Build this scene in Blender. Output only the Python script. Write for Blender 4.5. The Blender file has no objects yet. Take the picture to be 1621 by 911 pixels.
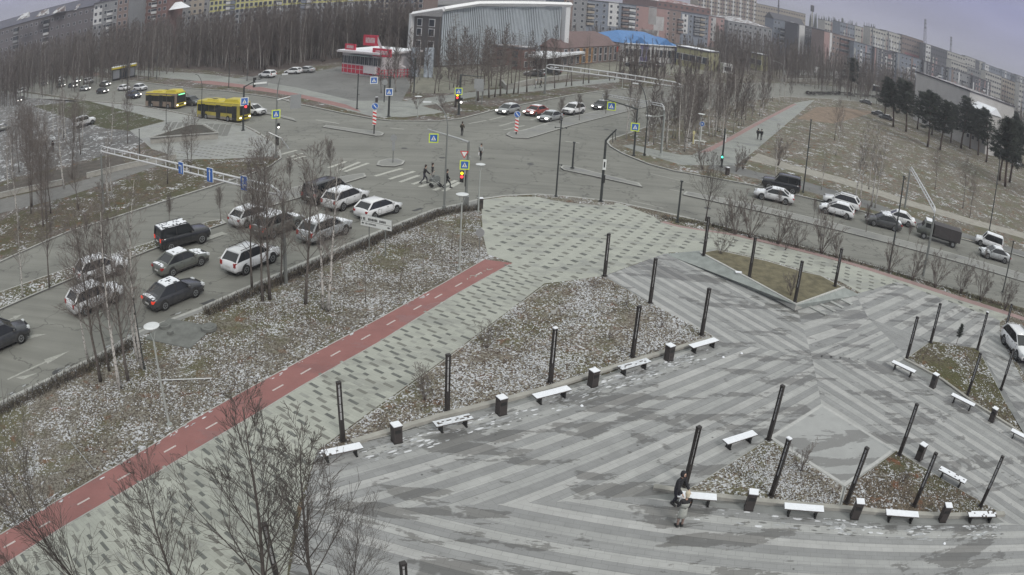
import bpy, bmesh, math, random
from mathutils import Matrix, Vector
from math import sin, cos, pi, radians, hypot, atan2, sqrt
R = random.Random(7)
SC = bpy.context.scene
COL = SC.collection

# ------------------------------------------------------------------ camera, world, sun, exposure
CAMZ = 19.12
F_, K_, PITCH, ROLL, CX, CY = 1250.17585, 0.322447188, 0.391093751, 0.06268542, 810.5, 455.5
PW = 1621.0
cd = bpy.data.cameras.new('camera'); cam = bpy.data.objects.new('camera', cd); COL.objects.link(cam); SC.camera = cam
cd.type = 'PANO'; cd.panorama_type = 'FISHEYE_LENS_POLYNOMIAL'; cd.sensor_width = 36; cd.sensor_fit = 'HORIZONTAL'
_S = F_ * 36 / PW
cd.fisheye_fov = pi
cd.fisheye_polynomial_k0 = 0; cd.fisheye_polynomial_k1 = -1 / _S; cd.fisheye_polynomial_k2 = 0
cd.fisheye_polynomial_k3 = -K_ / _S ** 3; cd.fisheye_polynomial_k4 = 0
cd.clip_start = 0.1; cd.clip_end = 8000
_M = Matrix.Rotation(pi / 2 - PITCH, 4, 'X') @ Matrix.Rotation(ROLL, 4, 'Z'); _M.translation = (0, 0, CAMZ)
cam.matrix_world = _M

SUN_EL, SUN_AZ = radians(38), radians(150)
W = bpy.data.worlds.new('World'); SC.world = W; W.use_nodes = True
nt = W.node_tree; nt.nodes.clear()
wo = nt.nodes.new('ShaderNodeOutputWorld'); bg = nt.nodes.new('ShaderNodeBackground')
sky = nt.nodes.new('ShaderNodeTexSky'); sky.sky_type = 'NISHITA'; sky.sun_disc = False
sky.sun_elevation = SUN_EL; sky.sun_rotation = SUN_AZ; sky.dust_density = 3.0; sky.air_density = 1.2
tc = nt.nodes.new('ShaderNodeTexCoord'); sep = nt.nodes.new('ShaderNodeSeparateXYZ')
nt.links.new(tc.outputs['Generated'], sep.inputs[0])
rmp = nt.nodes.new('ShaderNodeValToRGB')          # overcast dome: dimmer lavender horizon, brighter zenith
e = rmp.color_ramp.elements
e[0].position = 0.0; e[0].color = (3.5, 3.5, 4.5, 1); e[1].position = 1.0; e[1].color = (9.6, 10.0, 9.4, 1)
x_ = rmp.color_ramp.elements.new(0.12); x_.color = (2.9, 2.95, 4.9, 1)
x_ = rmp.color_ramp.elements.new(0.35); x_.color = (6.2, 6.4, 6.8, 1)
nt.links.new(sep.outputs['Z'], rmp.inputs[0])
mp = nt.nodes.new('ShaderNodeMapping'); mp.inputs['Scale'].default_value = (1.2, 1.2, 7.0)
nt.links.new(tc.outputs['Generated'], mp.inputs[0])
nz = nt.nodes.new('ShaderNodeTexNoise'); nz.inputs['Scale'].default_value = 2.2; nz.inputs['Detail'].default_value = 6
nt.links.new(mp.outputs[0], nz.inputs['Vector'])
mr = nt.nodes.new('ShaderNodeMapRange'); mr.inputs[1].default_value = .3; mr.inputs[2].default_value = .7
mr.inputs[3].default_value = .80; mr.inputs[4].default_value = 1.2
nt.links.new(nz.outputs[0], mr.inputs[0])
vm = nt.nodes.new('ShaderNodeVectorMath'); vm.operation = 'SCALE'
nt.links.new(rmp.outputs[0], vm.inputs[0]); nt.links.new(mr.outputs[0], vm.inputs['Scale'])
mx = nt.nodes.new('ShaderNodeMix'); mx.data_type = 'RGBA'; mx.inputs[0].default_value = 0.93
nt.links.new(sky.outputs[0], mx.inputs[6]); nt.links.new(vm.outputs[0], mx.inputs[7])
nt.links.new(mx.outputs[2], bg.inputs[0]); bg.inputs[1].default_value = 0.1
nt.links.new(bg.outputs[0], wo.inputs[0])
sd = bpy.data.lights.new('sun', 'SUN'); sun = bpy.data.objects.new('sun', sd); COL.objects.link(sun)
sd.energy = 1.45; sd.angle = radians(15); sd.color = (1, .97, .92)
sun.rotation_euler = (pi / 2 - SUN_EL, 0, pi - SUN_AZ); sun.location = (0, -50, 80)
SC.view_settings.view_transform = 'Standard'; SC.view_settings.look = 'None'
SC.view_settings.gamma = 1; SC.view_settings.exposure = 0.16
try: SC.view_settings.use_curve_mapping = False
except Exception: pass
SC.cycles.max_bounces = 4; SC.cycles.diffuse_bounces = 2; SC.cycles.glossy_bounces = 2; SC.cycles.transparent_max_bounces = 4
SC.cycles.use_denoising = True

# ------------------------------------------------------------------ where the lens sees a point of the place
def ray(px, py):
    x = px - CX; y = -(py - CY); r = hypot(x, y) / F_
    th = r + K_ * r ** 3
    s = sin(th) / (r * F_) if r > 1e-9 else 1 / F_
    d = (x * s, y * s, -cos(th))
    c, q = cos(ROLL), sin(ROLL)
    d = (c * d[0] - q * d[1], q * d[0] + c * d[1], d[2])
    cp, sp = cos(PITCH), sin(PITCH)
    return Vector((d[0], d[1] * sp - d[2] * cp, d[1] * cp + d[2] * sp))
Z0 = 0.12
def G(px, py, z=Z0):
    d = ray(px, py); t = (CAMZ - z) / max(-d.z, 1e-4)
    return Vector((d.x * t, d.y * t, z))
def PROJ(p):
    v = Vector(p) - Vector((0, 0, CAMZ)); cp, sp = cos(PITCH), sin(PITCH); x, y, z = v.x, v.y * sp + v.z * cp, -v.y * cp + v.z * sp
    c, q = cos(-ROLL), sin(-ROLL); x, y = c * x - q * y, q * x + c * y; th = atan2(hypot(x, y), -z); r = th
    for _ in range(12): r -= (r + K_ * r ** 3 - th) / (1 + 3 * K_ * r * r)
    h = hypot(x, y); return CX + x / h * r * F_, CY - y / h * r * F_
def P(px, py, dist):
    d = ray(px, py); t = dist / hypot(d.x, d.y)
    return Vector((d.x * t, d.y * t, CAMZ + d.z * t))
def TOP(b, px, py):
    return P(px, py, hypot(b.x, b.y)).z
def GP(pts, z=Z0): return [G(x, y, z).xy for x, y in pts]

# ------------------------------------------------------------------ materials
MATS = {}
def _nodes(name):
    m = bpy.data.materials.new(name); m.use_nodes = True
    n = m.node_tree; b = n.nodes['Principled BSDF']; return m, n, b
def pos(n, scale=(1, 1, 1), obj=False):
    if obj:
        t = n.nodes.new('ShaderNodeTexCoord'); o = t.outputs['Object']
    else:
        t = n.nodes.new('ShaderNodeNewGeometry'); o = t.outputs['Position']
    m = n.nodes.new('ShaderNodeMapping'); m.inputs['Scale'].default_value = scale
    n.links.new(o, m.inputs[0]); return m.outputs[0]
def noise(n, v, scale, detail=4, rough=.6):
    t = n.nodes.new('ShaderNodeTexNoise'); t.inputs['Scale'].default_value = scale
    t.inputs['Detail'].default_value = detail; t.inputs['Roughness'].default_value = rough
    n.links.new(v, t.inputs['Vector']); return t.outputs[0]
def ramp(n, f, a, b, va=0.0, vb=1.0):
    t = n.nodes.new('ShaderNodeMapRange'); t.inputs[1].default_value = a; t.inputs[2].default_value = b
    t.inputs[3].default_value = va; t.inputs[4].default_value = vb
    n.links.new(f, t.inputs[0]); return t.outputs[0]
def mixc(n, f, a, b):
    t = n.nodes.new('ShaderNodeMix'); t.data_type = 'RGBA'
    for sock, v in ((t.inputs[0], f), (t.inputs[6], a), (t.inputs[7], b)):
        if isinstance(v, (int, float)): sock.default_value = v
        elif isinstance(v, tuple): sock.default_value = (*v, 1)
        else: n.links.new(v, sock)
    return t.outputs[2]
def mul(n, a, b):
    t = n.nodes.new('ShaderNodeMath'); t.operation = 'MULTIPLY'
    for s, v in ((t.inputs[0], a), (t.inputs[1], b)):
        if isinstance(v, (int, float)): s.default_value = v
        else: n.links.new(v, s)
    return t.outputs[0]
def sc(c, k): return tuple(min(1, x * k) for x in c)
def bump(n, b, h, strength=.3, dist=.02):
    t = n.nodes.new('ShaderNodeBump'); t.inputs['Strength'].default_value = strength; t.inputs['Distance'].default_value = dist
    n.links.new(h, t.inputs['Height']); n.links.new(t.outputs[0], b.inputs['Normal'])
def M(name, col, rough=.8, metal=0.0, ns=4.0, na=.15, emit=None, es=1.0, obj=False, spec=None):
    """plain procedural material: base colour broken up by noise"""
    if name in MATS: return MATS[name]
    m, n, b = _nodes(name)
    if na > 0:
        f = noise(n, pos(n, obj=obj), ns, 3)
        c = mixc(n, ramp(n, f, .3, .7), sc(col, 1 - na), sc(col, 1 + na)); n.links.new(c, b.inputs['Base Color'])
    else: b.inputs['Base Color'].default_value = (*col, 1)
    b.inputs['Roughness'].default_value = rough; b.inputs['Metallic'].default_value = metal
    if spec is not None: b.inputs['Specular IOR Level'].default_value = spec
    if emit: b.inputs['Emission Color'].default_value = (*emit, 1); b.inputs['Emission Strength'].default_value = es
    MATS[name] = m; return m
def paint(name, col, rough=.28, dirt=.35):
    """car paint with road dirt that thins out upward"""
    if name in MATS: return MATS[name]
    m, n, b = _nodes(name)
    v = pos(n, obj=True); s = n.nodes.new('ShaderNodeSeparateXYZ'); n.links.new(v, s.inputs[0])
    h = ramp(n, s.outputs[2], .25, .95, 1.0, .12)
    f = mul(n, h, ramp(n, noise(n, v, 3.0), .25, .7))
    c = mixc(n, mul(n, f, dirt * 2), col, (.17, .16, .145)); n.links.new(c, b.inputs['Base Color'])
    b.inputs['Roughness'].default_value = rough; b.inputs['Coat Weight'].default_value = .35
    MATS[name] = m; return m
def frost(name, snow=.5, brown=(.085, .07, .055), straw=(.20, .185, .15), olive=(.085, .085, .045), size=7.0, rust=.12, amp=1.0):
    """rough ground of frozen clods: dead grass, rotten leaves and thin snow caught between"""
    if name in MATS: return MATS[name]
    m, n, b = _nodes(name); v = pos(n)
    vo = n.nodes.new('ShaderNodeTexVoronoi'); vo.inputs['Scale'].default_value = size; vo.inputs['Randomness'].default_value = 1
    wv = n.nodes.new('ShaderNodeVectorMath'); wv.operation = 'ADD'
    nz2 = n.nodes.new('ShaderNodeTexNoise'); nz2.inputs['Scale'].default_value = size * 1.3; n.links.new(v, nz2.inputs['Vector'])
    sv = n.nodes.new('ShaderNodeVectorMath'); sv.operation = 'SCALE'; sv.inputs['Scale'].default_value = 1.2 / size
    n.links.new(nz2.outputs['Color'], sv.inputs[0]); n.links.new(v, wv.inputs[0]); n.links.new(sv.outputs[0], wv.inputs[1])
    n.links.new(wv.outputs[0], vo.inputs['Vector'])
    cs = n.nodes.new('ShaderNodeSeparateColor'); n.links.new(vo.outputs['Color'], cs.inputs[0])
    big = noise(n, v, .16, 4, .65); mid = noise(n, v, 1.1, 4, .6); fine = noise(n, v, size * 2.5, 2)
    base = mixc(n, ramp(n, cs.outputs[1], .3, .8), brown, straw)
    base = mixc(n, mul(n, ramp(n, big, .48, .58), .8), base, olive)
    base = mixc(n, mul(n, ramp(n, mid, .58, .70), rust * 6), base, (.17, .085, .05))
    # drifts: snow gathers in some places and has melted in others
    drift = noise(n, v, .34, 5, .7)
    # snow sits on some clods, fewer where the big noise is bare
    a = n.nodes.new('ShaderNodeMath'); a.operation = 'ADD'; n.links.new(cs.outputs[0], a.inputs[0])
    n.links.new(ramp(n, drift, .36, .62, .22 * amp, -.42 * amp), a.inputs[1])
    a2 = n.nodes.new('ShaderNodeMath'); a2.operation = 'ADD'; n.links.new(a.outputs[0], a2.inputs[0])
    n.links.new(ramp(n, fine, .3, .7, -.16, .16), a2.inputs[1])
    sn = ramp(n, a2.outputs[0], 1 - snow - .05, 1 - snow + .14)
    c = mixc(n, sn, base, (.53, .54, .56)); n.links.new(c, b.inputs['Base Color'])
    b.inputs['Roughness'].default_value = .95; b.inputs['Specular IOR Level'].default_value = .15
    bump(n, b, vo.outputs['Distance'], .6, .06)
    MATS[name] = m; return m
def asphalt(name, col=(.155, .158, .148), along=None, streak=.10):
    if name in MATS: return MATS[name]
    m, n, b = _nodes(name); v = pos(n)
    f1 = noise(n, v, .22, 5, .6); f2 = noise(n, v, 40, 2)
    c = mixc(n, ramp(n, f1, .3, .7), sc(col, .88), sc(col, 1.12))
    # tyre-worn lanes along both roads
    rot = pos(n, (1, 1, 1)).node; rot.inputs['Rotation'].default_value = (0, 0, radians(along or 0)); rot.inputs['Scale'].default_value = (.035, .9, 1)
    f3 = noise(n, rot.outputs[0], 1.0, 4, .6)
    c = mixc(n, ramp(n, f3, .42, .68, 0, streak * 6), c, sc(col, .62))
    rot2 = pos(n, (1, 1, 1)).node; rot2.inputs['Rotation'].default_value = (0, 0, radians(27.5)); rot2.inputs['Scale'].default_value = (.04, 1.1, 1)
    f4 = noise(n, rot2.outputs[0], 1.3, 4, .6)
    c = mixc(n, ramp(n, f4, .46, .7, 0, streak * 4), c, sc(col, .6))
    c = mixc(n, ramp(n, f2, .3, .7, 0, .18), c, sc(col, 1.5))
    # repairs, cracks and a greasy darker crust in patches
    pt = noise(n, v, .09, 3, .5); c = mixc(n, ramp(n, pt, .56, .60, 0, .32), c, sc(col, .66)); c = mixc(n, ramp(n, pt, .40, .36, 0, .22), c, sc(col, 1.35))
    cr = n.nodes.new('ShaderNodeTexVoronoi'); cr.feature = 'DISTANCE_TO_EDGE'; cr.inputs['Scale'].default_value = .16
    wq = n.nodes.new('ShaderNodeTexNoise'); wq.inputs['Scale'].default_value = .8; wq.inputs['Detail'].default_value = 5; n.links.new(v, wq.inputs['Vector'])
    ws = n.nodes.new('ShaderNodeVectorMath'); ws.operation = 'SCALE'; ws.inputs['Scale'].default_value = 2.4; n.links.new(wq.outputs['Color'], ws.inputs[0])
    wa = n.nodes.new('ShaderNodeVectorMath'); wa.operation = 'ADD'; n.links.new(v, wa.inputs[0]); n.links.new(ws.outputs[0], wa.inputs[1]); n.links.new(wa.outputs[0], cr.inputs['Vector'])
    c = mixc(n, ramp(n, cr.outputs['Distance'], .004, .012, .7, 0), c, sc(col, .35))
    n.links.new(c, b.inputs['Base Color']); b.inputs['Roughness'].default_value = .82
    bump(n, b, f2, .15, .01); MATS[name] = m; return m
def paving(name, col, wet=.5, joint=None, jang=0, rough=.75, spots=True, jd=.62):
    """slabs with damp stains that have soft edges; optional slab joints"""
    if name in MATS: return MATS[name]
    m, n, b = _nodes(name); v = pos(n)
    f1 = noise(n, v, .9, 5, .6); f2 = noise(n, v, 22, 2); big = noise(n, v, .17, 5, .62)
    st = pos(n).node; st.inputs['Rotation'].default_value = (0, 0, radians(-jang)); st.inputs['Scale'].default_value = (.35, 1.3, 1)
    s1 = noise(n, st.outputs[0], .55, 6, .68)
    c = mixc(n, ramp(n, f1, .3, .7), sc(col, .9), sc(col, 1.1))
    c = mixc(n, ramp(n, f2, .35, .65, 0, .16), c, sc(col, .72))
    fz = noise(n, v, 5.0, 3)
    ad = n.nodes.new('ShaderNodeMath'); ad.operation = 'MULTIPLY_ADD'; n.links.new(fz, ad.inputs[0]); ad.inputs[1].default_value = .05; n.links.new(s1, ad.inputs[2]); s1 = ad.outputs[0]
    wm = mul(n, ramp(n, s1, .548, .556), ramp(n, big, .46, .475))
    hz = ramp(n, big, .3, .72, 0, .22)
    c = mixc(n, hz, c, sc(col, .62))
    c = mixc(n, mul(n, wm, min(1, wet * 1.35)), c, tuple(x * .4 for x in (col[0], col[1] * .97, col[2] * .94)))
    if joint:
        br = n.nodes.new('ShaderNodeTexBrick'); br.offset = .5; br.inputs['Scale'].default_value = 1.0
        br.inputs['Brick Width'].default_value = joint[0]; br.inputs['Row Height'].default_value = joint[1]; br.inputs['Mortar Size'].default_value = .012
        mp_ = pos(n).node; mp_.inputs['Rotation'].default_value = (0, 0, radians(-jang)); n.links.new(mp_.outputs[0], br.inputs['Vector'])
        br.inputs['Color1'].default_value = (.95, .95, .95, 1); br.inputs['Color2'].default_value = (1.04, 1.04, 1.04, 1); br.inputs['Mortar'].default_value = (jd, jd, jd, 1)
        t = n.nodes.new('ShaderNodeMix'); t.data_type = 'RGBA'; t.blend_type = 'MULTIPLY'; t.inputs[0].default_value = 1
        n.links.new(c, t.inputs[6]); n.links.new(br.outputs['Color'], t.inputs[7]); c = t.outputs[2]
    if spots:
        vo = n.nodes.new('ShaderNodeTexVoronoi'); vo.inputs['Scale'].default_value = .8; n.links.new(v, vo.inputs['Vector'])
        c = mixc(n, ramp(n, vo.outputs['Distance'], .035, .05, .8, 0), c, (.05, .05, .05))
    n.links.new(c, b.inputs['Base Color'])
    n.links.new(ramp(n, wm, 0, 1, rough, .38), b.inputs['Roughness'])
    bump(n, b, f2, .1, .01); MATS[name] = m; return m

# ------------------------------------------------------------------ mesh builder
class MB:
    def __init__(s): s.v = []; s.f = []; s.m = []; s.mats = []
    def mi(s, mat):
        if mat not in s.mats: s.mats.append(mat)
        return s.mats.index(mat)
    def add(s, vs, fs, mat):
        o = len(s.v); k = s.mi(mat); s.v += [tuple(x) for x in vs]
        for f in fs: s.f.append([i + o for i in f]); s.m.append(k)
        return s
    def box(s, c, d, mat, rz=0.0, taper=1.0):
        x, y, z = d[0] / 2, d[1] / 2, d[2] / 2; a, b = cos(rz), sin(rz); V_ = []
        for k, (i, j, l) in enumerate([(-1, -1, -1), (1, -1, -1), (1, 1, -1), (-1, 1, -1), (-1, -1, 1), (1, -1, 1), (1, 1, 1), (-1, 1, 1)]):
            t = taper if l > 0 else 1
            X, Y = i * x * t, j * y * t; V_.append((c[0] + X * a - Y * b, c[1] + X * b + Y * a, c[2] + l * z))
        return s.add(V_, [(0, 3, 2, 1), (4, 5, 6, 7), (0, 1, 5, 4), (1, 2, 6, 5), (2, 3, 7, 6), (3, 0, 4, 7)], mat)
    def tube(s, pts, rad, mat, n=6, cap=True):
        pts = [Vector(p) for p in pts]
        if not isinstance(rad, (list, tuple)): rad = [rad] * len(pts)
        V_ = []; F = []
        for i, p in enumerate(pts):
            d = (pts[min(i + 1, len(pts) - 1)] - pts[max(i - 1, 0)]); d = d.normalized() if d.length > 1e-9 else Vector((0, 0, 1))
            u = d.cross(Vector((0, 0, 1))) if abs(d.z) < .95 else d.cross(Vector((1, 0, 0))); u.normalize(); w = d.cross(u)
            for k in range(n):
                a = 2 * pi * k / n; V_.append(p + (u * cos(a) + w * sin(a)) * rad[i])
        for i in range(len(pts) - 1):
            for k in range(n):
                F.append((i * n + k, i * n + (k + 1) % n, (i + 1) * n + (k + 1) % n, (i + 1) * n + k))
        if cap: F.append(tuple(range(n))[::-1]); F.append(tuple(range((len(pts) - 1) * n, len(pts) * n)))
        return s.add(V_, F, mat)
    def prism(s, poly, z0, z1, mat, side=None):
        A = sum(poly[i][0] * poly[(i + 1) % len(poly)][1] - poly[(i + 1) % len(poly)][0] * poly[i][1] for i in range(len(poly)))
        if A < 0: poly = poly[::-1]
        n = len(poly); V_ = [(p[0], p[1], z0) for p in poly] + [(p[0], p[1], z1) for p in poly]
        s.add(V_, [tuple(range(n, 2 * n))], mat)
        o = len(s.v) - 2 * n; k = s.mi(side or mat)
        for i in range(n): s.f.append([o + i, o + (i + 1) % n, o + n + (i + 1) % n, o + n + i]); s.m.append(k)
        return s
    def rings(s, rings, mat, cap=True, closed=True):
        n = len(rings[0]); V_ = [p for r in rings for p in r]; F = []
        for i in range(len(rings) - 1):
            for k in range(n if closed else n - 1):
                F.append((i * n + k, i * n + (k + 1) % n, (i + 1) * n + (k + 1) % n, (i + 1) * n + k))
        if cap: F.append(tuple(range(n))[::-1]); F.append(tuple(range((len(rings) - 1) * n, len(rings) * n)))
        return s.add(V_, F, mat)
    def disc(s, c, r, h, mat, n=16, axis='Z', r2=None):
        r2 = r if r2 is None else r2; V_ = []
        for zz, rr in ((-h / 2, r), (h / 2, r2)):
            for k in range(n):
                a = 2 * pi * k / n; q = (rr * cos(a), rr * sin(a), zz)
                if axis == 'Y': q = (q[0], q[2], q[1])
                if axis == 'X': q = (q[2], q[0], q[1])
                V_.append((c[0] + q[0], c[1] + q[1], c[2] + q[2]))
        F = [(k, (k + 1) % n, n + (k + 1) % n, n + k) for k in range(n)] + [tuple(range(n))[::-1], tuple(range(n, 2 * n))]
        return s.add(V_, F, mat)
    def mesh(s, name, smooth=False):
        me = bpy.data.meshes.new(name); me.from_pydata(s.v, [], s.f)
        for m in s.mats: me.materials.append(m)
        if len(s.mats) > 1: me.polygons.foreach_set('material_index', s.m)
        if smooth: me.polygons.foreach_set('use_smooth', [True] * len(s.f))
        me.update(); return me
    def obj(s, name, parent=None, loc=None, rz=0.0, smooth=False, fix=True):
        me = s.mesh(name, smooth)
        if fix:
            b = bmesh.new(); b.from_mesh(me); bmesh.ops.recalc_face_normals(b, faces=b.faces); b.to_mesh(me); b.free()
        return link(name, me, parent, loc, rz)
def link(name, data, parent=None, loc=None, rz=0.0):
    o = bpy.data.objects.new(name, data); COL.objects.link(o)
    if loc is not None: o.location = loc
    o.rotation_euler[2] = rz
    if parent is not None: o.parent = parent
    return o
def tag(o, label, cat, group=None):
    o['label'] = label; o['category'] = cat
    if group: o['group'] = group
    return o
def struct(o): o['kind'] = 'structure'; return o
def stuff(o, label=None, cat=None):
    o['kind'] = 'stuff'
    if label: o['label'] = label
    if cat: o['category'] = cat
    return o
def empty(name, loc, rz=0.0, label=None, cat=None, group=None):
    o = link(name, None, None, loc, rz); o.empty_display_size = .2
    if label: tag(o, label, cat, group)
    return o
def copy_thing(src, loc, rz, label=None, group=None, scale=None, kids=True):
    c = src.copy(); COL.objects.link(c); c.location = loc; c.rotation_euler = (0, 0, rz)
    if scale is not None: c.scale = scale if isinstance(scale, tuple) else (scale,) * 3
    if label: c['label'] = label
    if group: c['group'] = group
    if kids:
        for ch in src.children:
            d = ch.copy(); COL.objects.link(d); d.parent = c
            for g in ch.children:
                h = g.copy(); COL.objects.link(h); h.parent = d
    return c
def inpoly(x, y, poly):
    r = False; n = len(poly)
    for i in range(n):
        x1, y1 = poly[i][0], poly[i][1]; x2, y2 = poly[(i + 1) % n][0], poly[(i + 1) % n][1]
        if (y1 > y) != (y2 > y) and x < (x2 - x1) * (y - y1) / (y2 - y1) + x1: r = not r
    return r
def clip(poly, nx, ny, c):
    """part of poly where nx*x+ny*y >= c"""
    out = []; n = len(poly)
    for i in range(n):
        a = poly[i]; b = poly[(i + 1) % n]; da = nx * a[0] + ny * a[1] - c; db = nx * b[0] + ny * b[1] - c
        if da >= 0: out.append(a)
        if (da >= 0) != (db >= 0):
            t = da / (da - db); out.append((a[0] + (b[0] - a[0]) * t, a[1] + (b[1] - a[1]) * t))
    return out
def area(p): return abs(sum(p[i][0] * p[(i + 1) % len(p)][1] - p[(i + 1) % len(p)][0] * p[i][1] for i in range(len(p)))) / 2
def insetpoly(poly, d):
    """offset a simple polygon inward by d"""
    A = sum(poly[i][0] * poly[(i + 1) % len(poly)][1] - poly[(i + 1) % len(poly)][0] * poly[i][1] for i in range(len(poly)))
    p = list(poly) if A > 0 else list(poly)[::-1]; n = len(p); out = []
    for i in range(n):
        a, b, c = Vector(p[i - 1]).xy, Vector(p[i]).xy, Vector(p[(i + 1) % n]).xy
        d1 = (b - a).normalized(); d2 = (c - b).normalized(); n1 = Vector((-d1.y, d1.x)); n2 = Vector((-d2.y, d2.x))
        m_ = n1 + n2; m_ = m_ / max(.35, m_.dot(n1)); out.append(b + m_ * d)
    return out
def strip(line, w, side=1):
    """closed polygon w metres wide to one side of a polyline"""
    L = [Vector(p).xy for p in line]; off = []
    for i, p in enumerate(L):
        a = L[max(0, i - 1)]; b = L[min(len(L) - 1, i + 1)]; d = (b - a).normalized(); off.append(p + Vector((-d.y, d.x)) * w * side)
    return L, off
def ribbon(mb, line, w, z0, z1, mat, side=1):
    L, O = strip(line, w, side)
    for i in range(len(L) - 1): mb.prism([L[i], L[i + 1], O[i + 1], O[i]], z0, z1, mat)
    return mb
# ------------------------------------------------------------------ the ground, roads, kerbs
m_road = asphalt('road_asphalt', (.198, .197, .177), along=-60)
m_lot = asphalt('lot_asphalt', (.165, .165, .16), along=-60, streak=.05)
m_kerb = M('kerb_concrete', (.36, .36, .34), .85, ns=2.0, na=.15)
m_kerbside = M('kerb_side_dark', (.10, .10, .095), .8, ns=3, na=.2)  # side faces of kerbs and land, darker than the kerb tops
m_soil = frost('verge_ground', .30, size=9)
m_far = frost('far_ground', .12, brown=(.10, .085, .075), straw=(.17, .155, .14), size=3.5, rust=.15)
m_field = frost('field_ground', .17, brown=(.125, .112, .092), straw=(.20, .185, .155), olive=(.13, .128, .085), size=3.6, rust=.3, amp=1.3)
m_lawn = frost('lawn_green', .10, brown=(.07, .068, .045), straw=(.085, .085, .05), olive=(.07, .08, .042), size=4, rust=.05)
m_white = M('white_road_paint', (.66, .66, .62), .7, ns=9, na=.18)
m_worn = M('worn_road_paint', (.33, .33, .30), .8, ns=6, na=.25)
m_side = paving('sidewalk_slabs', (.30, .31, .29), wet=.35, joint=(.5, .25), jang=60, spots=False)

g = MB().box((0, 1500, -.11), (5800, 5000, .1), M('terrain_earth', (.13, .12, .11), .95, ns=.02, na=.2)).obj('terrain'); struct(g)
rd = MB().prism([(-330, -5), (300, -5), (420, 330), (-420, 330)], -.05, 0, m_road).obj('road'); struct(rd)

K1 = [(-320, 800), (-120, 694), (0, 636), (147, 565), (220, 524), (314, 488), (445, 430), (620, 357), (686, 331), (729, 322), (757, 315), (800, 309), (850, 307), (905, 311), (972, 318.5), (1053, 336), (1130, 354), (1200, 372), (1335, 407), (1408, 427), (1486, 450), (1621, 492), (1760, 540), (1900, 600)]
near_poly = GP(K1) + [Vector((70, -12)), Vector((-60, -12))]
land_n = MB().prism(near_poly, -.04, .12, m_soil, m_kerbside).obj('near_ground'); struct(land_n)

K2 = [(-300, 500), (-100, 450), (0, 414.7), (109, 366.7), (177, 346), (253, 321), (330, 297), (394, 277), (430, 262), (446, 250), (444, 238), (428, 222), (406, 207), (386, 198), (360, 193.4), (303, 182), (221, 166), (138, 159), (60, 147), (0, 140), (-100, 131), (-260, 122)]
west_poly = GP(K2) + [Vector((-300, 120)), Vector((-300, 10))]
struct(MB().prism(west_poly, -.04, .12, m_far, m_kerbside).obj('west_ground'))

K3 = [(-260, 150), (-100, 119), (0, 116), (55, 117), (90, 118.5), (144, 122.5), (216, 129), (296, 139.7), (360, 144.5), (441, 156), (468, 164), (539, 178.7), (590, 188), (619, 191), (677, 191.4), (696, 191.3), (730, 188), (789, 173), (826, 166), (904, 151), (968, 142.5), (1048, 137), (1150, 133), (1240, 132), (1340, 139), (1420, 149), (1500, 164), (1621, 200)]
north_poly = [G(x, y).xy for x, y in K3 if x >= -100] + [Vector((380, 330)), Vector((300, 900)), Vector((-700, 900)), Vector((-500, 300))]
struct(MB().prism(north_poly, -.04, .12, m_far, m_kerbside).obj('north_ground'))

K4 = [(1700, 432), (1621, 407), (1537, 382), (1454, 360), (1356, 332), (1270, 311), (1205, 296), (1116, 279), (1065, 270), (1027, 260), (1007, 252), (985, 243), (966, 232), (960, 225), (964, 220), (978, 216), (1016, 203), (1048, 191), (1100, 177), (1160, 162), (1240, 153), (1330, 158), (1400, 166), (1500, 180), (1621, 225)]
east_poly = GP(K4) + [Vector((420, 250)), Vector((300, 20))]
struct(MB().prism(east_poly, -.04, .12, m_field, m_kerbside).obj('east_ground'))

kb = MB()
for line, w, s in ((K1[1:], .28, -1), (K2[:-1], .25, 1), ([p for p in K3 if p[0] >= -100][:-1], .3, 1), (K4[:-1], .25, -1)):
    ribbon(kb, GP(line), w, .0, .135, m_kerb, s)
struct(kb.obj('kerb'))

# medians: low paved islands with kerbs
def island(px, name='median', m=None, rim=.22):
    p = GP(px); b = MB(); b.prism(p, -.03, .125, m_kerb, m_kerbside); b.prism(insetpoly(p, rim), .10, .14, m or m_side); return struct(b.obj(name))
m_med = paving('median_slabs', (.25, .25, .235), wet=.3, spots=False)
island([(-120, 540), (0, 490), (114, 441), (180, 419), (235, 397), (320, 366), (358, 353), (352, 347), (330, 350), (232, 385), (109, 424), (0, 462), (-120, 506)], m=frost('median_grass', .36, size=7))
island([(392, 338), (439, 323), (482, 310.6), (542, 291), (580, 279.5), (577, 274), (555, 277), (520, 283), (470, 295), (430, 306), (385, 325)], m=m_med)
island([(596, 261), (606, 263), (625, 263.5), (638, 260), (641, 255), (630, 251.5), (612, 251.5), (599, 255)], m=m_med)
island([(395, 175), (430, 182), (469, 192), (465, 188), (430, 179), (398, 172)], m=m_med)
island([(511, 201), (560, 209), (595, 215), (605, 214.5), (608, 211), (600, 208), (560, 204), (516, 198)], m=m_med)
island([(801, 213), (812, 218), (835, 219), (850, 215), (907, 198), (1016, 171), (1110, 150), (1106, 147), (1000, 163), (930, 179), (880, 190), (830, 206), (806, 209)], m=m_med)
island([(887, 265), (893, 269), (950, 281), (1017, 296), (1012, 290), (960, 277), (905, 263), (891, 262)], m=m_med)
island([(1081, 308), (1140, 321), (1200, 334), (1300, 358), (1408, 385), (1500, 410), (1605, 441), (1760, 490), (1760, 478), (1605, 429), (1500, 399), (1400, 373), (1300, 348), (1200, 325), (1140, 313), (1086, 303)], m=m_med)

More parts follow.
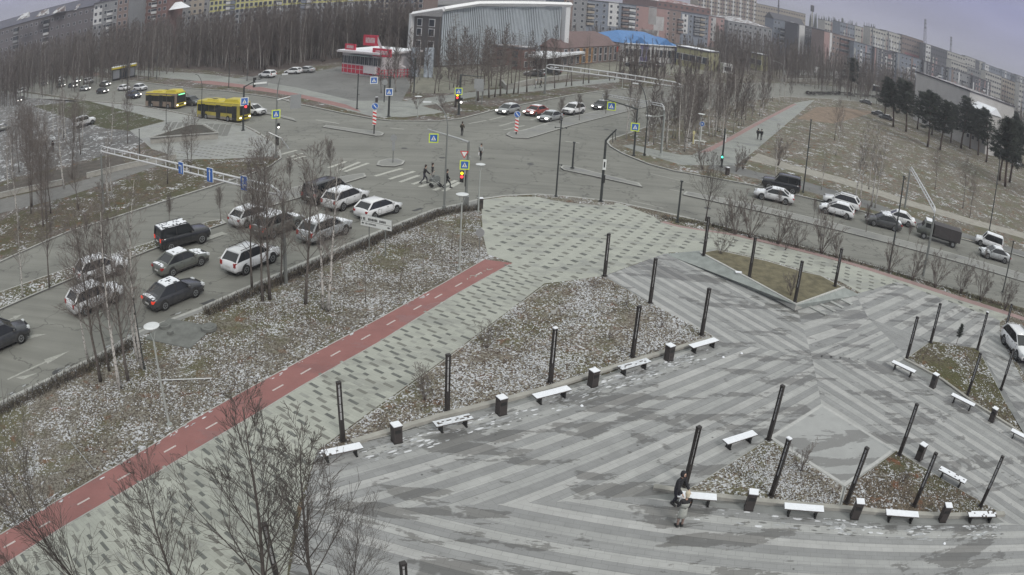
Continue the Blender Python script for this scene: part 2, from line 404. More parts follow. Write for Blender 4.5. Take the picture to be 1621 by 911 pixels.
# sheets laid on the land
def sheet(px, z0, z1, m, name, side=None, w=None):
    return struct(MB().prism(w or GP(px), z0, z1, m, side).obj(name))
STR = [(-120, 703), (0, 644), (147, 573), (220, 533), (314, 496), (445, 438), (560, 391), (620, 365), (686, 338), (729, 330)]
b = MB(); b.prism(GP([(-120, 696), (0, 638), (147, 567), (220, 526), (314, 490), (445, 432), (620, 359), (686, 333), (729, 324), (757, 317), (762, 328)] + STR[::-1]), .10, .126, paving('verge_path_slabs', (.24, .24, .23), wet=.3, spots=False)); struct(b.obj('verge_path'))
grass_px = [(-120, 712), (0, 652), (147, 580), (220, 540), (314, 503), (445, 445), (620, 371), (686, 343), (729, 334), (757, 331), (762, 370), (770, 405), (700, 445), (600, 500), (480, 564), (300, 664), (150, 748), (0, 838), (-120, 905)]
m_frost1 = frost('frosty_verge', .30, size=11, brown=(.11,.095,.08), straw=(.24,.225,.19), olive=(.12,.115,.065))
sheet(grass_px, .10, .13, m_frost1, 'grass_verge')
# bicycle path, its pale edges and broken line
bike_px = [(-60, 884), (0, 846), (150, 757), (253, 697), (300, 667), (400, 611), (480, 568), (600, 504), (700, 449), (766, 411), (811, 417), (808, 419), (720, 468), (600, 543), (480, 611), (400, 660), (253, 747), (100, 836), (0, 900), (-60, 940)]
m_red = paving('red_bike_asphalt', (.275, .125, .115), wet=.16, jang=62, spots=True)
bk = sheet(bike_px, .10, .132, m_red, 'bike_path')
eb = MB()
ribbon(eb, GP(bike_px[1:10]), .07, .12, .142, m_kerb, -1); ribbon(eb, GP(bike_px[11:19]), .07, .12, .142, m_kerb, -1)
struct(eb.obj('bike_path_edge'))
da = MB(); prev = None
for x, y in [(15, 862), (70, 831), (132, 794), (196, 755), (269, 711), (335, 674), (440, 614), (484, 588), (531, 560), (579, 534), (619, 511), (661, 487), (694, 469), (726, 451), (757, 434)]:
    c = G(x, y, .138); c2 = G(x + 10, y - 5.6, .138); a = atan2(c2.y - c.y, c2.x - c.x)
    me = MB().box((0, 0, 0), (.8, .10, .006), M('faded_path_paint', (.50, .44, .42), .8, ns=14, na=.25))
    o = me.obj('lane_dash', bk, c, a)
for i in range(9):                                   # bicycle emblem strokes near the crossing end
    a = G(738 + R.uniform(-26, 20), 446 + R.uniform(-3, 3), .138); a = G(740 + i * 4.5, 441 - i * 2.0 + R.uniform(-3, 3), .138)
    MB().box((0, 0, 0), (R.uniform(.15, .5), .07, .006), m_worn).obj('path_emblem_mark', bk, a, R.uniform(0, 3))

# paver walk beside it
m_walk = paving('walk_pavers', (.38, .39, .345), wet=.25, joint=(.6, .2), jang=-30, spots=False, jd=.86)
walk_px = [(811, 416), (808, 419), (720, 468), (600, 543), (480, 611), (400, 660), (253, 747), (100, 836), (0, 900), (-60, 940), (-60, 1100), (420, 1100), (452, 930), (470, 805), (500, 722), (503, 713), (590, 649), (700, 571), (862, 449), (905, 444), (957, 437), (1000, 420), (1060, 400), (1120, 399), (1135, 394), (1215, 412), (1270, 428), (1330, 446), (1362, 464), (1420, 452), (1500, 480), (1583, 510), (1598, 500), (1500, 468), (1400, 436), (1300, 407), (1200, 383), (1164, 374), (1120, 366), (1075, 360), (1045, 352), (1035, 343), (980, 322), (900, 322), (850, 312), (800, 312), (762, 317), (764, 370), (772, 403)]
wk = sheet(walk_px, .10, .130, m_walk, 'paver_walk')
wkp = GP(walk_px)
m_dk = [M('dark_paver_a', (.125, .13, .12), .8, ns=3, na=.15), M('dark_paver_b', (.175, .175, .155), .8, ns=3, na=.15), M('dark_paver_c', (.27, .275, .25), .8, ns=3, na=.12)]
# long dark pavers: lattice read off the walk
o0 = G(497, 610.6).xy; vb = G(503, 622.2).xy - o0; vc = G(517.7, 606.2).xy - o0
tilemesh = [MB().box((0, 0, 0), (.62, .19, .010), m).mesh('paving_slab') for m in m_dk]
halfmesh = [MB().box((0, 0, 0), (.32, .19, .010), m).mesh('paving_slab') for m in m_dk]
zoneA = GP([(811, 417), (720, 469), (600, 545), (480, 613), (400, 662), (253, 749), (100, 838), (0, 902), (-60, 942), (-60, 1100), (420, 1100), (452, 930), (470, 800), (497, 722), (500, 712), (588, 647), (698, 569), (858, 449), (880, 444)])
cand = []
for i in range(-70, 130):
    for j in range(-140, 140):
        p = o0 + vb * i + vc * j
        if inpoly(p.x, p.y, zoneA) and p.y > 9: cand.append((p.length, p.x, p.y, i, j))
cand.sort(key=lambda t: abs(t[0] - 30)); cand.sort(key=lambda t: 0 if 20 < t[0] < 46 else 1)
rest = MB(); ta = radians(-33); nt_ = 0
for k, (d, x, y, i, j) in enumerate(cand):
    km = R.choice([0, 0, 1, 1, 2]); me = (tilemesh if R.random() < .85 else halfmesh)[km]
    if nt_ < 290:
        o = link('paving_slab', me, wk, (x, y, .1335), ta); nt_ += 1
    else: rest.box((x, y, .1335), (.62, .19, .010), m_dk[km], ta)
# upper part: alternating square and narrow dark pavers
oz = G(780 + 125 / 7.345, 330 + 398 / 7.345).xy; va = G(780 + 210 / 7.345, 330 + 485 / 7.345).xy - oz; vd = G(780 + 246 / 7.345, 330 + 327 / 7.345).xy - oz
zoneB = GP([(770, 330), (764, 320), (850, 314), (900, 324), (980, 325), (1035, 346), (1080, 366), (1164, 378), (1300, 411), (1400, 440), (1500, 472), (1590, 503), (1580, 507), (1500, 477), (1420, 450), (1362, 462), (1330, 444), (1215, 410), (1135, 391), (1060, 398), (957, 434), (900, 441), (862, 444), (815, 412), (775, 400)])
ang = atan2(va.y, va.x)
for i in range(-90, 120):
    for j in range(-90, 120):
        p = oz + va * i + vd * j
        if inpoly(p.x, p.y, zoneB):
            rest.box((p.x, p.y, .1335), (.50, .36, .010), R.choice(m_dk[:2]), ang + .5)
            q = p + vd * .5
            if inpoly(q.x, q.y, zoneB): rest.box((q.x, q.y, .1335), (.42, .17, .010), R.choice(m_dk[:2]), ang + 1.1)
o = rest.obj('paving_slab', wk, fix=False); o['kind'] = 'stuff'

# red path strip and verge by the right road
sheet([(1045, 352), (1075, 360), (1164, 374), (1250, 394), (1335, 416), (1420, 443), (1520, 476), (1640, 514), (1640, 507), (1520, 468), (1420, 436), (1335, 410), (1250, 388), (1164, 369), (1090, 357), (1060, 350)], .10, .134, M('faded_red_path', (.30, .21, .20), .85, ns=1, na=.1), 'red_footpath')
sheet([(850, 311), (872, 317), (900, 322), (940, 325), (972, 325), (974, 321), (955, 318), (905, 313), (880, 310)], .10, .16, m_frost1, 'corner_bed', m_kerb)
sheet([(1039, 340), (1046, 348), (1068, 356), (1100, 362), (1164, 371), (1250, 390), (1335, 412), (1420, 438), (1520, 470), (1640, 509), (1640, 494), (1520, 461), (1410, 430), (1300, 400), (1200, 374), (1130, 356), (1060, 341)], .10, .15, frost('shrub_verge', .2, size=7), 'shrub_bed', m_kerb)

# ------------------------------------------------------------------ plaza: chevrons of paving bands
m_pbase = paving('plaza_joint', (.22, .225, .22), wet=.4)
plz_px = [(478, 806), (500, 722), (700, 662), (870, 620), (1060, 560), (1128, 540), (957, 437), (1052, 402), (1104, 408), (1262, 490), (1362, 464), (1420, 447), (1500, 476), (1583, 508), (1583, 535), (1660, 690), (1760, 860), (1760, 1100), (425, 1100), (455, 930)]
pz = sheet(plz_px, .10, .128, m_pbase, 'plaza')
tones = [(.385, .387, .378), (.283, .286, .284), (.34, .343, .337), (.262, .265, .264), (.40, .40, .392)]
def bandmats(jang):
    return [paving('band_%d_%d' % (round(jang), i), t, wet=.6, joint=(.6, .3), jang=jang, jd=.8) for i, t in enumerate(tones)]
def bands(region, ang, origin, fold_ang, s, phase=0, seq=(0, 1, 2, 3), sk=None):
    """strips parallel to ang; their edges cut a fold line (through origin, fold_ang) every s metres"""
    p = GP(region); d = Vector((cos(radians(ang)), sin(radians(ang)))); nrm = Vector((-d.y, d.x))
    fd = Vector((cos(radians(fold_ang)), sin(radians(fold_ang)))); w = s * fd.dot(nrm)
    o = Vector(origin); base = o.dot(nrm); ms = bandmats(ang)
    for k in range(-60, 60):
        a, b_ = base + w * (k + phase), base + w * (k + 1 + phase); a, b_ = min(a, b_), max(a, b_)
        q = clip([tuple(v) for v in p], nrm.x, nrm.y, a + .006); q = clip(q, -nrm.x, -nrm.y, -b_ + .006) if len(q) > 2 else q
        if len(q) < 3 or area(q) < .08: continue
        mb = MB().prism(q, .120, .136 + (k % 2) * .0015, ms[seq[k % len(seq)]]); mb.obj('paving_band', pz)
f2 = G(594, 808).xy
bands([(480, 800), (500, 722), (700, 667), (870, 625), (1060, 564), (1135, 541), (1285, 565), (1300, 640), (1216, 693), (1085, 779), (1000, 787), (838, 797), (737, 800), (640, 805), (478, 806)], 36.5, f2, 12.5, 1.22, seq=(0, 1, 2, 3, 4, 1, 0, 3))
bands([(478, 806), (640, 805), (737, 800), (838, 797), (1000, 787), (1040, 790), (1230, 815), (1400, 832), (1590, 828), (1760, 850), (1760, 1100), (425, 1100), (455, 930)], -14, f2, 12.5, 1.22, seq=(0, 1, 2, 3, 4, 1, 0, 3))
fr = G(1221, 548).xy
bands([(957, 438), (1052, 402), (1104, 408), (1262, 490), (1285, 565), (1135, 541)], -59, fr, -12.4, .70, seq=(0, 1, 4, 3, 0, 1, 2, 3))
bands([(1262, 490), (1285, 565), (1330, 545), (1375, 505), (1355, 468)], 30, G(1268, 513).xy, -75, .85, seq=(0, 1, 4, 3))
fr4 = G(1337, 564).xy; fa4 = math.degrees(atan2(*(G(1400, 571).xy - G(1290, 562).xy).yx))
bands([(1285, 565), (1305, 563), (1420, 575), (1640, 702), (1760, 770), (1760, 850), (1590, 828), (1415, 714), (1300, 640)], -59, fr4, fa4, .68, seq=(0, 1, 2, 3, 4, 1))
bands([(1285, 565), (1420, 575), (1436, 566), (1375, 505), (1330, 545)], 32, fr4, fa4, .68, seq=(0, 1, 2, 3, 4, 1))
bands([(1375, 505), (1420, 520), (1472, 541), (1436, 566)], -57, G(1400, 510).xy, 30, .9, seq=(3, 1, 3, 3, 1))
bands([(1355, 468), (1362, 464), (1420, 447), (1500, 476), (1583, 508), (1583, 522), (1548, 552), (1472, 541), (1420, 520), (1375, 505)], 34, G(1430, 465).xy, -40, .8, seq=(0, 1, 4, 3))
bands([(1583, 522), (1583, 535), (1660, 690), (1760, 860), (1690, 800), (1548, 553)], -61, G(1583, 535).xy, 30, .55, seq=(0, 3, 2, 1))
# square stage of plain concrete
m_stage = paving('stage_concrete', (.36, .365, .36), wet=.55, spots=False)
st = GP([(1300, 640), (1418, 713), (1337, 771), (1216, 693)]); b = MB()
b.prism(st, .12, .142, M('stage_edge', (.42, .42, .41), .8, na=.1)); b.prism(insetpoly(st, .22), .12, .147, m_stage); struct(b.obj('stage_slab'))

# ------------------------------------------------------------------ planting beds with kerbs
m_bedA = frost('bed_frost', .38, size=11, brown=(.12,.10,.085), straw=(.25,.23,.19), olive=(.12, .115, .065), amp=.9)
m_bedB = frost('bed_green', .22, brown=(.08, .068, .05), straw=(.13, .12, .075), olive=(.085, .085, .04), size=6.5)
m_seat = M('seat_wall_concrete', (.33, .32, .29), .85, ns=1.5, na=.15)
BEDS = {}
def bed(px, m, name='planting_bed', wall=(), walls=.30, h=.17):
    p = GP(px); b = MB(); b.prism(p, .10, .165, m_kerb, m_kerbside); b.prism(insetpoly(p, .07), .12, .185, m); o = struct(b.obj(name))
    if wall:
        w = MB(); ribbon(w, GP(wall), walls, .12, .12 + h, m_seat, -1); w.obj('seat_wall', o)
    return p
B1 = bed([(500, 719), (590, 653), (700, 574), (862, 452), (905, 447), (957, 439), (1030, 481), (1128, 533), (1128, 540), (1060, 560), (1000, 578), (940, 597), (870, 620), (790, 640), (700, 662), (620, 690)], m_bedA, wall=[(1128, 540), (1060, 560), (1000, 578), (940, 597), (870, 620), (790, 641), (700, 664), (600, 694), (560, 706)])
B2 = bed([(1088, 776), (1216, 695), (1335, 771), (1328, 803), (1230, 797), (1100, 782)], m_bedA, wall=[(1590, 819), (1500, 822), (1400, 817), (1328, 810), (1230, 802), (1100, 788), (1033, 777)])
B3 = bed([(1338, 772), (1418, 714), (1500, 765), (1588, 816), (1500, 817), (1420, 812), (1330, 803)], frost('bed_rusty', .26, rust=.22, size=9, straw=(.16, .13, .10)))
B4 = bed([(1436, 567), (1473, 541), (1548, 553), (1590, 635), (1660, 770), (1640, 745), (1620, 690), (1540, 640), (1490, 603)], m_bedB, wall=[(1660, 722), (1600, 678), (1540, 640), (1490, 603), (1430, 570)], walls=.22, h=.12)
# raised planter with battered concrete walls
b = MB(); PZ = .62; T = GP([(1106, 400), (1134, 395), (1215, 413), (1268, 429), (1300, 436), (1338, 456), (1260, 483)], PZ)
base = GP([(1052, 402), (1136, 396), (1215, 415), (1268, 431), (1300, 438), (1362, 467), (1262, 491)])
zt = PZ; m_pl = M('planter_concrete', (.25, .27, .26), .8, ns=1.2, na=.18)
n = len(T)
for i in range(n):
    j = (i + 1) % n
    b.add([(base[i].x, base[i].y, .11), (base[j].x, base[j].y, .11), (T[j].x, T[j].y, zt), (T[i].x, T[i].y, zt)], [(0, 1, 2, 3)], m_pl)
b.prism(T, .2, zt, m_kerb); b.prism(insetpoly(T, .2), .2, zt + .02, M('planter_turf', (.135, .12, .075), .95, ns=1.5, na=.35))
o = b.obj('raised_planter', fix=False); tag(o, 'raised triangular planter of grey concrete with yellowed turf above the plaza', 'planter')
cop = MB(); C2 = GP([(1106, 400), (1260, 483), (1338, 456)], PZ)
ribbon(cop, C2, .2, zt, zt + .06, M('coping_pale', (.45, .45, .43), .8, na=.1), 1); cop.obj('coping', o)
PLANTER = T
# steps beside the planter
for k in range(4):
    a = G(1282 + k * 14, 487 - k * 5.2); c = G(1302 + k * 14, 497 - k * 5.2)
    d = (c - a).xy; a2 = atan2(d.y, d.x)
    s_ = MB().box((0, 0, 0), (1.9, .32, .10), paving('step_slab', (.38, .39, .375), wet=.3, spots=False)).obj('stone_step', None, ((a.x + c.x) / 2, (a.y + c.y) / 2, .17), a2)
    struct(s_)

# road by the right edge with a parked car
sheet([(1588, 530), (1606, 512), (1760, 560), (1760, 860), (1672, 705)], .10, .134, m_lot, 'service_road')

# east side footpaths
sheet([(1130, 255), (1200, 273), (1278, 289), (1382, 321), (1460, 350), (1538, 373), (1700, 425), (1700, 435), (1538, 380), (1460, 358), (1382, 333), (1278, 303), (1200, 284), (1120, 267)], .10, .128, m_lot, 'asphalt_footpath')
sheet([(1200, 243), (1252, 261), (1335, 282), (1434, 316), (1538, 347), (1700, 392), (1700, 400), (1538, 356), (1434, 325), (1335, 292), (1252, 270), (1185, 254)], .10, .128, M('sandy_path', (.30, .285, .25), .9, ns=1, na=.15), 'sandy_footpath')
sheet([(1095, 246), (1140, 225), (1200, 192), (1260, 163), (1290, 158), (1270, 175), (1235, 205), (1215, 222), (1190, 243), (1165, 262), (1130, 262), (1080, 262), (1040, 250), (1010, 240), (985, 231), (1000, 229), (1040, 238), (1080, 246)], .10, .13, m_side, 'sidewalk')
sheet([(1105, 243), (1150, 220), (1200, 193), (1255, 165), (1262, 165), (1215, 190), (1165, 218), (1125, 240)], .12, .136, M('red_cycle_lane', (.30, .20, .19), .85, ns=1, na=.12), 'cycle_lane')
sheet([(1262, 188), (1292, 170), (1330, 170), (1385, 178), (1350, 188), (1318, 196), (1285, 192)], .10, .127, M('bare_rusty_soil', (.20, .15, .11), .95, ns=.6, na=.3), 'bare_soil')

# north side: lot, footpaths, lawns
sheet([(370, 125), (395, 120), (470, 118), (530, 108), (560, 101), (620, 104), (640, 118), (650, 135), (636, 160), (560, 164), (500, 148), (430, 140)], .10, .128, m_lot, 'parking_lot')
sheet([(-60, 109), (60, 105), (140, 106), (230, 112), (330, 118), (400, 128), (470, 139), (560, 160), (640, 160), (760, 145), (830, 137), (980, 124), (980, 130), (840, 146), (770, 157), (728, 172), (690, 180), (640, 186), (590, 185), (540, 172), (470, 152), (380, 137), (300, 127), (230, 121), (140, 113), (60, 112), (-60, 114)], .12, .134, m_side, 'sidewalk')
sheet([(300, 130), (380, 140), (456, 151), (548, 172), (572, 178), (566, 174), (548, 166), (468, 148), (400, 136), (330, 128)], .12, .139, M('red_cycle_lane_far', (.27, .155, .145), .85, ns=1, na=.12), 'cycle_lane')
sheet([(225, 127), (300, 134), (380, 143), (440, 152), (470, 160), (540, 176), (556, 178), (545, 173), (470, 156), (380, 139), (300, 131), (240, 124)], .12, .142, m_far, 'verge')
sheet([(60, 115), (78, 109), (120, 111), (165, 117), (150, 120), (100, 117.5)], .12, .142, M('rusty_verge', (.16, .105, .09), .95, ns=.5, na=.3), 'verge')
sheet([(668, 168), (700, 164), (760, 152), (850, 145), (960, 132), (1040, 125), (1045, 133), (968, 138), (900, 147), (826, 161), (790, 167), (745, 180), (727, 184), (700, 177)], .12, .142, m_far, 'verge')
sheet([(660, 110), (720, 104), (860, 108), (985, 97), (1120, 108), (1120, 118), (990, 112), (860, 124), (840, 132), (720, 148), (650, 148)], .10, .127, M('frozen_grass_far', (.20, .195, .16), .95, ns=.7, na=.25), 'grass_lawn')
sheet([(1240, 119), (1330, 121), (1420, 131), (1560, 160), (1560, 150), (1420, 122), (1330, 113), (1240, 111)], .12, .133, m_side, 'sidewalk')

m_wf = M('wood_floor', (.075, .058, .052), .95, ns=.25, na=.35)
sheet([(-60, 107), (0, 105), (100, 102), (230, 105), (330, 112), (400, 122), (430, 113), (470, 107), (540, 98), (600, 98), (640, 92), (600, 70), (400, 62), (200, 72), (0, 88), (-60, 98)], .10, .131, m_wf, 'wood_floor')
sheet([(1125, 112), (1240, 110), (1330, 112), (1420, 121), (1560, 149), (1640, 175), (1640, 165), (1500, 118), (1400, 95), (1300, 80), (1200, 72), (1130, 75)], .10, .131, m_wf, 'wood_floor')
# west side: bus stop plaza, lot, lawn pit, footpath
sheet([(205, 207), (262, 192), (235, 186), (150, 165), (60, 150), (0, 143), (0, 147), (50, 156), (130, 160), (221, 168), (303, 184), (386, 200), (428, 224), (444, 238), (443, 246), (400, 250), (350, 252), (279, 253), (262, 243), (240, 236), (225, 222)], .10, .130, paving('bus_stop_slabs', (.31, .315, .30), wet=.2, joint=(1.2, .6), jang=-25, spots=False), 'bus_plaza')
m_dkband = M('bus_plaza_dark_bands', (.17, .17, .16), .8, na=.1)  # darker paving bands across the bus plaza slabs
sb = MB()
for k in range(11):
    x = 268 + k * 9.5
    a, c = G(x, 193 - k * .1 + k * .55, .136).xy, G(x - 8, 207 + k * .9, .136).xy
    d = (c - a).normalized(); q = Vector((-d.y, d.x)) * .45
    sb.prism([a - q, a + q, c + q, c - q], .128, .136, m_dkband)
struct(sb.obj('plaza_dark_band'))
pd = MB(); w0 = G(320, 234).xy
for i in range(10):
    for j in range(26):
        p_ = w0 + Vector((.9 * (j - 12) * .9, -.35 * (j - 12))) + Vector((.5, 1.4)) * (i - 5) * .8
        if inpoly(p_.x, p_.y, GP([(265, 238), (395, 226), (430, 244), (350, 250), (285, 250)])): pd.box((p_.x, p_.y, .134), (.45, .3, .01), m_dk[1], -.4)
struct(pd.obj('dark_plaza_slabs'))
sheet([(-200, 150), (0, 144), (60, 152), (130, 163), (90, 182), (165, 202), (205, 208), (235, 222), (200, 240), (100, 262), (0, 288), (-200, 330)], .10, .127, frost('snowy_lot', .26, brown=(.13, .125, .125), straw=(.17, .165, .16), olive=(.12, .12, .12), size=2.6, rust=0), 'snowy_lot')
sheet([(52, 168), (138, 160), (262, 192), (205, 207), (168, 204), (92, 182)], .10, .135, m_lawn, 'lawn')
sheet([(-150, 350), (0, 316), (100, 295), (200, 267), (279, 247), (279, 253), (215, 275), (100, 314), (0, 338), (-150, 372)], .10, .130, M('grey_footpath', (.175, .172, .165), .9, ns=1, na=.12), 'footpath')
sheet([(-150, 392), (0, 350), (110, 322), (215, 284), (281, 256), (430, 252), (425, 258), (390, 270), (250, 312), (110, 357), (0, 402), (-150, 445)], .10, .131, frost('west_verge', .17, straw=(.13, .12, .085), olive=(.085, .08, .045), size=5.5), 'grass_verge')
sheet([(-100, 318), (0, 296), (60, 278), (120, 262), (190, 245), (200, 262), (100, 290), (0, 310), (-100, 332)], .10, .129, M('brown_slope', (.085, .075, .065), .95, ns=1, na=.3), 'brown_bank')

# ------------------------------------------------------------------ road markings
rm = MB()
def mark(a, c, w, m=m_white, z=.006):
    A, C_ = G(*a, z=0).xy, G(*c, z=0).xy; d = (C_ - A).normalized(); q = Vector((-d.y, d.x)) * w / 2
    rm.prism([A - q, A + q, C_ + q, C_ - q], .001, z, m)
for a, c in [((538, 270), (569, 257)), ((546, 272), (583, 258.5)), ((594, 279), (636, 267)), ((616, 284), (656, 271.5)), ((633, 288.5), (663, 278)), ((653, 292), (674, 285)), ((664, 296), (690, 288)), ((687, 301.5), (722, 286)), ((702, 303), (727, 289)), ((455, 250), (480, 243)), ((462, 253), (484, 247)), ((440, 246), (470, 238)), ((520, 266), (548, 256))]: mark(a, c, .42, M('zebra_paint', (.42, .42, .38), .75, ns=5, na=.25))
for a, c in [((742, 196), (770, 191)), ((798, 206), (830, 199)), ((812, 210), (838, 204)), ((840, 190), (862, 184)), ((775, 190), (800, 184)), ((790, 200), (815, 193)), ((640, 205), (618, 203)), ((500, 190), (537, 196)), ((895, 224), (918, 227))]: mark(a, c, .35, m_worn)
for a, c in [((315, 386), (356, 372)), ((310, 449), (321, 443)), ((345, 409), (365, 400)), ((330, 481), (345, 475)), ((150, 500), (168, 492)), ((480, 345), (498, 337)), ((560, 312), (585, 302)), ((1060, 300), (1180, 326)), ((1000, 318), (1050, 330)), ((1030, 275), (1100, 292))]: mark(a, c, .14, m_worn)
mark((318, 382), (356, 369), .9, m_worn)
# lane arrows painted on the carriageway
def arrow(tail, tip, w=.35):
    A, C_ = G(*tail, z=0).xy, G(*tip, z=0).xy; d = (C_ - A).normalized(); q = Vector((-d.y, d.x)); L = (C_ - A).length; m_ = A + d * L * .62
    rm.prism([A - q * .09, A + q * .09, m_ + q * .09, m_ - q * .09], .001, .006, m_worn)
    rm.prism([m_ - q * w, m_ + q * w, C_], .001, .0065, m_worn)
arrow((12, 601), (110, 556)); arrow((-20, 545), (74, 529), .4); arrow((0, 512), (36, 498), .35)
rm.prism([G(25, 598, 0).xy, G(59, 591, 0).xy, G(37, 601, 0).xy], .001, .0062, m_worn)
struct(rm.obj('road_marking'))
for x, y in [(418, 520), (560, 335), (700, 250), (840, 260), (250, 545), (1120, 330), (1300, 372), (640, 235), (960, 205), (90, 590)]:
    c = G(x, y, .004); struct(MB().disc((0, 0, 0), .36, .012, MATS.get('drain_iron') or M('drain_iron', (.05, .05, .05), .6), 20).obj('manhole_cover', None, c))
# tyre-black drain covers
for x, y in [(661, 332), (330, 478)]:
    struct(MB().box((0, 0, 0), (1.1, .35, .01), M('drain_iron', (.03, .03, .03), .6)).obj('drain_grate', None, G(x, y, .006), 1.0))
# ------------------------------------------------------------------ plaza furniture
m_dark = M('dark_bronze_metal', (.045, .04, .038), .5, .3, na=.1, obj=True)
m_black = M('black_metal', (.02, .02, .02), .5, na=0)
m_slot = M('pole_light_slot', (.42, .42, .42), .5, na=.05)
m_snow = M('snow', (.80, .82, .86), .6, ns=5, na=.05)
m_grey = M('grey_steel', (.23, .24, .23), .45, .4, na=.08)
m_galv = M('galvanised_steel', (.42, .43, .43), .4, .5, na=.08)
PH = 3.0
def plaza_pole():
    r = empty('plaza_light_pole', (0, 0, 0))
    MB().box((0, 0, .55), (.2, .17, 1.1), m_dark).box((0, 0, .015), (.34, .3, .03), m_dark).obj('pole_base', r)
    b = MB()
    for s in (-1, 1): b.box((s * .08, 0, 2.0), (.042, .15, 1.82), m_dark)
    for z in (1.5, 1.9, 2.3, 2.7): b.box((0, 0, z), (.11, .05, .03), m_dark)
    b.obj('pole_frame', r)
    MB().box((0, 0, 2.0), (.075, .04, 1.8), m_slot).obj('light_tube', r)
    MB().box((0, 0, 2.95), (.21, .17, .10), m_dark).obj('pole_cap', r)
    return r
PP = [((543, 698), 'beside the lowest left bench'), ((708, 652), 'in the big bed behind the bench dusted with crumbled snow'), ((871, 606), 'near the third bench, cap white with snow'),
      ((1001, 565), 'in the big bed just left of the upper litter bin'), ((1110.5, 531), 'at the bed corner above the topmost bench'), ((1029, 480), 'halfway up the right edge of the big bed'),
      ((957, 437), 'at the top corner of the big bed'), ((1114, 404), 'at the upper left corner of the raised planter'), ((1186, 439), 'in the middle of the raised planter turf'), ((1258, 479), 'at the pointed lower corner of the raised planter'),
      ((1321.5, 453.5), 'at the right corner of the raised planter'), ((1435, 568.5), 'at the left tip of the right hand bed'), ((1473, 542.6), 'at the top corner of the right hand bed'), ((1547, 554), 'at the upper right corner of the right hand bed'),
      ((1531, 627), 'inside the right hand bed behind its second bench'), ((1584.5, 616.6), 'between the right hand bed and service road'), ((1587, 537), 'by the kerb left of the parked white car'), ((1216.5, 696), 'at the left corner of the square stage'),
      ((1423.6, 720), 'at the right corner of the square stage'), ((1084.5, 768), 'right behind the person in the black hood'), ((1220.6, 785), 'in the snowy lower bed, with snow on its cap'), ((1340, 796), 'where the two lower beds meet below the stage'),
      ((1447, 801), 'in the rust coloured lower bed'), ((1552, 802), 'at the right tip of the rust coloured lower bed'), ((441, 925), 'among the bare crowns at bottom left'), ((645, 985), 'cut off by the bottom edge of the picture')]
POLE = plaza_pole(); first = True
for (x, y), lab in PP:
    z = .185 if y not in (404, 439, 479, 453.5) else PZ + .02
    p = G(x, y, z); rz = radians(34 if x < 1200 else -58)
    if first: POLE.location = p; POLE.rotation_euler[2] = rz; o = POLE; first = False
    else: o = copy_thing(POLE, p, rz)
    tag(o, 'slim double bar light pole ' + lab, 'light pole', 'double bar light poles of the plaza')
    if (x, y) in ((871, 606), (1220.6, 785), (1547, 554)): MB().box((0, 0, 3.02), (.22, .18, .05), m_snow).obj('snow_cap', o)

m_wood = M('bench_boards', (.09, .075, .065), .8, ns=6, na=.2, obj=True)
m_bsnow = M('bench_snow_crumbled', (.62, .64, .67), .8, ns=7, na=.25, obj=True)
BEN = [((506, 719), (572, 705), 'lowest left bench by the paver walk, thin snow worn through in spots', 1), ((688, 672), (746, 659), 'bench with crumbled patchy snow between two bins of the big bed', 2), ((846, 628), (901, 614), 'bench under smooth snow in the middle of the big bed edge', 0),
       ((981, 583), (1027, 570), 'bench with a swept dark streak in its snow beside the big bed', 2), ((1093, 549), (1135, 537), 'topmost bench at the corner of the big bed under smooth snow', 0), ((1148, 700), (1195, 685), 'lone bench beside the upper edge of the snowy lower bed', 0),
       ((1080, 783), (1127, 787), 'bench behind the standing person in the pale coat', 0), ((1242, 801), (1304, 806), 'bench at the middle of the snowy lower bed, second in the bottom row', 0), ((1403, 811), (1454, 815), 'third bench of the bottom row, below the rusty bed', 0),
       ((1533, 814), (1577, 814), 'last bench of the bottom row, its snow scribbled at one end', 1), ((1488, 741), (1529, 763), 'bench right of the rusty bed with clumps on its snow', 1), ((1413, 572), (1449, 589), 'bench at the left tip of the right hand bed', 0),
       ((1507, 624), (1543, 642), 'second bench along the right hand bed', 0), ((1597, 678), (1642, 702), 'bench cut off by the right edge of the picture', 0)]
for a, c, lab, k in BEN:
    A, B_ = G(*a, z=.57), G(*c, z=.57); m_ = (A + B_) / 2; L = max(1.7, min(2.1, (A - B_).length)); rz = atan2((B_ - A).y, (B_ - A).x)
    r = empty('park_bench', (m_.x, m_.y, .135), rz, 'flat backless ' + lab, 'bench', 'flat benches of the plaza')
    for s in range(4): MB().box((0, -.17 + s * .113, .41), (L, .10, .05), m_wood).obj('seat_board', r)
    for s in (-1, 1):
        MB().box((s * (L / 2 - .3), 0, .2), (.07, .34, .38), m_black).box((s * (L / 2 - .3), 0, .02), (.1, .42, .03), m_black).obj('leg', r)
    MB().box((0, 0, .372), (L - .3, .06, .03), m_black).obj('frame_rail', r)
    sn = MB(); nx_ = int(L / .12)
    for i in range(nx_):
        for j in range(4):
            if k == 2 and R.random() < .38 and j in (1, 2) or (k == 1 and R.random() < .13): continue
            x0 = -L / 2 + (i + .5) * L / nx_; sn.box((x0, -.17 + j * .113, .442 + R.uniform(0, .006)), (L / nx_ + .002, .115, .022), m_bsnow if k == 2 else m_snow)
    sn.obj('snow_layer', r, fix=False)

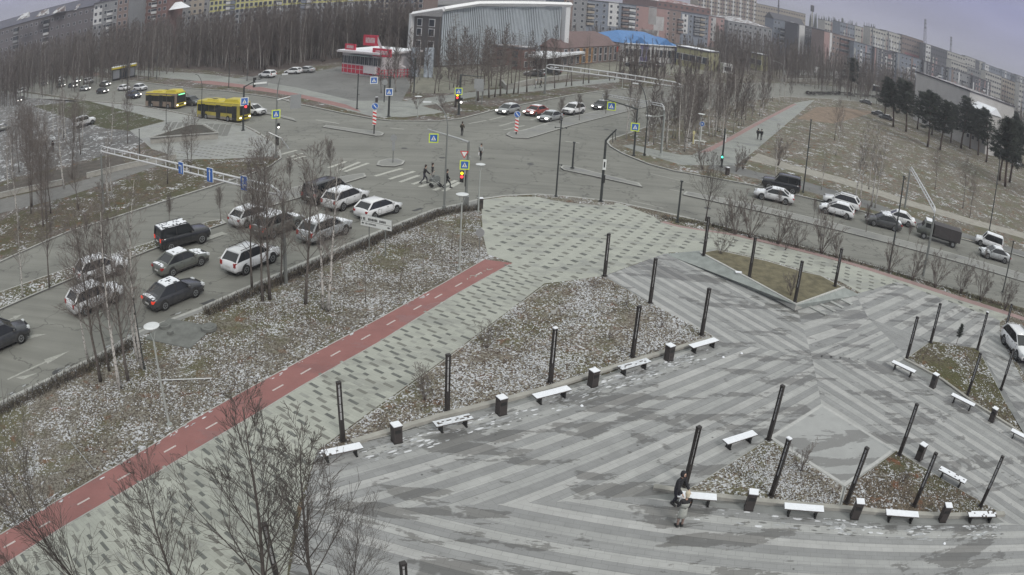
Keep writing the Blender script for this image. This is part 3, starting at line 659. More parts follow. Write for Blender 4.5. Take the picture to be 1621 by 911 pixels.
m_bin = M('litter_bin_metal', (.06, .052, .05), .55, .2, na=.1, obj=True)
def bin_(loc, rz, lab, s=1.0):
    r = empty('litter_bin', loc, rz, lab, 'litter bin', 'dark litter bins')
    b = MB().box((0, 0, .42 * s), (.40 * s, .40 * s, .80 * s), m_bin); b.box((0, 0, .012), (.44 * s, .44 * s, .024), m_black); b.obj('bin_body', r)
    MB().box((0, -.205 * s, .62 * s), (.30 * s, .02, .16 * s), m_black).obj('bin_opening', r)
    MB().box((0, 0, .86 * s), (.44 * s, .44 * s, .06 * s), m_bin).obj('bin_lid', r)
    MB().box((0, 0, .905 * s), (.42 * s, .42 * s, .035 * s), m_snow).obj('snow_layer', r)
for (x, y), rz, lab in [((628, 699), 34, 'leftmost bin between the lowest left bench and the crumbled snow bench'), ((793, 655), 34, 'second bin from the left along the big bed'), ((938, 611), 34, 'third bin along the big bed, right of the middle bench'), ((1058, 570), 34, 'bin left of the topmost bench of the big bed'),
                        ((1185, 805), -14, 'first bin of the bottom row, right of the two people'), ((1352, 819), -14, 'middle bin of the bottom row below the stage'), ((1491, 824), -14, 'last bin of the bottom row, below the rusty bed'), ((1454, 727), -58, 'bin on the corridor just right of the stage corner'),
                        ((1476, 613), -58, 'bin between the first two benches of the right hand bed'), ((1569, 667), -58, 'bin below the second bench of the right hand bed')]:
    bin_(G(x, y, .135), radians(rz), 'dark square litter ' + lab)
for (x, y), lab in [((760, 330), 'black and white litter bin at the paver corner by the crossing'), ((1151, 277), 'dark litter bin beside the traffic light with the green lamp'), ((596, 162.5), 'black litter bin behind the striped island post')]:
    bin_(G(x, y), .3, lab)

# ------------------------------------------------------------------ lamps, signs and traffic lights
m_lamp = M('lamp_white', (.62, .64, .64), .4, na=.05)
m_pale = M('pole_pale_paint', (.36, .38, .36), .5, .1, na=.08)
m_dpole = M('pole_dark_paint', (.05, .055, .055), .5, .2, na=.1)
m_yel = M('sign_fluo_yellow', (.66, .80, .06), .6, na=.04)
m_blue = M('sign_blue', (.04, .13, .42), .5, na=.04)
m_swhite = M('sign_white', (.72, .74, .72), .5, na=.04)
m_sred = M('sign_red', (.55, .04, .04), .5, na=.04)
m_back = M('sign_back', (.30, .31, .31), .5, .3, na=.05)
def disc_lamp(x, y, tx, ty, lab, r_=.42, mat=m_pale):
    b = G(x, y); H = TOP(b, tx, ty) - b.z; r = empty('disc_lamp', b, 0, lab, 'street lamp', 'disc headed lamps')
    MB().tube([(0, 0, 0), (0, 0, H * .78), (0, 0, H * .86)], [.07, .05, .045], mat, 8).disc((0, 0, .02), .16, .04, mat).obj('post', r)
    for s in (-1, 1): MB().tube([(0, 0, H * .85), (s * .22, 0, H - .06)], .02, mat, 5).obj('bracket', r)
    MB().disc((0, 0, H - .02), r_ * .82, .07, m_lamp, 24, r2=r_).disc((0, 0, H + .035), r_ * .95, .04, m_lamp, 24, r2=r_ * .7).obj('lamp_disc', r, smooth=False)
    return r
disc_lamp(268, 672, 237, 517, 'tall lamp with a white disc head in the frosty verge at lower left')
disc_lamp(727, 427, 731, 308, 'disc headed lamp in the verge just left of the paver corner')
disc_lamp(757, 335, 758.5, 260.5, 'thin disc headed lamp rising behind the corner litter bin', .4)
disc_lamp(661, 186, 663.5, 153, 'disc headed lamp on the far corner pavement', .55)
disc_lamp(1106, 233, 1111, 181, 'disc headed lamp in the birch verge carrying a round blue sign', .5)
def head_lamp(mb, p, d, s=1.0):
    mb.box((p[0] + d[0] * .3 * s, p[1] + d[1] * .3 * s, p[2]), (.7 * s, .26 * s, .12 * s), m_lamp, atan2(d[1], d[0]))
def cobra(x, y, kx, ky, tx, ty, lab, mat=m_grey, r0=.09, s=1.0, head=True):
    """pole from base to knee, then a curved arm to the luminaire"""
    b = G(x, y); D = hypot(b.x, b.y); r = empty('street_lamp', b, 0, lab, 'street lamp', 'arm lamps by the roads')
    k = P(kx, ky, D); t = P(tx, ty, D); k.x, k.y = b.x, b.y; kz = k.z - b.z; d = (t - b); tz = t.z - b.z
    MB().tube([(0, 0, 0), (0, 0, kz)], [r0, r0 * .65], mat, 8).box((0, 0, .15), (.28, .28, .3), mat).obj('post', r)
    pts = []
    for i in range(7):
        q = i / 6; pts.append((d.x * (1 - cos(q * pi / 2)) ** .9, d.y * (1 - cos(q * pi / 2)) ** .9, kz + (tz - kz) * sin(q * pi / 2)))
    MB().tube(pts, r0 * .55, mat, 6).obj('arm', r)
    if head:
        h = MB(); dd = Vector((d.x, d.y)).normalized() if d.xy.length > .05 else Vector((1, 0)); head_lamp(h, pts[-1], dd, s); h.obj('lamp_head', r)
    return r
cobra(703, 331, 705, 200, 682, 162, 'arm lamp curving left over the pedestrian crossing', m_grey)
cobra(437, 249, 437, 157, 447, 118, 'grey mast curving to the right beside the two crossing signs on the far corner', m_grey, .12)
cobra(319, 188, 306, 140, 309, 118, 'dark slim mast standing in front of the second bus', m_dpole, .08, head=False)
cobra(1020, 247, 1024, 195, 1010, 133, 'dark slanting lamp mast by the boulevard corner', m_dpole, .10)
for x, y, kx, ky, tx, ty, lab in [(1047, 248, 1050, 180, 1031, 184, 'grey mast with a floodlight on its arm at the birch verge corner'), (1341, 131, 1341, 112, 1328, 105, 'pale arm lamp behind the roundabout road, right one'), (1239, 128, 1240, 105, 1226, 97, 'pale arm lamp behind the roundabout road, left one'),
                                  (1282, 112, 1284, 106, 1276, 99, 'small pale arm lamp above the far bus shelter'), (1060, 118, 1061, 106, 1045, 103, 'pale arm lamp before the blue roofed shop'), (985, 141, 986, 122, 975, 115, 'pale arm lamp beside the boulevard gantry'), (1210, 93, 1212, 84, 1204, 78, 'far arm lamp in front of the panel blocks'),
                                  (902, 225, 981, 118, 981, 118, '')]:
    if lab: cobra(x, y, kx, ky, tx, ty, lab, m_pale, .08)
def plain_pole(x, y, tx, ty, lab, name='dark_pole', mat=m_dpole, r_=.075, bits=()):
    b = G(x, y); H = TOP(b, tx, ty) - b.z; r = empty(name, b, 0, lab, 'pole', 'slim dark poles')
    MB().tube([(0, 0, 0), (0, 0, H)], [r_, r_ * .75], mat, 8).obj('post', r)
    MB().disc((0, 0, .06), r_ * 2, .12, mat, 10).obj('pole_foot', r)
    MB().disc((0, 0, H), r_ * 1.4, .1, mat, 10).obj('pole_cap', r)
    for f, w in bits: MB().box((w / 2, 0, H * f), (abs(w), .05, .05), mat).box((w, 0, H * f), (.1, .1, .12), mat).obj('bracket', r)
    return r
for x, y, tx, ty, lab, rr, bits in [(880, 312, 885, 190, 'tall dark pole with short side brackets in the island at the top of the pavers', .08, ((.9, .5), (.9, -.5), (.42, .3))), (906, 267, 910, 226, 'short thick dark post on the median tip right of the crossing', .11, ()), (1072, 353, 1078, 287, 'dark pole in the shrub bed corner right of the paver crossing', .10, ((.8, .2),)),
                             (1271, 305, 1284, 190, 'tall dark pole behind the black pickup', .09, ((.62, .2),)), (1406, 429, 1435, 281, 'tall dark pole in the shrub bed crossing in front of the grey car', .09, ((.98, .2),)), (1564, 375, 1597, 240, 'tall dark pole right of the truck reaching up to the pines', .09, ((.6, .2),)),
                             (82, 150, 85, 102, 'dark pole at the left edge of the queue of cars', .11, ()), (17, 139, 19, 105, 'dark pole at the far left beside the bus road', .11, ()), (201, 165, 199, 92, 'dark pole in front of the bus stop kiosk', .11, ()), (143, 117, 143, 88, 'thin dark pole left of the bus stop kiosk', .1, ()),
                             (235, 127, 235, 96, 'pole with a small white board right of the kiosk', .1, ()), (248, 126, 250, 78, 'dark pole with a black box right of the kiosk', .1, ((.4, .3),)), (362, 139, 363, 98, 'dark pole above the second bus', .1, ()), (391, 128, 391, 98, 'thin dark pole beyond the traffic signal arm', .09, ()),
                             (565, 173, 567, 118, 'dark pole with a black box on the far corner pavement', .11, ((.42, .25),)), (655, 147, 656, 92, 'dark trunk like pole with a lamp before the grey building', .13, ()), (221, 244, 221, 205, 'thin dark pole at the wall behind the sign gantry', .07, ()), (263, 197, 262, 150, 'thin pale pole in front of the first bus', .06, ()),
                             (1587, 463, 1610, 385, 'dark pole by the shrubs at the right edge', .08, ()), (229, 585, 232, 470, 'thin dark rod standing in the verge beside the manholes', .04, ())]:
    plain_pole(x, y, tx, ty, lab, r_=rr, bits=bits)
def ped_sign(r, c, s=.75, face=None, yel=.09, tri=True):
    """crossing sign facing the camera side: fluo border, blue square, white triangle with a walking figure"""
    a = face if face is not None else atan2(-(r.location.y + c[1]), -(r.location.x + c[0])) - pi / 2 + pi
    o = empty_part('crossing_sign', r, c, a)
    b = MB(); b.box((0, .0, 0), (s + 2 * min(yel, .11), .02, s + 2 * min(yel, .11)), m_yel if s < .7 or yel == .14 else m_swhite); b.obj('sign_border', o)
    b = MB(); b.box((0, -.016, 0), (s, .012, s), m_blue)
    b.add([(-.34 * s, -.026, -.3 * s), (.34 * s, -.026, -.3 * s), (0, -.026, .36 * s)], [(0, 1, 2)], m_swhite)
    b.box((0, -.032, .1 * s), (.07 * s, .004, .09 * s), m_black); b.box((0, -.032, -.04 * s), (.07 * s, .004, .2 * s), m_black)
    b.add([(-.15 * s, -.032, -.24 * s), (-.09 * s, -.032, -.26 * s), (.03 * s, -.032, -.06 * s), (-.03 * s, -.032, -.06 * s)], [(0, 1, 2, 3)], m_black)
    b.add([(.15 * s, -.032, -.24 * s), (.09 * s, -.032, -.26 * s), (-.03 * s, -.032, -.08 * s), (.03 * s, -.032, -.08 * s)], [(0, 1, 2, 3)], m_black)
    b.obj('sign_plate', o, fix=False)
    return o
def empty_part(name, parent, c, a):
    o = link(name, None, parent, c, a); o.empty_display_size = .1; return o
def face_cam(p): return atan2(p.y, p.x) - pi / 2
def em(name, c, s): return M(name, sc(c, .6), .4, na=0, emit=c, es=s)
m_er, m_ey, m_eg, m_ew = em('lit_red', (1, .05, .06), 2.0), em('lit_yellow', (1, .75, .02), 2.0), em('lit_green', (.1, 1, .6), 2.0), em('lit_white', (1, .98, .93), 3.0)
def signal(r, c, lit, a, n=3, s=1.0):
    o = empty_part('signal_head', r, c, a); h = .33 * n * s
    MB().box((0, .1, 0), (.36 * s, .24, h + .1), m_black).obj('signal_housing', o)
    for k in range(n):
        m_ = {'r': m_er, 'y': m_ey, 'g': m_eg, 'w': m_ew, '-': m_black}[lit[k]]
        MB().disc((0, -.03, (n - 1 - 2 * k) * .165 * s), .135 * s, .04, m_, 14, 'Y').obj('signal_lens', o)
    return o
def mast(x, y, tx, ty, lab, mat=m_dpole, r_=.11, arm=None, cat='traffic light'):
    b = G(x, y); D = hypot(b.x, b.y); H = TOP(b, tx, ty) - b.z; r = empty('signal_mast', b, 0, lab, cat, 'signal masts of the junction')
    MB().tube([(0, 0, 0), (0, 0, H)], [r_, r_ * .8], mat, 8).disc((0, 0, .05), r_ * 1.8, .1, mat).obj('post', r)
    if arm:
        e_ = P(arm[0], arm[1], D + (arm[2] if len(arm) > 2 else 0)); v = e_ - b
        MB().tube([(0, 0, H - .08), (v.x * .25, v.y * .25, H - .08 + (v.z - H + .08) * .3), (v.x, v.y, v.z)], [.10, .085, .06], m_galv if mat is not m_dpole else mat, 8).obj('arm', r)
    return r, b, D
def onmast(D, b, x, y, dd=-.25):
    p = P(x, y, D + dd); return (p.x - b.x, p.y - b.y, p.z - b.z)
r, b, D = mast(737, 329, 741, 224, 'grey signal mast at the paver corner, arm with crossing sign, yellow and red lamps lit', m_grey, .12, (677, 205, 1.5)); fc = face_cam(b)
ped_sign(r, onmast(D + 1.3, b, 686.5, 219), .62, fc); ped_sign(r, onmast(D, b, 735.5, 261.5), .62, fc)
o = empty_part('yield_sign', r, onmast(D, b, 735, 245), fc); MB().add([(-.36, 0, .3), (.36, 0, .3), (0, 0, -.34)], [(0, 1, 2)], m_sred).add([(-.24, -.012, .23), (.24, -.012, .23), (0, -.012, -.2)], [(0, 1, 2)], m_swhite).obj('sign_plate', o, fix=False)
signal(r, onmast(D, b, 731, 280), 'yr-', fc, 3, .9); signal(r, onmast(D, b, 740, 286, .1), '---', fc + pi / 2, 3, .9)
MB().box(onmast(D, b, 743, 258, .2), (.1, .5, 1.1), m_back, fc).obj('sign_back_board', r)
MB().box((0, 0, .5), (.5, .3, 1.0), m_grey, fc).obj('control_box', r)
r, b, D = mast(385, 207, 387, 137, 'dark signal mast with red lamp and crossing sign before the second bus', m_dpole, .16, (424, 120, 2)); fc = face_cam(b)
ped_sign(r, onmast(D, b, 387, 161), .95, fc, .16); signal(r, onmast(D, b, 389, 174), 'r--', fc, 3, 1.3)
signal(r, onmast(D + 1, b, 403, 131), '---', fc, 3, 1.3); MB().box(onmast(D + 1, b, 414, 132), (1.9, .06, 1.0), m_back, fc).box(onmast(D + 1, b, 412, 132, -.35), (1.9, .04, .25), m_swhite, fc).obj('direction_board', r)
r, b, D = mast(437, 250, 437, 158, 'grey signal mast on the far left corner with level arm and hanging board', m_grey, .13, (474, 150, 0)); fc = face_cam(b)
ped_sign(r, onmast(D, b, 437, 181), .78, fc, .14); MB().box(onmast(D, b, 468, 161), (1.25, .06, 1.6), m_back, fc).obj('hanging_board', r)
signal(r, onmast(D, b, 441, 200), '-w-', fc, 2, .8); signal(r, onmast(D, b, 439, 223), '---', fc, 3, 1.0)
v0 = onmast(D, b, 425, 210); v1 = onmast(D, b, 445, 219); v2 = onmast(D, b, 457, 236); MB().tube([v0, v1, v2], .09, m_galv, 6).obj('curved_arm', r)
r, b, D = mast(615, 185, 617, 121, 'dark signal mast with two white edged crossing signs on the far corner pavement', m_dpole, .16, (590, 119, 0)); fc = face_cam(b)
ped_sign(r, onmast(D, b, 592, 127.5), .85, fc, .16); ped_sign(r, onmast(D, b, 616, 146), .85, fc, .16)
r, b, D = mast(726, 182, 729, 118, 'dark signal mast with yellow and red lamps lit before the larch trees', m_dpole, .17, (764, 122, 0)); fc = face_cam(b)
ped_sign(r, onmast(D, b, 726, 145), .85, fc, .14); signal(r, onmast(D, b, 724, 155), 'yr-', fc, 3, 1.1); signal(r, onmast(D, b, 730, 160), '-w-', fc, 2, 1.2)
MB().box(onmast(D, b, 758, 133), (1.3, .06, 1.5), m_back, fc).obj('hanging_board', r)
r, b, D = mast(1003, 247, 1007, 172, 'dark signal mast with two crossing signs, one hanging from its arm, at the boulevard corner', m_dpole, .12, (958, 157, 3)); fc = face_cam(b)
ped_sign(r, onmast(D + 2.6, b, 968, 168.5), .82, fc, .14); ped_sign(r, onmast(D, b, 1005.5, 201.5), .78, fc, .14)
r, b, D = mast(951, 320, 962, 222, 'thick dark mast with short raised arm and oval plate above the pavers', m_dpole, .13, (976, 205, 0)); fc = face_cam(b)
MB().box(onmast(D, b, 957, 261), (.3, .1, .95), m_swhite, fc).box(onmast(D, b, 957, 261, -.33), (.12, .04, .5), m_black, fc).obj('oval_plate', r)
for dx in (0, 4): MB().tube([onmast(D, b, 970 + dx, 210 - dx), onmast(D, b, 970 + dx, 226 - dx)], .04, m_dpole, 5).obj('hanger', r)
signal(r, onmast(D, b, 956, 283), '---', fc + pi, 3, .6)
r, b, D = mast(1142, 265, 1149, 204, 'dark signal post with a glowing green lamp by the far footpath', m_dpole, .13); fc = face_cam(b)
signal(r, onmast(D, b, 1143, 251), 'g-', fc, 2, 1.0); MB().box(onmast(D, b, 1149, 219), (.1, .1, .9), m_swhite, fc).obj('side_plate', r)
# striped island posts with blue discs
def striped(x, y, tx, ty, lab, s=1.0):
    b = G(x, y); H = TOP(b, tx, ty) - b.z; fc = face_cam(b); r = empty('island_sign_post', b, fc, lab, 'road sign', 'striped island posts')
    MB().tube([(0, 0, 0), (0, 0, H - .3)], .08, m_black, 8).obj('post', r)
    MB().disc((0, -.1, H - .38 * s), .38 * s, .05, m_swhite, 20, 'Y').disc((0, -.13, H - .38 * s), .34 * s, .04, m_blue, 20, 'Y').obj('blue_disc', r)
    MB().add([(-.2 * s, -.155, H - .2 * s), (-.12 * s, -.155, H - .14 * s), (.2 * s, -.155, H - .55 * s), (.12 * s, -.155, H - .6 * s)], [(0, 1, 2, 3)], m_swhite).obj('disc_arrow', r, fix=False)
    h0, h1 = H - .85 * s - 1.6 * s, H - .85 * s; bd = MB(); bd.box((0, -.08, (h0 + h1) / 2), (.4 * s, .04, h1 - h0), m_swhite)
    k = 0; z = h0
    while z < h1 - .2 * s:
        a0 = max(h0, z); bd.add([(-.2 * s, -.105, z + .1 * s), (.2 * s, -.105, z - .05 * s if z > h0 else z), (.2 * s, -.105, z + .14 * s), (-.2 * s, -.105, z + .3 * s)], [(0, 1, 2, 3)], m_sred); z += .4 * s
    bd.obj('striped_board', r, fix=False)
striped(592, 212.5, 595, 163, 'red and white striped board under a blue arrow disc on the left island', 1.15)
striped(817, 213, 818, 176, 'red and white striped board under a bright blue disc on the boulevard island', 1.1)
b = G(622, 258); H = TOP(b, 623, 213) - b.z; r = empty('round_sign_back', b, face_cam(b), 'grey back of a round road sign on the crossing island', 'road sign')
MB().tube([(0, 0, 0), (0, 0, H)], .06, m_grey, 8).obj('post', r); MB().disc((0, -.07, H - .38), .36, .03, m_back, 20, 'Y').obj('sign_disc', r); MB().box((0, -.08, H - 1.25), (.3, .04, 1.0), m_back).obj('lower_board', r)
b = G(705, 428); r = empty('round_sign_back', G(758, 412), face_cam(b), 'grey round sign seen edge on in the verge by the paver corner', 'road sign')
MB().tube([(0, 0, 0), (0, 0, 2.4)], .035, m_grey, 8).obj('post', r); MB().disc((0, -.05, 2.0), .3, .03, m_back, 20, 'Y').obj('sign_disc', r)
b = G(609, 183); r = empty('round_sign_back', G(608, 162), face_cam(b), 'dark round sign on a thin post before the far trees', 'road sign')
MB().tube([(0, 0, 0), (0, 0, 3.6)], .09, m_dpole, 8).obj('post', r); MB().disc((0, -.1, 3.3), .45, .05, m_back, 20, 'Y').obj('sign_disc', r)
b = G(1106, 233); r = empty('blue_round_sign', G(1109, 222), face_cam(b), 'round blue sign on a white post in the birch verge', 'road sign')
MB().tube([(0, 0, 0), (0, 0, 2.6)], .05, m_swhite, 8).obj('post', r); MB().disc((0, -.08, 2.4), .38, .03, m_swhite, 20, 'Y').disc((0, -.1, 2.4), .34, .03, m_blue, 20, 'Y').disc((.05, -.12, 2.4), .1, .02, m_swhite, 10, 'Y').obj('sign_disc', r)
b = G(1097, 228); r = empty('yellow_hydrant_post', b, 0, 'small pale yellow post with a low white barrier in the birch verge', 'post')
MB().tube([(0, 0, 0), (0, 0, 1.5)], .09, M('hydrant_yellow', (.6, .55, .3), .6), 8).box((0, 0, 1.6), (.3, .3, .4), M('hydrant_yellow', (.6, .55, .3), .6)).obj('post', r); MB().box((.9, 0, .55), (1.9, .08, .12), m_swhite).box((.2, 0, .3), (.07, .07, .55), m_swhite).box((1.6, 0, .3), (.07, .07, .55), m_swhite).obj('barrier_rail', r)

# direction board in the verge, seen with its two posts
pa, pb = G(586, 396), G(606, 412)
A = P(571.5, 337, pa.xy.length - .2); B_ = P(620.5, 352.5, pb.xy.length + .3); A2 = P(571.5, 356, pa.xy.length - .2)
v = B_ - A; L = v.xy.length; az = atan2(v.y, v.x); Hh = abs(A.z - A2.z) * .86
r = empty('direction_board', (A.x, A.y, Z0), az, 'white two line direction board on two steel posts in the verge beside the white hatchback', 'road sign')
zt_ = (A.z + B_.z) / 2 - Z0
MB().box((L / 2, 0, zt_ - Hh / 2), (L, .06, Hh), m_back).obj('board_back', r)
MB().box((L / 2, -.045, zt_ - Hh / 2), (L - .03, .03, Hh - .03), m_swhite).obj('board_face', r)
tx_ = MB()
def word(x0, z, ws, h):
    x = x0
    for w in ws:
        if w > 0: tx_.box((x + w / 2, -.063, z), (w, .006, h * R.uniform(.8, 1)), m_black); x += w + .035
        else: x -= w
z1, z2 = zt_ - Hh * .30, zt_ - Hh * .74; u = L / 3.4
word(.10 * u, z1, [.08 * u, -.06, .1 * u, .08 * u], Hh * .3); word(.85 * u, z1, [.11 * u, .12 * u, .09 * u, .12 * u, .1 * u, .11 * u, .1 * u, -.2 * u, .1 * u, .1 * u, .09 * u, .12 * u, .08 * u], Hh * .24)
word(.55 * u, z2, [.05 * u, .06 * u, .05 * u, -.08 * u, .08 * u, .07 * u, .08 * u, .07 * u, .08 * u, .07 * u, .08 * u], Hh * .17)
for x0, d_ in ((.12 * u, -1), (L - .45 * u, 1)):
    xx = x0 + (.3 * u if d_ > 0 else 0)
    tx_.add([(xx, -.066, z2), (xx - d_ * .14 * u, -.066, z2 + .09), (xx - d_ * .14 * u, -.066, z2 - .09)], [(0, 1, 2)], m_black); tx_.box((xx - d_ * .2 * u, -.063, z2), (.16 * u, .006, .08), m_black)
tx_.box((L / 2, -.063, zt_ - Hh * .52), (L - .05, .005, .02), m_black); tx_.obj('board_lettering', r, fix=False)
for f in (.25, .78): MB().tube([(L * f, .09, 0), (L * f, .09, zt_ - .1)], .045, m_grey, 8).obj('post', r)

# sign gantries
def gantry(b1, t1, b2, t2, lab, r_=.10, signs=(), gap=.55, mat=None, curve=True):
    mat = mat or M('gantry_white', (.60, .61, .62), .5, na=.05); g1, g2 = G(*b1), G(*b2); z1, z2 = P(*t1, g1.xy.length).z, P(*t2, g2.xy.length).z; zz = (z1 + z2) / 2
    v = g2 - g1; L = v.xy.length; az = atan2(v.y, v.x)
    r = empty('sign_gantry', g1, az, lab, 'sign gantry', 'sign gantries'); h1, h2 = z1 - g1.z, z2 - g2.z
    MB().tube([(0, 0, 0), (0, 0, h1 - .7)], [r_ * 1.3, r_], m_grey, 8).obj('post', r); MB().tube([(L, 0, 0), (L, 0, h2 - .7)], [r_ * 1.3, r_], m_grey, 8).obj('post', r)
    def zat(t): return h1 + (h2 - h1) * t
    def tx(px):
        lo, hi = 0.0, 1.0
        for _ in range(24):
            m_ = (lo + hi) / 2; q = g1 + Vector((v.x * m_, v.y * m_, zat(m_)))
            if (PROJ(q)[0] < px) == (g2.x > g1.x): lo = m_
            else: hi = m_
        return (lo + hi) / 2
    for q in (0, gap):
        MB().tube([(0, 0, h1 - .8), (.12, 0, h1 - .25 - q * .4), (.6, 0, zat(.02) - q), (L * .5, 0, zat(.5) - q), (L - 1.2, 0, zat(.97) - q), (L - .3, 0, h2 - .3 - q * .4), (L, 0, h2 - .95)], r_ * .65, mat, 8).obj('beam', r)
    n_ = int(L / 1.6)
    for k in range(1, n_):
        t = k / n_; MB().tube([(L * t, 0, zat(t)), (L * t, 0, zat(t) - gap)], r_ * .35, mat, 5).obj('strut', r)
    for t, s, kind in signs:
        t = tx(t)
        o = empty_part('lane_sign', r, (L * t, 0, zat(t) - gap / 2), 0)
        MB().box((0, -.1, 0), (s, .05, s * 1.35), m_swhite).box((0, -.13, 0), (s * .94, .03, s * 1.28), m_blue).obj('sign_plate', o)
        a = MB()
        if kind == 'l': a.box((.12 * s, -.15, -.1 * s), (.12 * s, .01, .8 * s), m_swhite).box((-.08 * s, -.15, .27 * s), (.5 * s, .01, .12 * s), m_swhite).add([(-.42 * s, -.15, .27 * s), (-.22 * s, -.15, .42 * s), (-.22 * s, -.15, .12 * s)], [(0, 1, 2)], m_swhite)
        elif kind == 's': a.box((0, -.15, -.1 * s), (.12 * s, .01, .85 * s), m_swhite).add([(-.17 * s, -.15, .3 * s), (.17 * s, -.15, .3 * s), (0, -.15, .58 * s)], [(0, 1, 2)], m_swhite)
        else: a.box((-.1 * s, -.15, -.05 * s), (.12 * s, .01, .9 * s), m_swhite).box((.1 * s, -.15, -.15 * s), (.4 * s, .01, .12 * s), m_swhite).add([(-.26 * s, -.15, .35 * s), (.06 * s, -.15, .35 * s), (-.1 * s, -.15, .58 * s)], [(0, 1, 2)], m_swhite).add([(.25 * s, -.15, 0), (.25 * s, -.15, -.3 * s), (.42 * s, -.15, -.15 * s)], [(0, 1, 2)], m_swhite)
        a.obj('sign_arrow', o, fix=False)
    return r
gantry((165, 337), (158, 232), (453, 449), (440, 299), 'white double rail gantry with three blue lane arrow signs over the left carriageway', .10, [(288, .70, 'l'), (334, .78, 's'), (388, .74, 'r')], .5)
gantry((862, 149), (866, 102), (1076, 186), (1078, 132), 'long pale double rail gantry across the boulevard in front of the blue roofed shop', .16, (), .8)
gantry((952, 172), (948, 148), (1046, 243), (1052, 166), 'short pale gantry arm reaching over the boulevard lanes by the corner', .09, (), .3)
gantry((1461, 437), (1480, 330), (1432, 330), (1441, 262), 'white double rail gantry over the right road, seen nearly end on', .11, (), .4)

# manhole slab and fallen pole in the verge
m_mh = M('weathered_concrete', (.15, .155, .145), .9, ns=2, na=.2)
r = empty('manhole_slab', G(283, 528, .13), radians(-8), 'low concrete slab with two round manhole lids in the frosty verge', 'manhole')
MB().box((0, 0, .03), (3.6, 3.0, .06), m_mh).obj('slab', r)
for x, y, q in ((-1.3, .3, .4), (1.7, 1.1, .52)): MB().disc((x, y, .15), q, .18, m_mh, 20).disc((x, y, .25), q * .6, .04, m_mh, 16).obj('manhole_lid', r)
MB().box((-.4, -.4, .16), (.35, .3, .2), m_mh).obj('concrete_block', r)
a, c = G(255, 602, .2), G(336, 599, .2); o = MB().tube([(0, 0, 0), tuple(c - a)], .035, m_galv, 6).obj('fallen_pipe', None, a); tag(o, 'thin pale pipe lying across the verge beside the disc lamp', 'pipe')
a, c = G(113, 700, .2), G(150, 745, .2); o = MB().tube([(0, 0, 0), tuple(c - a)], .02, m_galv, 6).obj('fallen_pipe', None, a); tag(o, 'short thin rod leaning in the frosty verge by the bicycle path', 'pipe')
a = G(876, 497, .2); o = MB().box((0, 0, .12), (.3, .04, .24), M('notice_grey', (.42, .42, .40), .7, na=.1)).box((0, .02, 0), (.04, .04, .3), m_grey).obj('small_notice', None, a); tag(o, 'small pale notice plate standing in the big frosty bed', 'notice')
a = G(1169, 432, PZ + .03); o = MB().box((0, 0, .04), (.5, .25, .08), m_snow).obj('paper_scrap', None, a); tag(o, 'small white scrap on the turf of the raised planter', 'litter')
for (x, y), lab in [((1145, 566), 'white litter scrap below the topmost bench, left one'), ((1174, 560), 'white litter scrap below the topmost bench, right one'), ((1495, 861), 'white litter scrap on the bottom row of paving bands'), ((921, 643), 'white litter scrap near the third bench')]:
    o = MB().disc((0, 0, .03), .09, .05, m_snow, 8, r2=.05).obj('litter_scrap', None, G(x, y, .138)); tag(o, lab, 'litter')

# concrete walls on the west side
def wall(px, h, th, lab, top=False):
    pts = GP(px); r = empty('concrete_wall', (0, 0, 0), 0, lab, 'wall'); b = MB(); ribbon(b, pts, th, .10, .12 + h, m_seat, 1); b.obj('wall_body', r)
    b = MB(); ribbon(b, pts, th + .04, .12 + h, .12 + h + .05, m_kerb, 1); b.obj('coping', r)
wall([(279, 252), (200, 267), (137, 282)], .6, .25, 'low pale concrete wall below the bus plaza, right stretch')
wall([(99, 292), (50, 302), (0, 313), (-80, 330)], .6, .25, 'low pale concrete wall at the left edge, left stretch')
T = GP([(238, 228), (345, 220.5), (322, 207), (303, 207)]); r = empty('planter_wall', (0, 0, 0), 0, 'triangular concrete planter with dark soil on the bus plaza', 'planter')
zt2 = .12 + .95
MB().prism(T, .1, zt2 - .12, m_seat).obj('planter_body', r); b = MB(); ribbon(b, T + [T[0]], .28, zt2 - .12, zt2, m_kerb, -1); b.obj('coping', r)
MB().prism(insetpoly(T, .25), .5, zt2 - .04, M('planter_soil', (.06, .055, .045), .95, ns=2, na=.4)).obj('soil', r)
# ------------------------------------------------------------------ vehicles (x forward, y left)
m_glass = M('car_glass', (.018, .02, .022), .08, na=0, spec=.6)
m_tyre = M('tyre_rubber', (.022, .022, .022), .9, na=.1, obj=True)
m_rim = M('wheel_rim', (.30, .31, .32), .35, .6, na=.08)
m_plast = M('black_plastic', (.03, .03, .03), .7, na=.1, obj=True)
m_hl = M('headlight_glass', (.55, .57, .58), .15, na=0)
m_hlit = em('headlight_lit', (1, .97, .92), 4.0)
m_tl = M('tail_light_red', (.32, .015, .015), .3, na=0)
m_tlit = em('tail_light_lit', (1, .07, .03), .35)
m_orange = em('indicator_lit', (1, .45, .05), 2.0)
m_plate = M('number_plate', (.55, .55, .53), .5, na=0)
WH, PA, BK, GY, SV, BL, RD, DG, BR, DB = [paint('paint_' + n_, c, r_, d_) for n_, c, r_, d_ in (('white', (.72, .73, .74), .25, .25), ('pearl', (.60, .61, .62), .3, .35), ('black', (.016, .018, .022), .2, .22), ('grey', (.10, .11, .10), .3, .4), ('silver', (.33, .35, .36), .28, .4), ('blue', (.02, .035, .08), .25, .25), ('red', (.33, .045, .03), .3, .3), ('darkgrey', (.045, .05, .055), .28, .3), ('beige', (.28, .25, .20), .35, .4), ('graphite', (.03, .033, .04), .25, .25))]
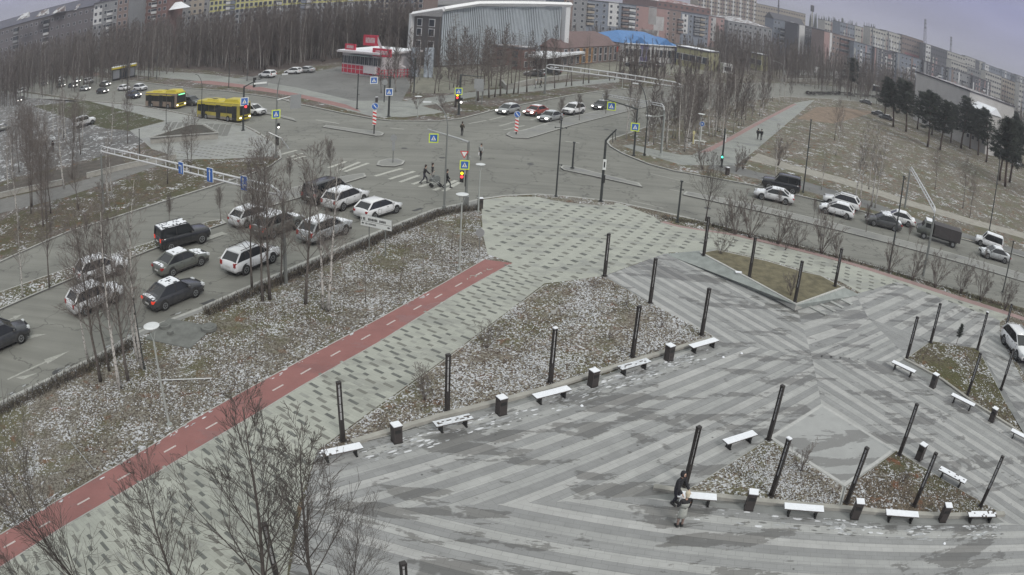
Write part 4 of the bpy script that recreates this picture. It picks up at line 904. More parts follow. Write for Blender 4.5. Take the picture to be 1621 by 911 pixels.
KIND = {  # length, width, sill, top profile [(x, z, w)], greenhouse (rear base, rear roof, front roof, front base), belt, roof, roof width, wheel radius, wheelbase
    'sedan': (4.6, 1.82, .24, [(-2.30, .62, .84), (-2.24, .93, .92), (-1.7, 1.00, .98), (-.9, .97, 1), (.8, .95, 1), (1.3, .90, .99), (2.0, .78, .93), (2.26, .66, .84), (2.30, .55, .80)], (-1.8, -.95, .30, 1.12), .93, 1.45, .74, .33, 2.7),
    'hatch': (4.2, 1.78, .24, [(-2.10, .60, .86), (-2.05, .95, .94), (-1.5, 1.0, .99), (-.6, .96, 1), (.8, .94, 1), (1.25, .90, .99), (1.85, .76, .92), (2.07, .62, .84), (2.1, .5, .8)], (-2.0, -1.32, .12, 1.15), .94, 1.49, .74, .32, 2.55),
    'suv': (4.65, 1.88, .32, [(-2.32, .70, .88), (-2.28, 1.08, .95), (-1.7, 1.13, .99), (-.5, 1.1, 1), (.9, 1.08, 1), (1.3, 1.04, .99), (2.05, .95, .94), (2.3, .8, .88), (2.33, .6, .85)], (-2.24, -1.62, .22, 1.18), 1.07, 1.70, .78, .37, 2.7),
    'offroad': (4.75, 1.95, .42, [(-2.32, .80, .94), (-2.3, 1.22, .98), (-1.7, 1.24, 1), (-.5, 1.22, 1), (.8, 1.22, 1), (1.1, 1.20, .99), (2.1, 1.14, .95), (2.3, 1.05, .92), (2.36, .7, .90)], (-2.28, -2.15, .35, .85), 1.2, 1.93, .86, .40, 2.9),
    'van': (5.0, 1.95, .30, [(-2.5, .70, .9), (-2.47, 1.12, .96), (-1.7, 1.14, 1), (-.5, 1.12, 1), (1.2, 1.08, 1), (1.7, 1.0, .98), (2.3, .86, .92), (2.48, .7, .86), (2.5, .55, .84)], (-2.45, -2.2, .75, 1.65), 1.08, 1.88, .82, .36, 3.0),
    'pickup': (5.2, 1.88, .40, [(-2.6, .78, .95), (-2.58, 1.12, .97), (-1.2, 1.15, 1), (-1.1, 1.15, 1), (1.0, 1.12, 1), (1.4, 1.1, .98), (2.3, 1.0, .93), (2.55, .85, .9), (2.6, .65, .88)], (-1.15, -1.0, .45, 1.15), 1.1, 1.78, .78, .39, 3.1),
    'boxvan': (4.2, 1.72, .30, [(-2.1, .70, .92), (-2.08, 1.05, .97), (-1.3, 1.07, 1), (0, 1.05, 1), (.9, 1.02, 1), (1.2, .98, .98), (1.9, .88, .94), (2.08, .75, .9), (2.1, .6, .86)], (-2.04, -1.95, .45, 1.05), 1.02, 1.80, .84, .34, 2.5),
    'niva': (3.75, 1.68, .34, [(-1.87, .70, .92), (-1.85, 1.0, .96), (-1.2, 1.03, 1), (0, 1.0, 1), (.7, .98, 1), (1.0, .96, .98), (1.75, .90, .95), (1.86, .8, .93), (1.88, .6, .9)], (-1.82, -1.5, .2, .72), .98, 1.62, .80, .35, 2.2)}
_c = {}
def shared(key, fn):
    if key not in _c: _c[key] = fn()
    return _c[key]
def car(kind, pm, loc, rz, label, snow=0, lit=False, tail=False, lod=0, group=None, rack=False, spare=False):
    L, Wd, sill, prof, gh, belt, roof, rw, wr, wb = KIND[kind]; w = Wd / 2
    r = empty({'sedan': 'sedan_car', 'hatch': 'hatchback_car', 'suv': 'suv_car', 'offroad': 'offroad_car', 'van': 'minivan', 'pickup': 'pickup_truck', 'niva': 'small_offroad_car', 'boxvan': 'small_van'}[kind], loc, rz, label, {'van': 'van', 'pickup': 'pickup', 'boxvan': 'van'}.get(kind, 'car'), group)
    def body():
        R_ = []
        for x, z, k in prof:
            q = w * k; zl = sill + (.08 if abs(x) > L / 2 - .3 else 0)
            R_.append([(x, -q * .9, zl), (x, -q, zl + .14), (x, -q, (zl + z) * .55), (x, -q * .975, z - .10), (x, -q * .86, z), (x, -q * .4, z + .025), (x, q * .4, z + .025), (x, q * .86, z), (x, q * .975, z - .10), (x, q, (zl + z) * .55), (x, q, zl + .14), (x, q * .9, zl)])
        return MB().rings(R_, pm).mesh('body', True)
    link('body', shared((kind, pm, 'b'), body), r)
    a, b_, c_, d_ = gh; wbt = w * .93; wrf = w * rw
    def glass():
        e_ = roof - .05
        return MB().add([(a + .04, -wbt, belt), (d_ - .04, -wbt, belt), (d_ - .04, wbt, belt), (a + .04, wbt, belt), (b_, -wrf, e_), (c_, -wrf, e_), (c_, wrf, e_), (b_, wrf, e_)], [(4, 5, 6, 7), (0, 1, 5, 4), (1, 2, 6, 5), (2, 3, 7, 6), (3, 0, 4, 7)], m_glass).mesh('windows')
    link('windows', shared((kind, 'g'), glass), r)
    def roofm():
        R_ = []
        for x, z, k in ((b_ - .10, roof - .10, .97), (b_ + .02, roof - .03, 1), (b_ + .3, roof, 1), (c_ - .35, roof, 1), (c_ - .02, roof - .03, 1), (c_ + .08, roof - .09, .97)):
            q = wrf * k + .03; R_.append([(x, -q, z - .05), (x, -q * .9, z + .01), (x, -q * .4, z + .04), (x, q * .4, z + .04), (x, q * .9, z + .01), (x, q, z - .05)])
        return MB().rings(R_, pm).mesh('roof', True)
    link('roof', shared((kind, pm, 'r'), roofm), r)
    e_ = roof - .04
    def pill(k):
        m_ = MB(); e_ = roof - .04; T0 = m_.tube; cnt = [0]
        def tb(*a_, **k_):
            if cnt[0] == k: T0(*a_, **k_)
            cnt[0] += 1
        m_.tube = tb
        for s in (-1, 1):
            m_.tube([(d_ - .02, s * wbt * .99, belt), (c_ + .02, s * wrf, e_)], .045, pm, 4); m_.tube([(a + .02, s * wbt * .99, belt), (b_ - .02, s * wrf, e_)], .075 if kind != 'sedan' else .06, pm, 4)
            xm = (c_ + b_) / 2 + .1; m_.tube([(xm + .02, s * wbt * 1.003, belt), (xm, s * (wrf + .005), e_)], .035, m_plast, 4)
            if kind in ('suv', 'offroad', 'van'): xm = b_ + .35; m_.tube([(xm - .02, s * wbt * 1.003, belt), (xm, s * (wrf + .005), e_)], .05, pm if kind == 'offroad' else m_plast, 4)
        return m_.mesh('pillars')
    for k in range(8 if kind in ('suv', 'offroad', 'van') else 6): link('pillar', shared((kind, pm, 'p', k), lambda: pill(k)), r)
    wheel = shared((kind, 'w'), lambda: MB().disc((0, 0, 0), wr, .22, m_tyre, 20, 'Y').mesh('tyre', True))
    rim = shared((kind, 'rim'), lambda: (lambda q: ([q.box((wr * .36 * cos(t * pi * .4), 0, wr * .36 * sin(t * pi * .4)), (.06, .236, .06), m_rim) for t in range(5)], q)[1])(MB().disc((0, 0, 0), wr * .64, .226, m_rim, 14, 'Y').disc((0, 0, 0), wr * .50, .230, m_tyre, 12, 'Y').disc((0, 0, 0), wr * .16, .238, m_rim, 8, 'Y')).mesh('rim'))
    arch = shared((kind, 'a'), lambda: MB().disc((0, 0, 0), wr + .065, .02, m_plast, 20, 'Y').mesh('wheel_arch'))
    for sx in (-1, 1):
        for sy in (-1, 1):
            y = sy * (w - .10) ; x = sx * wb / 2 + .03
            q = link('wheel', wheel, r, (x, y, wr)); link('rim', rim, q); link('wheel_arch', arch, r, (x, sy * (w - .002) * (.985 if lod < 2 else 1), wr + .04))
    zt = prof[-3][1] if kind != 'offroad' else 1.05; fx = prof[-1][0]; rx = prof[0][0]; zr = prof[1][1]
    hl = shared((kind, 'h', lit), lambda: MB().box((0, 0, 0), (.34, .36, .15), m_hlit if lit else m_hl).mesh('headlight'))
    for s in (-1, 1): link('headlight', hl, r, (fx - .16, s * w * .68, zt - .13))
    tl = shared((kind, 't', tail), lambda: MB().box((0, 0, 0), (.24, .22, .16 if kind in ('sedan', 'hatch') else .30), m_tlit if tail else m_tl).mesh('tail_light'))
    for s in (-1, 1): link('tail_light', tl, r, (rx + .10, s * w * .80, zr - .16))
    link('grille', shared((kind, 'gr'), lambda: MB().box((0, 0, 0), (.06, w * .95, .18), m_plast).box((-.01, 0, -.22), (.06, w * 1.35, .12), m_plast).mesh('grille')), r, (fx + .0, 0, zt - .17))
    for x in (fx + .035, rx - .03): link('number_plate', shared('plate', lambda: MB().box((0, 0, 0), (.02, .5, .11), m_plate).mesh('number_plate')), r, (x, 0, zt - .34 if x > 0 else zr - .34))
    link('bumper_trim', shared((kind, 'bt'), lambda: MB().box((0, 0, 0), (L * .93, Wd * .955, .14), m_plast).mesh('bumper_trim')), r, (0, 0, sill + .04))
    if lod < 2:
        mi = shared((pm, 'mi'), lambda: MB().box((0, 0, 0), (.14, .2, .13), pm).mesh('wing_mirror'))
        for s in (-1, 1): link('wing_mirror', mi, r, (d_ - .28, s * (w + .05), belt + .06))
        hd = shared('handle', lambda: MB().box((0, 0, 0), (.16, .03, .03), m_plast).mesh('door_handle'))
        xm = (c_ + b_) / 2 + .1
        dl = shared((pm, 'door', kind), lambda: MB().box((0, 0, 0), (.012, .012, belt - sill - .25), m_plast).box((-.45, 0, -(belt - sill) / 2 + .2), (.9, .012, .02), m_plast).mesh('door_seam'))
        for s in (-1, 1):
            for x in (xm - .02, d_ - .25, max(xm - .95, -wb / 2 + .42)): link('door_seam', dl, r, (x, s * (w + .002), (belt + sill) / 2))
            for x in (xm - .15, xm + .85): link('door_handle', hd, r, (x - .1, s * (w + .008), belt - .12))
    if rack or kind == 'offroad':
        for s in (-1, 1): MB().tube([(b_ + .1, s * wrf * .9, roof + .07), (c_ - .1, s * wrf * .9, roof + .07)], .025, m_plast, 5).obj('roof_rail', r)
    if spare:
        q = link('spare_wheel', wheel, r, (rx - .16, .15, .95)); q.rotation_euler[2] = pi / 2; q = MB().disc((0, 0, 0), wr * .8, .24, m_snow, 16, 'Y').obj('spare_cover', q)
    if snow:
        def patchy(x0, x1, y0, z, dz, dens, nm):
            sn = MB(); st = .16; nx_ = max(2, int((x1 - x0) / st)); ny_ = max(2, int(2 * y0 / st)); rr = random.Random(int(loc[0] * 7 + x0 * 3))
            for i in range(nx_):
                for j in range(ny_):
                    if rr.random() < dens:
                        x = x0 + (i + .5) * (x1 - x0) / nx_; y = -y0 + (j + .5) * 2 * y0 / ny_; zz = z + dz * (x - x0) / (x1 - x0) - .05 * (abs(y) / y0) ** 3
                        sn.box((x, y, zz), ((x1 - x0) / nx_ * 1.05, 2 * y0 / ny_ * 1.05, .05 + rr.random() * .012), m_snow)
            if sn.v: sn.obj(nm, r, fix=False)
        dn = {1: .72, 2: .9, 3: .97}[snow]
        patchy(b_, c_ - .02, wrf * .93, roof + .025, 0, dn, 'roof_snow')
        if snow >= 2:
            z0_, z1_ = prof[-4][1], prof[-3][1]; patchy(d_ + .08, prof[-3][0], w * .78, z0_ + .03, z1_ - z0_, dn - .25, 'bonnet_snow')
        if kind == 'sedan' or snow == 3: patchy(rx + .10, min(a - .05, rx + .55) if kind == 'sedan' else rx + .2, w * .8, zr + .03, .02, .85, 'boot_snow')
    return r
def car_w(kind, pm, rear, front, side, label, **k):
    a, b_ = G(*rear, z=0), G(*front, z=0); v = (b_ - a).xy; rz = atan2(v.y, v.x); n_ = Vector((-v.y, v.x)).normalized(); off = KIND[kind][1] / 2 - .1
    c = (a + b_).xy / 2 + n_ * (off if side == 'R' else -off); return car(kind, pm, (c.x, c.y, k.pop('z', .005)), k.pop('rz', rz), label, **k)
def car_c(kind, pm, px, deg, label, **k):
    c = G(*px, z=0); return car(kind, pm, (c.x, c.y, k.pop('z', .005)), radians(deg), label, **k)
A_ = 59.0
car_w('suv', DB, (-16, 567), (39, 542), 'R', 'near black suv cut off by the left edge of the picture', snow=0)
car_w('sedan', DB, (258, 493), (312, 470), 'R', 'graphite sedan with snow on roof and boot and a lit tail lamp, nearest the verge', snow=1, tail=True)
car_w('sedan', GY, (272, 439), (319, 421), 'R', 'grey green sedan with fully white roof beside the boxy black car', snow=3)
car_w('offroad', BK, (272, 399), (318, 386.5), 'R', 'boxy black off road car with crumbled roof snow and glowing tail lamp', snow=1, tail=True)
car_w('suv', WH, (386, 437), (433, 416), 'R', 'clean white suv waiting behind the bare trees', rack=True)
car_w('suv', PA, (143, 452), (190, 436), 'R', 'pale snowy suv behind bare trunks, the upper of two at the left', snow=2)
car_w('suv', PA, (133, 502), (186, 479), 'R', 'pale suv with heavy snow on roof and bonnet, the lower of two at the left', snow=3)
car_w('suv', GY, (430, 379), (471, 363), 'R', 'grey suv with a snowy roof and a lit tail lamp in the middle lane', snow=3, tail=True)
car_w('hatch', PA, (388, 362), (427, 348), 'R', 'snow covered pale hatchback behind the grey suv', snow=3)
car_w('suv', SV, (506, 388), (547, 371.5), 'R', 'silver suv under thick snow next to the white direction board', snow=3)
car_w('suv', PA, (541, 335), (575, 322), 'R', 'pearl white suv with snow on its roof, ahead of the black minivan', snow=2)
car_w('van', BK, (508, 325), (549, 310), 'R', 'black minivan waiting in the inner lane by the median')
car_w('hatch', WH, (592, 349), (626, 338), 'R', 'clean white hatchback with dark rear window, first in its lane before the crossing')
# right road, heading left
car_w('sedan', PA, (1242.8, 324.7), (1205.7, 316.6), 'L', 'white sedan in front of the black pickup on the right road', snow=2)
car_w('offroad', BK, (1256, 309), (1215, 300), 'L', 'black pickup like off road car at the kerb of the right road', lod=0)
car_w('hatch', WH, (1341.5, 348.5), (1304, 338), 'L', 'white hatchback nearer the median, side by side with a white wagon', snow=2)
car_w('suv', WH, (1347, 336), (1313, 326), 'L', 'white wagon with roof rails behind the white hatchback', rack=True)
car_w('sedan', DG, (1417.7, 367), (1380, 358), 'L', 'dark grey sedan half hidden by a bare bush on the median', snow=1)
car_w('sedan', WH, (1438, 360.5), (1404, 351), 'L', 'white sedan behind the dark grey one on the right road', snow=2)
car_w('boxvan', WH, (1577, 399), (1551, 389.5), 'L', 'small white van with a tall rear behind the truck', snow=2, z=.005)
car_w('sedan', SV, (1591, 418), (1561, 410), 'L', 'silver sedan last in the row at the right edge of the right road', snow=2)
car_w('suv', WH, (1588, 549), (1605, 571), 'R', 'white suv parked on the service road at the right edge', z=.14)
# truck
a, b_ = G(1503, 391.5, 0), G(1468, 381, 0); v = (b_ - a).xy; rz = atan2(v.y, v.x); n_ = Vector((-v.y, v.x)).normalized(); c = (a + b_).xy / 2 - n_ * .95
r = empty('box_truck', (c.x, c.y, .005), rz, 'small grey truck with a dark cargo body on the right road', 'truck')
MB().rings([[(x, -.95 * k, .55), (x, -.98 * k, 1.1), (x, -.9 * k, z), (x, .9 * k, z), (x, .98 * k, 1.1), (x, .95 * k, .55)] for x, z, k in ((1.15, 2.1, 1), (2.0, 2.12, 1), (2.45, 1.35, .98), (3.0, 1.15, .93), (3.05, .7, .9))], GY).obj('cab', r, smooth=True)
MB().add([(2.04, -.84, 2.02), (2.04, .84, 2.02), (2.47, .88, 1.38), (2.47, -.88, 1.38)], [(0, 1, 2, 3)], m_glass).box((1.7, 0, 1.65), (.7, 1.93, .5), m_glass).obj('windows', r)
MB().box((-1.0, 0, 1.32), (3.7, 1.95, 1.25), M('truck_box_dark', (.05, .045, .045), .6, na=.15)).obj('cargo_body', r)
MB().box((-1.0, 0, 1.97), (3.75, 2.0, .06), M('truck_box_dark', (.05, .045, .045), .6, na=.15)).obj('cargo_roof', r); MB().box((.2, 0, .55), (5.4, 1.0, .2), m_plast).obj('chassis', r)
for x in (-1.9, 2.1):
    for s in (-1, 1): q = MB().disc((0, 0, 0), .39, .26, m_tyre, 18, 'Y').obj('wheel', r, (x, s * .9, .39)); MB().disc((0, 0, 0), .2, .27, m_rim, 10, 'Y').obj('rim', q)
MB().box((1.6, 0, 2.14), (.8, 1.6, .05), m_snow).obj('roof_snow', r)
# queue behind the buses, heading to the junction
B_A = -25
for kind, pm, px, lab, lit, sn in [('sedan', DG, (69, 136), 'dark sedan with small bright lamps at the tail of the queue', True, 0), ('hatch', BK, (67, 127), 'black car in the outer lane behind the dark sedan', False, 0), ('suv', WH, (95, 130), 'white suv with a black roof box left of the slim pole', False, 2), ('sedan', GY, (96, 138.5), 'dark car with lit lamps just below the white suv', True, 0),
                             ('sedan', WH, (120, 131.5), 'white sedan third from the left in the queue', True, 2), ('hatch', DG, (115, 139), 'dark hatchback with a headlamp glowing in the queue', True, 0), ('suv', WH, (140, 132.5), 'white suv in the middle of the outer queue lane', False, 2), ('sedan', SV, (134, 144), 'silver sedan with glowing lamps in the near queue lane', True, 0),
                             ('sedan', GY, (166, 137), 'grey sedan with snow on its roof in the outer queue lane', True, 2), ('sedan', BK, (162, 148), 'black sedan with a bright headlamp in the near queue lane', True, 0), ('sedan', WH, (196, 143.5), 'white sedan behind the tall pole by the kiosk', False, 2), ('suv', BL, (211, 156), 'dark blue suv right behind the first bus', True, 0), ('suv', PA, (222, 144), 'white suv passing beyond the first bus', False, 2),
                             ('suv', DG, (303, 167), 'dark suv squeezed between the two buses', False, 0), ('suv', WH, (401, 182), 'white suv at the stop line beyond the second bus', False, 0)]:
    car_c(kind, pm, px, B_A, lab, lit=lit, snow=sn, lod=2, group='cars queueing behind the buses')
car_c('suv', WH, (33, 148), 200, 'white suv parked at the far left by the lot', lod=2, snow=2); car_c('sedan', BK, (33, 161), -60, 'dark car with both headlamps blazing at the far left', lit=True, lod=2)
car_w('offroad', PA, (121, 206), (151, 197), 'R', 'white off road car with a round spare wheel cover parked by the sunken lawn', snow=3, spare=True, z=.13); car_w('sedan', GY, (-10, 213), (17, 206), 'R', 'grey parked car at the left edge under bare trees', snow=1, z=.13)
for kind, pm, px, deg, lab in [('suv', WH, (423, 124), 150, 'white suv alone at the left of the upper parking lot'), ('hatch', WH, (464, 118), 165, 'white hatchback at the edge of the wood'), ('sedan', SV, (484, 116), 160, 'silver car right of the white hatchback by the wood')]:
    car_c(kind, pm, px, deg, lab, lod=1, snow=1, z=.13)
for kind, pm, px, lab, lit in [('hatch', SV, (804, 180), 'silver hatchback with headlamps on, foremost left at the boulevard stop line', True), ('sedan', RD, (848, 182), 'red sedan on the boulevard', True), ('sedan', SV, (871, 191.5), 'silver sedan with headlamps on beside the striped island post', True), ('suv', WH, (907, 180.5), 'white suv on the boulevard behind the silver sedan', False), ('sedan', DG, (953, 173), 'dark car arriving on the boulevard beside the hanging crossing sign', True)]:
    car_c(kind, pm, px, 238, lab, lit=lit, lod=1, snow=1 if pm is not RD else 2, group='cars on the boulevard')
for i, (x, y, kind, pm, deg, lab) in enumerate([(1002, 107, 'suv', BK, 160, 'dark parked car, first in the row before the blue roofed shop'), (1014, 107, 'suv', DG, 160, 'dark parked car, second in the row before the blue roofed shop'), (1027, 107, 'sedan', BK, 160, 'dark parked car, third in the row before the blue roofed shop'), (1040, 106, 'sedan', PA, 150, 'pale parked car at the end of the row before the blue roofed shop'),
                                                (1103, 106, 'suv', WH, 150, 'white parked car with bright snow by the yellow kiosk'), (1085, 103, 'van', DG, 160, 'dark van by the yellow kiosk'), (846, 122, 'sedan', DG, 170, 'dark car under the canopy of the brown building'), (872, 119, 'suv', BK, 170, 'black suv under the canopy of the brown building'),
                                                (1370, 165, 'sedan', DG, 150, 'dark car with white roof rounding the bend of the far road'), (1390, 184, 'sedan', DG, 150, 'dark car parked at the pines'), (1402, 190, 'sedan', BK, 150, 'black car parked under the pines beyond the field'), (1543, 216, 'suv', WH, 120, 'white car between the pine trunks'), (1608, 262, 'sedan', WH, 120, 'white car behind the cluster of tall pines')]):
    car_c(kind, pm, (x, y), deg, lab, lod=2, snow=2, z=.13)

# buses
m_by = M('bus_yellow', (.50, .41, .03), .35, na=.1, obj=True, ns=1.5); m_by2 = M('bus_yellow_dirty', (.36, .30, .06), .5, na=.25, obj=True, ns=1.2)
m_bg = M('bus_grey_dirty', (.22, .20, .17), .6, na=.2, obj=True, ns=1); m_brn = M('bus_brown_wrap', (.20, .155, .12), .55, na=.2, obj=True, ns=.8)
def bus(rear, front, lab, wrap):
    a, b_ = G(*rear, z=0), G(*front, z=0); v = (b_ - a).xy; rz = atan2(v.y, v.x); n_ = Vector((-v.y, v.x)).normalized(); L = 11.6; w = 1.25
    c = (a + b_).xy / 2 + n_ * w; r = empty('city_bus', (c.x, c.y, .005), rz, lab, 'bus', 'yellow city buses')
    low = m_brn if wrap else m_by2
    def ring(x, k): return [(x, -w * k, .32), (x, -w * k, 1.15), (x, -w * k, 2.6), (x, -w * .88 * k, 2.85), (x, w * .88 * k, 2.85), (x, w * k, 2.6), (x, w * k, 1.15), (x, w * k, .32)]
    MB().rings([ring(x, k) for x, k in ((-L / 2, .95), (-L / 2 + .15, 1), (0, 1), (L / 2 - .5, 1), (L / 2 - .12, .97), (L / 2, .9))], low).obj('body', r)
    for s in (-1, 1):
        MB().box((-.1, s * (w + .012), .55), (L - .9, .02, .42), m_brn if wrap else m_bg).obj('skirt', r)
        for k in range(6): MB().box((-L / 2 + 1.1 + k * 1.62, s * (w + .015), 1.85), (1.54, .03, 1.05), m_glass).obj('window', r)
        MB().box((-L / 2 + 5.2, s * (w + .02), 2.5), (L - 1.4, .02, .16), m_by).obj('cant_rail', r)
    for x in (-3.9, .4, 4.65):
        q = MB().box((0, 0, 0), (1.15, .05, 2.15), m_plast).obj('door', r, (x, -(w + .02), 1.42))
        for s in (-1, 1): MB().box((s * .28, -.03, .1), (.46, .02, 1.8), m_glass).obj('door_pane', q)
    MB().rings([[(x, -1.2, 2.84), (x, -1.1, 2.98), (x, 1.1, 2.98), (x, 1.2, 2.84)] for x in (-L / 2 + .05, L / 2 - .15)], m_by).obj('roof', r)
    MB().rings([[(x, -.95, 2.96), (x, -.85, z), (x, .85, z), (x, .95, 2.96)] for x, z in ((1.5, 3.02), (1.9, 3.42), (4.9, 3.45), (5.5, 3.02))], m_by).obj('gas_tank_cover', r)
    MB().rings([[(x, -.8, 2.96), (x, -.7, z), (x, .7, z), (x, .8, 2.96)] for x, z in ((-3.6, 3.0), (-3.2, 3.2), (-.4, 3.2), (0, 3.0))], m_by if not wrap else m_by).obj('roof_unit', r)
    MB().box((-1.9 if not wrap else 1, -.2, 3.22 if not wrap else 3.46), (1.1, .5, .04), m_plast).obj('roof_hatch', r)
    MB().box((L / 2 + .0, 0, 1.75), (.06, 2.1, 1.35), m_glass).obj('windscreen', r); MB().box((L / 2 + .02, 0, 2.6), (.06, 1.9, .3), m_plast).obj('display_housing', r)
    MB().box((L / 2 + .055, .05, 2.6), (.02, 1.5 if wrap else .9, .17), em('display_green', (.25, 1, .45), 1.6)).obj('route_display', r)
    MB().box((L / 2 - .02, 0, .72), (.10, 2.3, .65), m_by).obj('front_bumper', r); MB().box((L / 2 + .03, 0, .78), (.05, 1.1, .22), m_plast).obj('grille', r)
    for s in (-1, 1):
        MB().box((L / 2 + .03, s * .92, .72), (.05, .28, .18), m_hlit).obj('headlight', r)
        MB().tube([(L / 2, s * 1.15, 2.5), (L / 2 + .4, s * 1.3, 2.4), (L / 2 + .4, s * 1.3, 1.95)], .05, m_plast, 5).obj('wing_mirror', r)
    for x in (-3.1, 3.0):
        for s in (-1, 1): q = MB().disc((0, 0, 0), .48, .3, m_tyre, 20, 'Y').obj('wheel', r, (x, s * (w - .10), .48)); MB().disc((0, 0, 0), .27, .32, m_rim, 12, 'Y').obj('rim', q)
    return r
bus((226, 170), (283, 174), 'yellow roofed city bus with a brownish dirty side and green route display, the left one', True)
bus((308, 187.5), (382, 196), 'yellow city bus with yellow lower panels and a humped roof, the right one', False)

# pushchair on the crossing
b = G(689, 296, 0); r = empty('pushchair', b, radians(20), 'grey pushchair on the crossing between two walking people', 'pushchair')
mt = M('pushchair_grey', (.16, .17, .165), .8, na=.1)
MB().rings([[(x, -.22, z0), (x, .22, z0), (x, .25, z1), (x, -.25, z1)] for x, z0, z1 in ((-.4, .55, .8), (-.1, .45, .85), (.4, .5, .75))], mt).obj('carrycot', r)
MB().disc((.12, 0, .82), .3, .44, mt, 12, 'Y').obj('hood', r)
f = MB(); f.tube([(-.35, -.25, .2), (.3, -.22, .6)], .02, m_galv, 5).tube([(.4, -.25, .2), (-.5, -.22, .95)], .02, m_galv, 5).tube([(-.35, .25, .2), (.3, .22, .6)], .02, m_galv, 5).tube([(.4, .25, .2), (-.5, .22, .95)], .02, m_galv, 5).tube([(-.5, -.22, .95), (-.5, .22, .95)], .025, m_black, 5); f.obj('frame', r)
for x in (-.38, .42):
    for s in (-1, 1): MB().disc((x, s * .27, .16), .16, .05, m_tyre, 14, 'Y').obj('wheel', r)
# ------------------------------------------------------------------ people
def skin(name, pts, edges, rad, mat, parent=None, sub=1):
    """one continuous surface grown over a skeleton"""
    me = bpy.data.meshes.new(name); me.from_pydata([tuple(p) for p in pts], edges, []); o = bpy.data.objects.new(name, me); COL.objects.link(o)
    md = o.modifiers.new('skin', 'SKIN'); md.use_smooth_shade = True
    for v, q in zip(me.skin_vertices[0].data, rad):
        v.radius = q if isinstance(q, tuple) else (q, q)
    me.skin_vertices[0].data[0].use_root = True
    if sub: s_ = o.modifiers.new('sub', 'SUBSURF'); s_.levels = sub; s_.render_levels = sub
    dg = bpy.context.evaluated_depsgraph_get(); n_ = bpy.data.meshes.new_from_object(o.evaluated_get(dg)); bpy.data.objects.remove(o); bpy.data.meshes.remove(me)
    n_.materials.clear(); n_.materials.append(mat); return link(name, n_, parent)
m_skin = M('skin_tone', (.50, .32, .24), .6, na=.05); m_hairb = M('hair_blond', (.48, .42, .32), .7, ns=30, na=.25); m_haird = M('hair_dark', (.04, .03, .025), .7, na=.2)
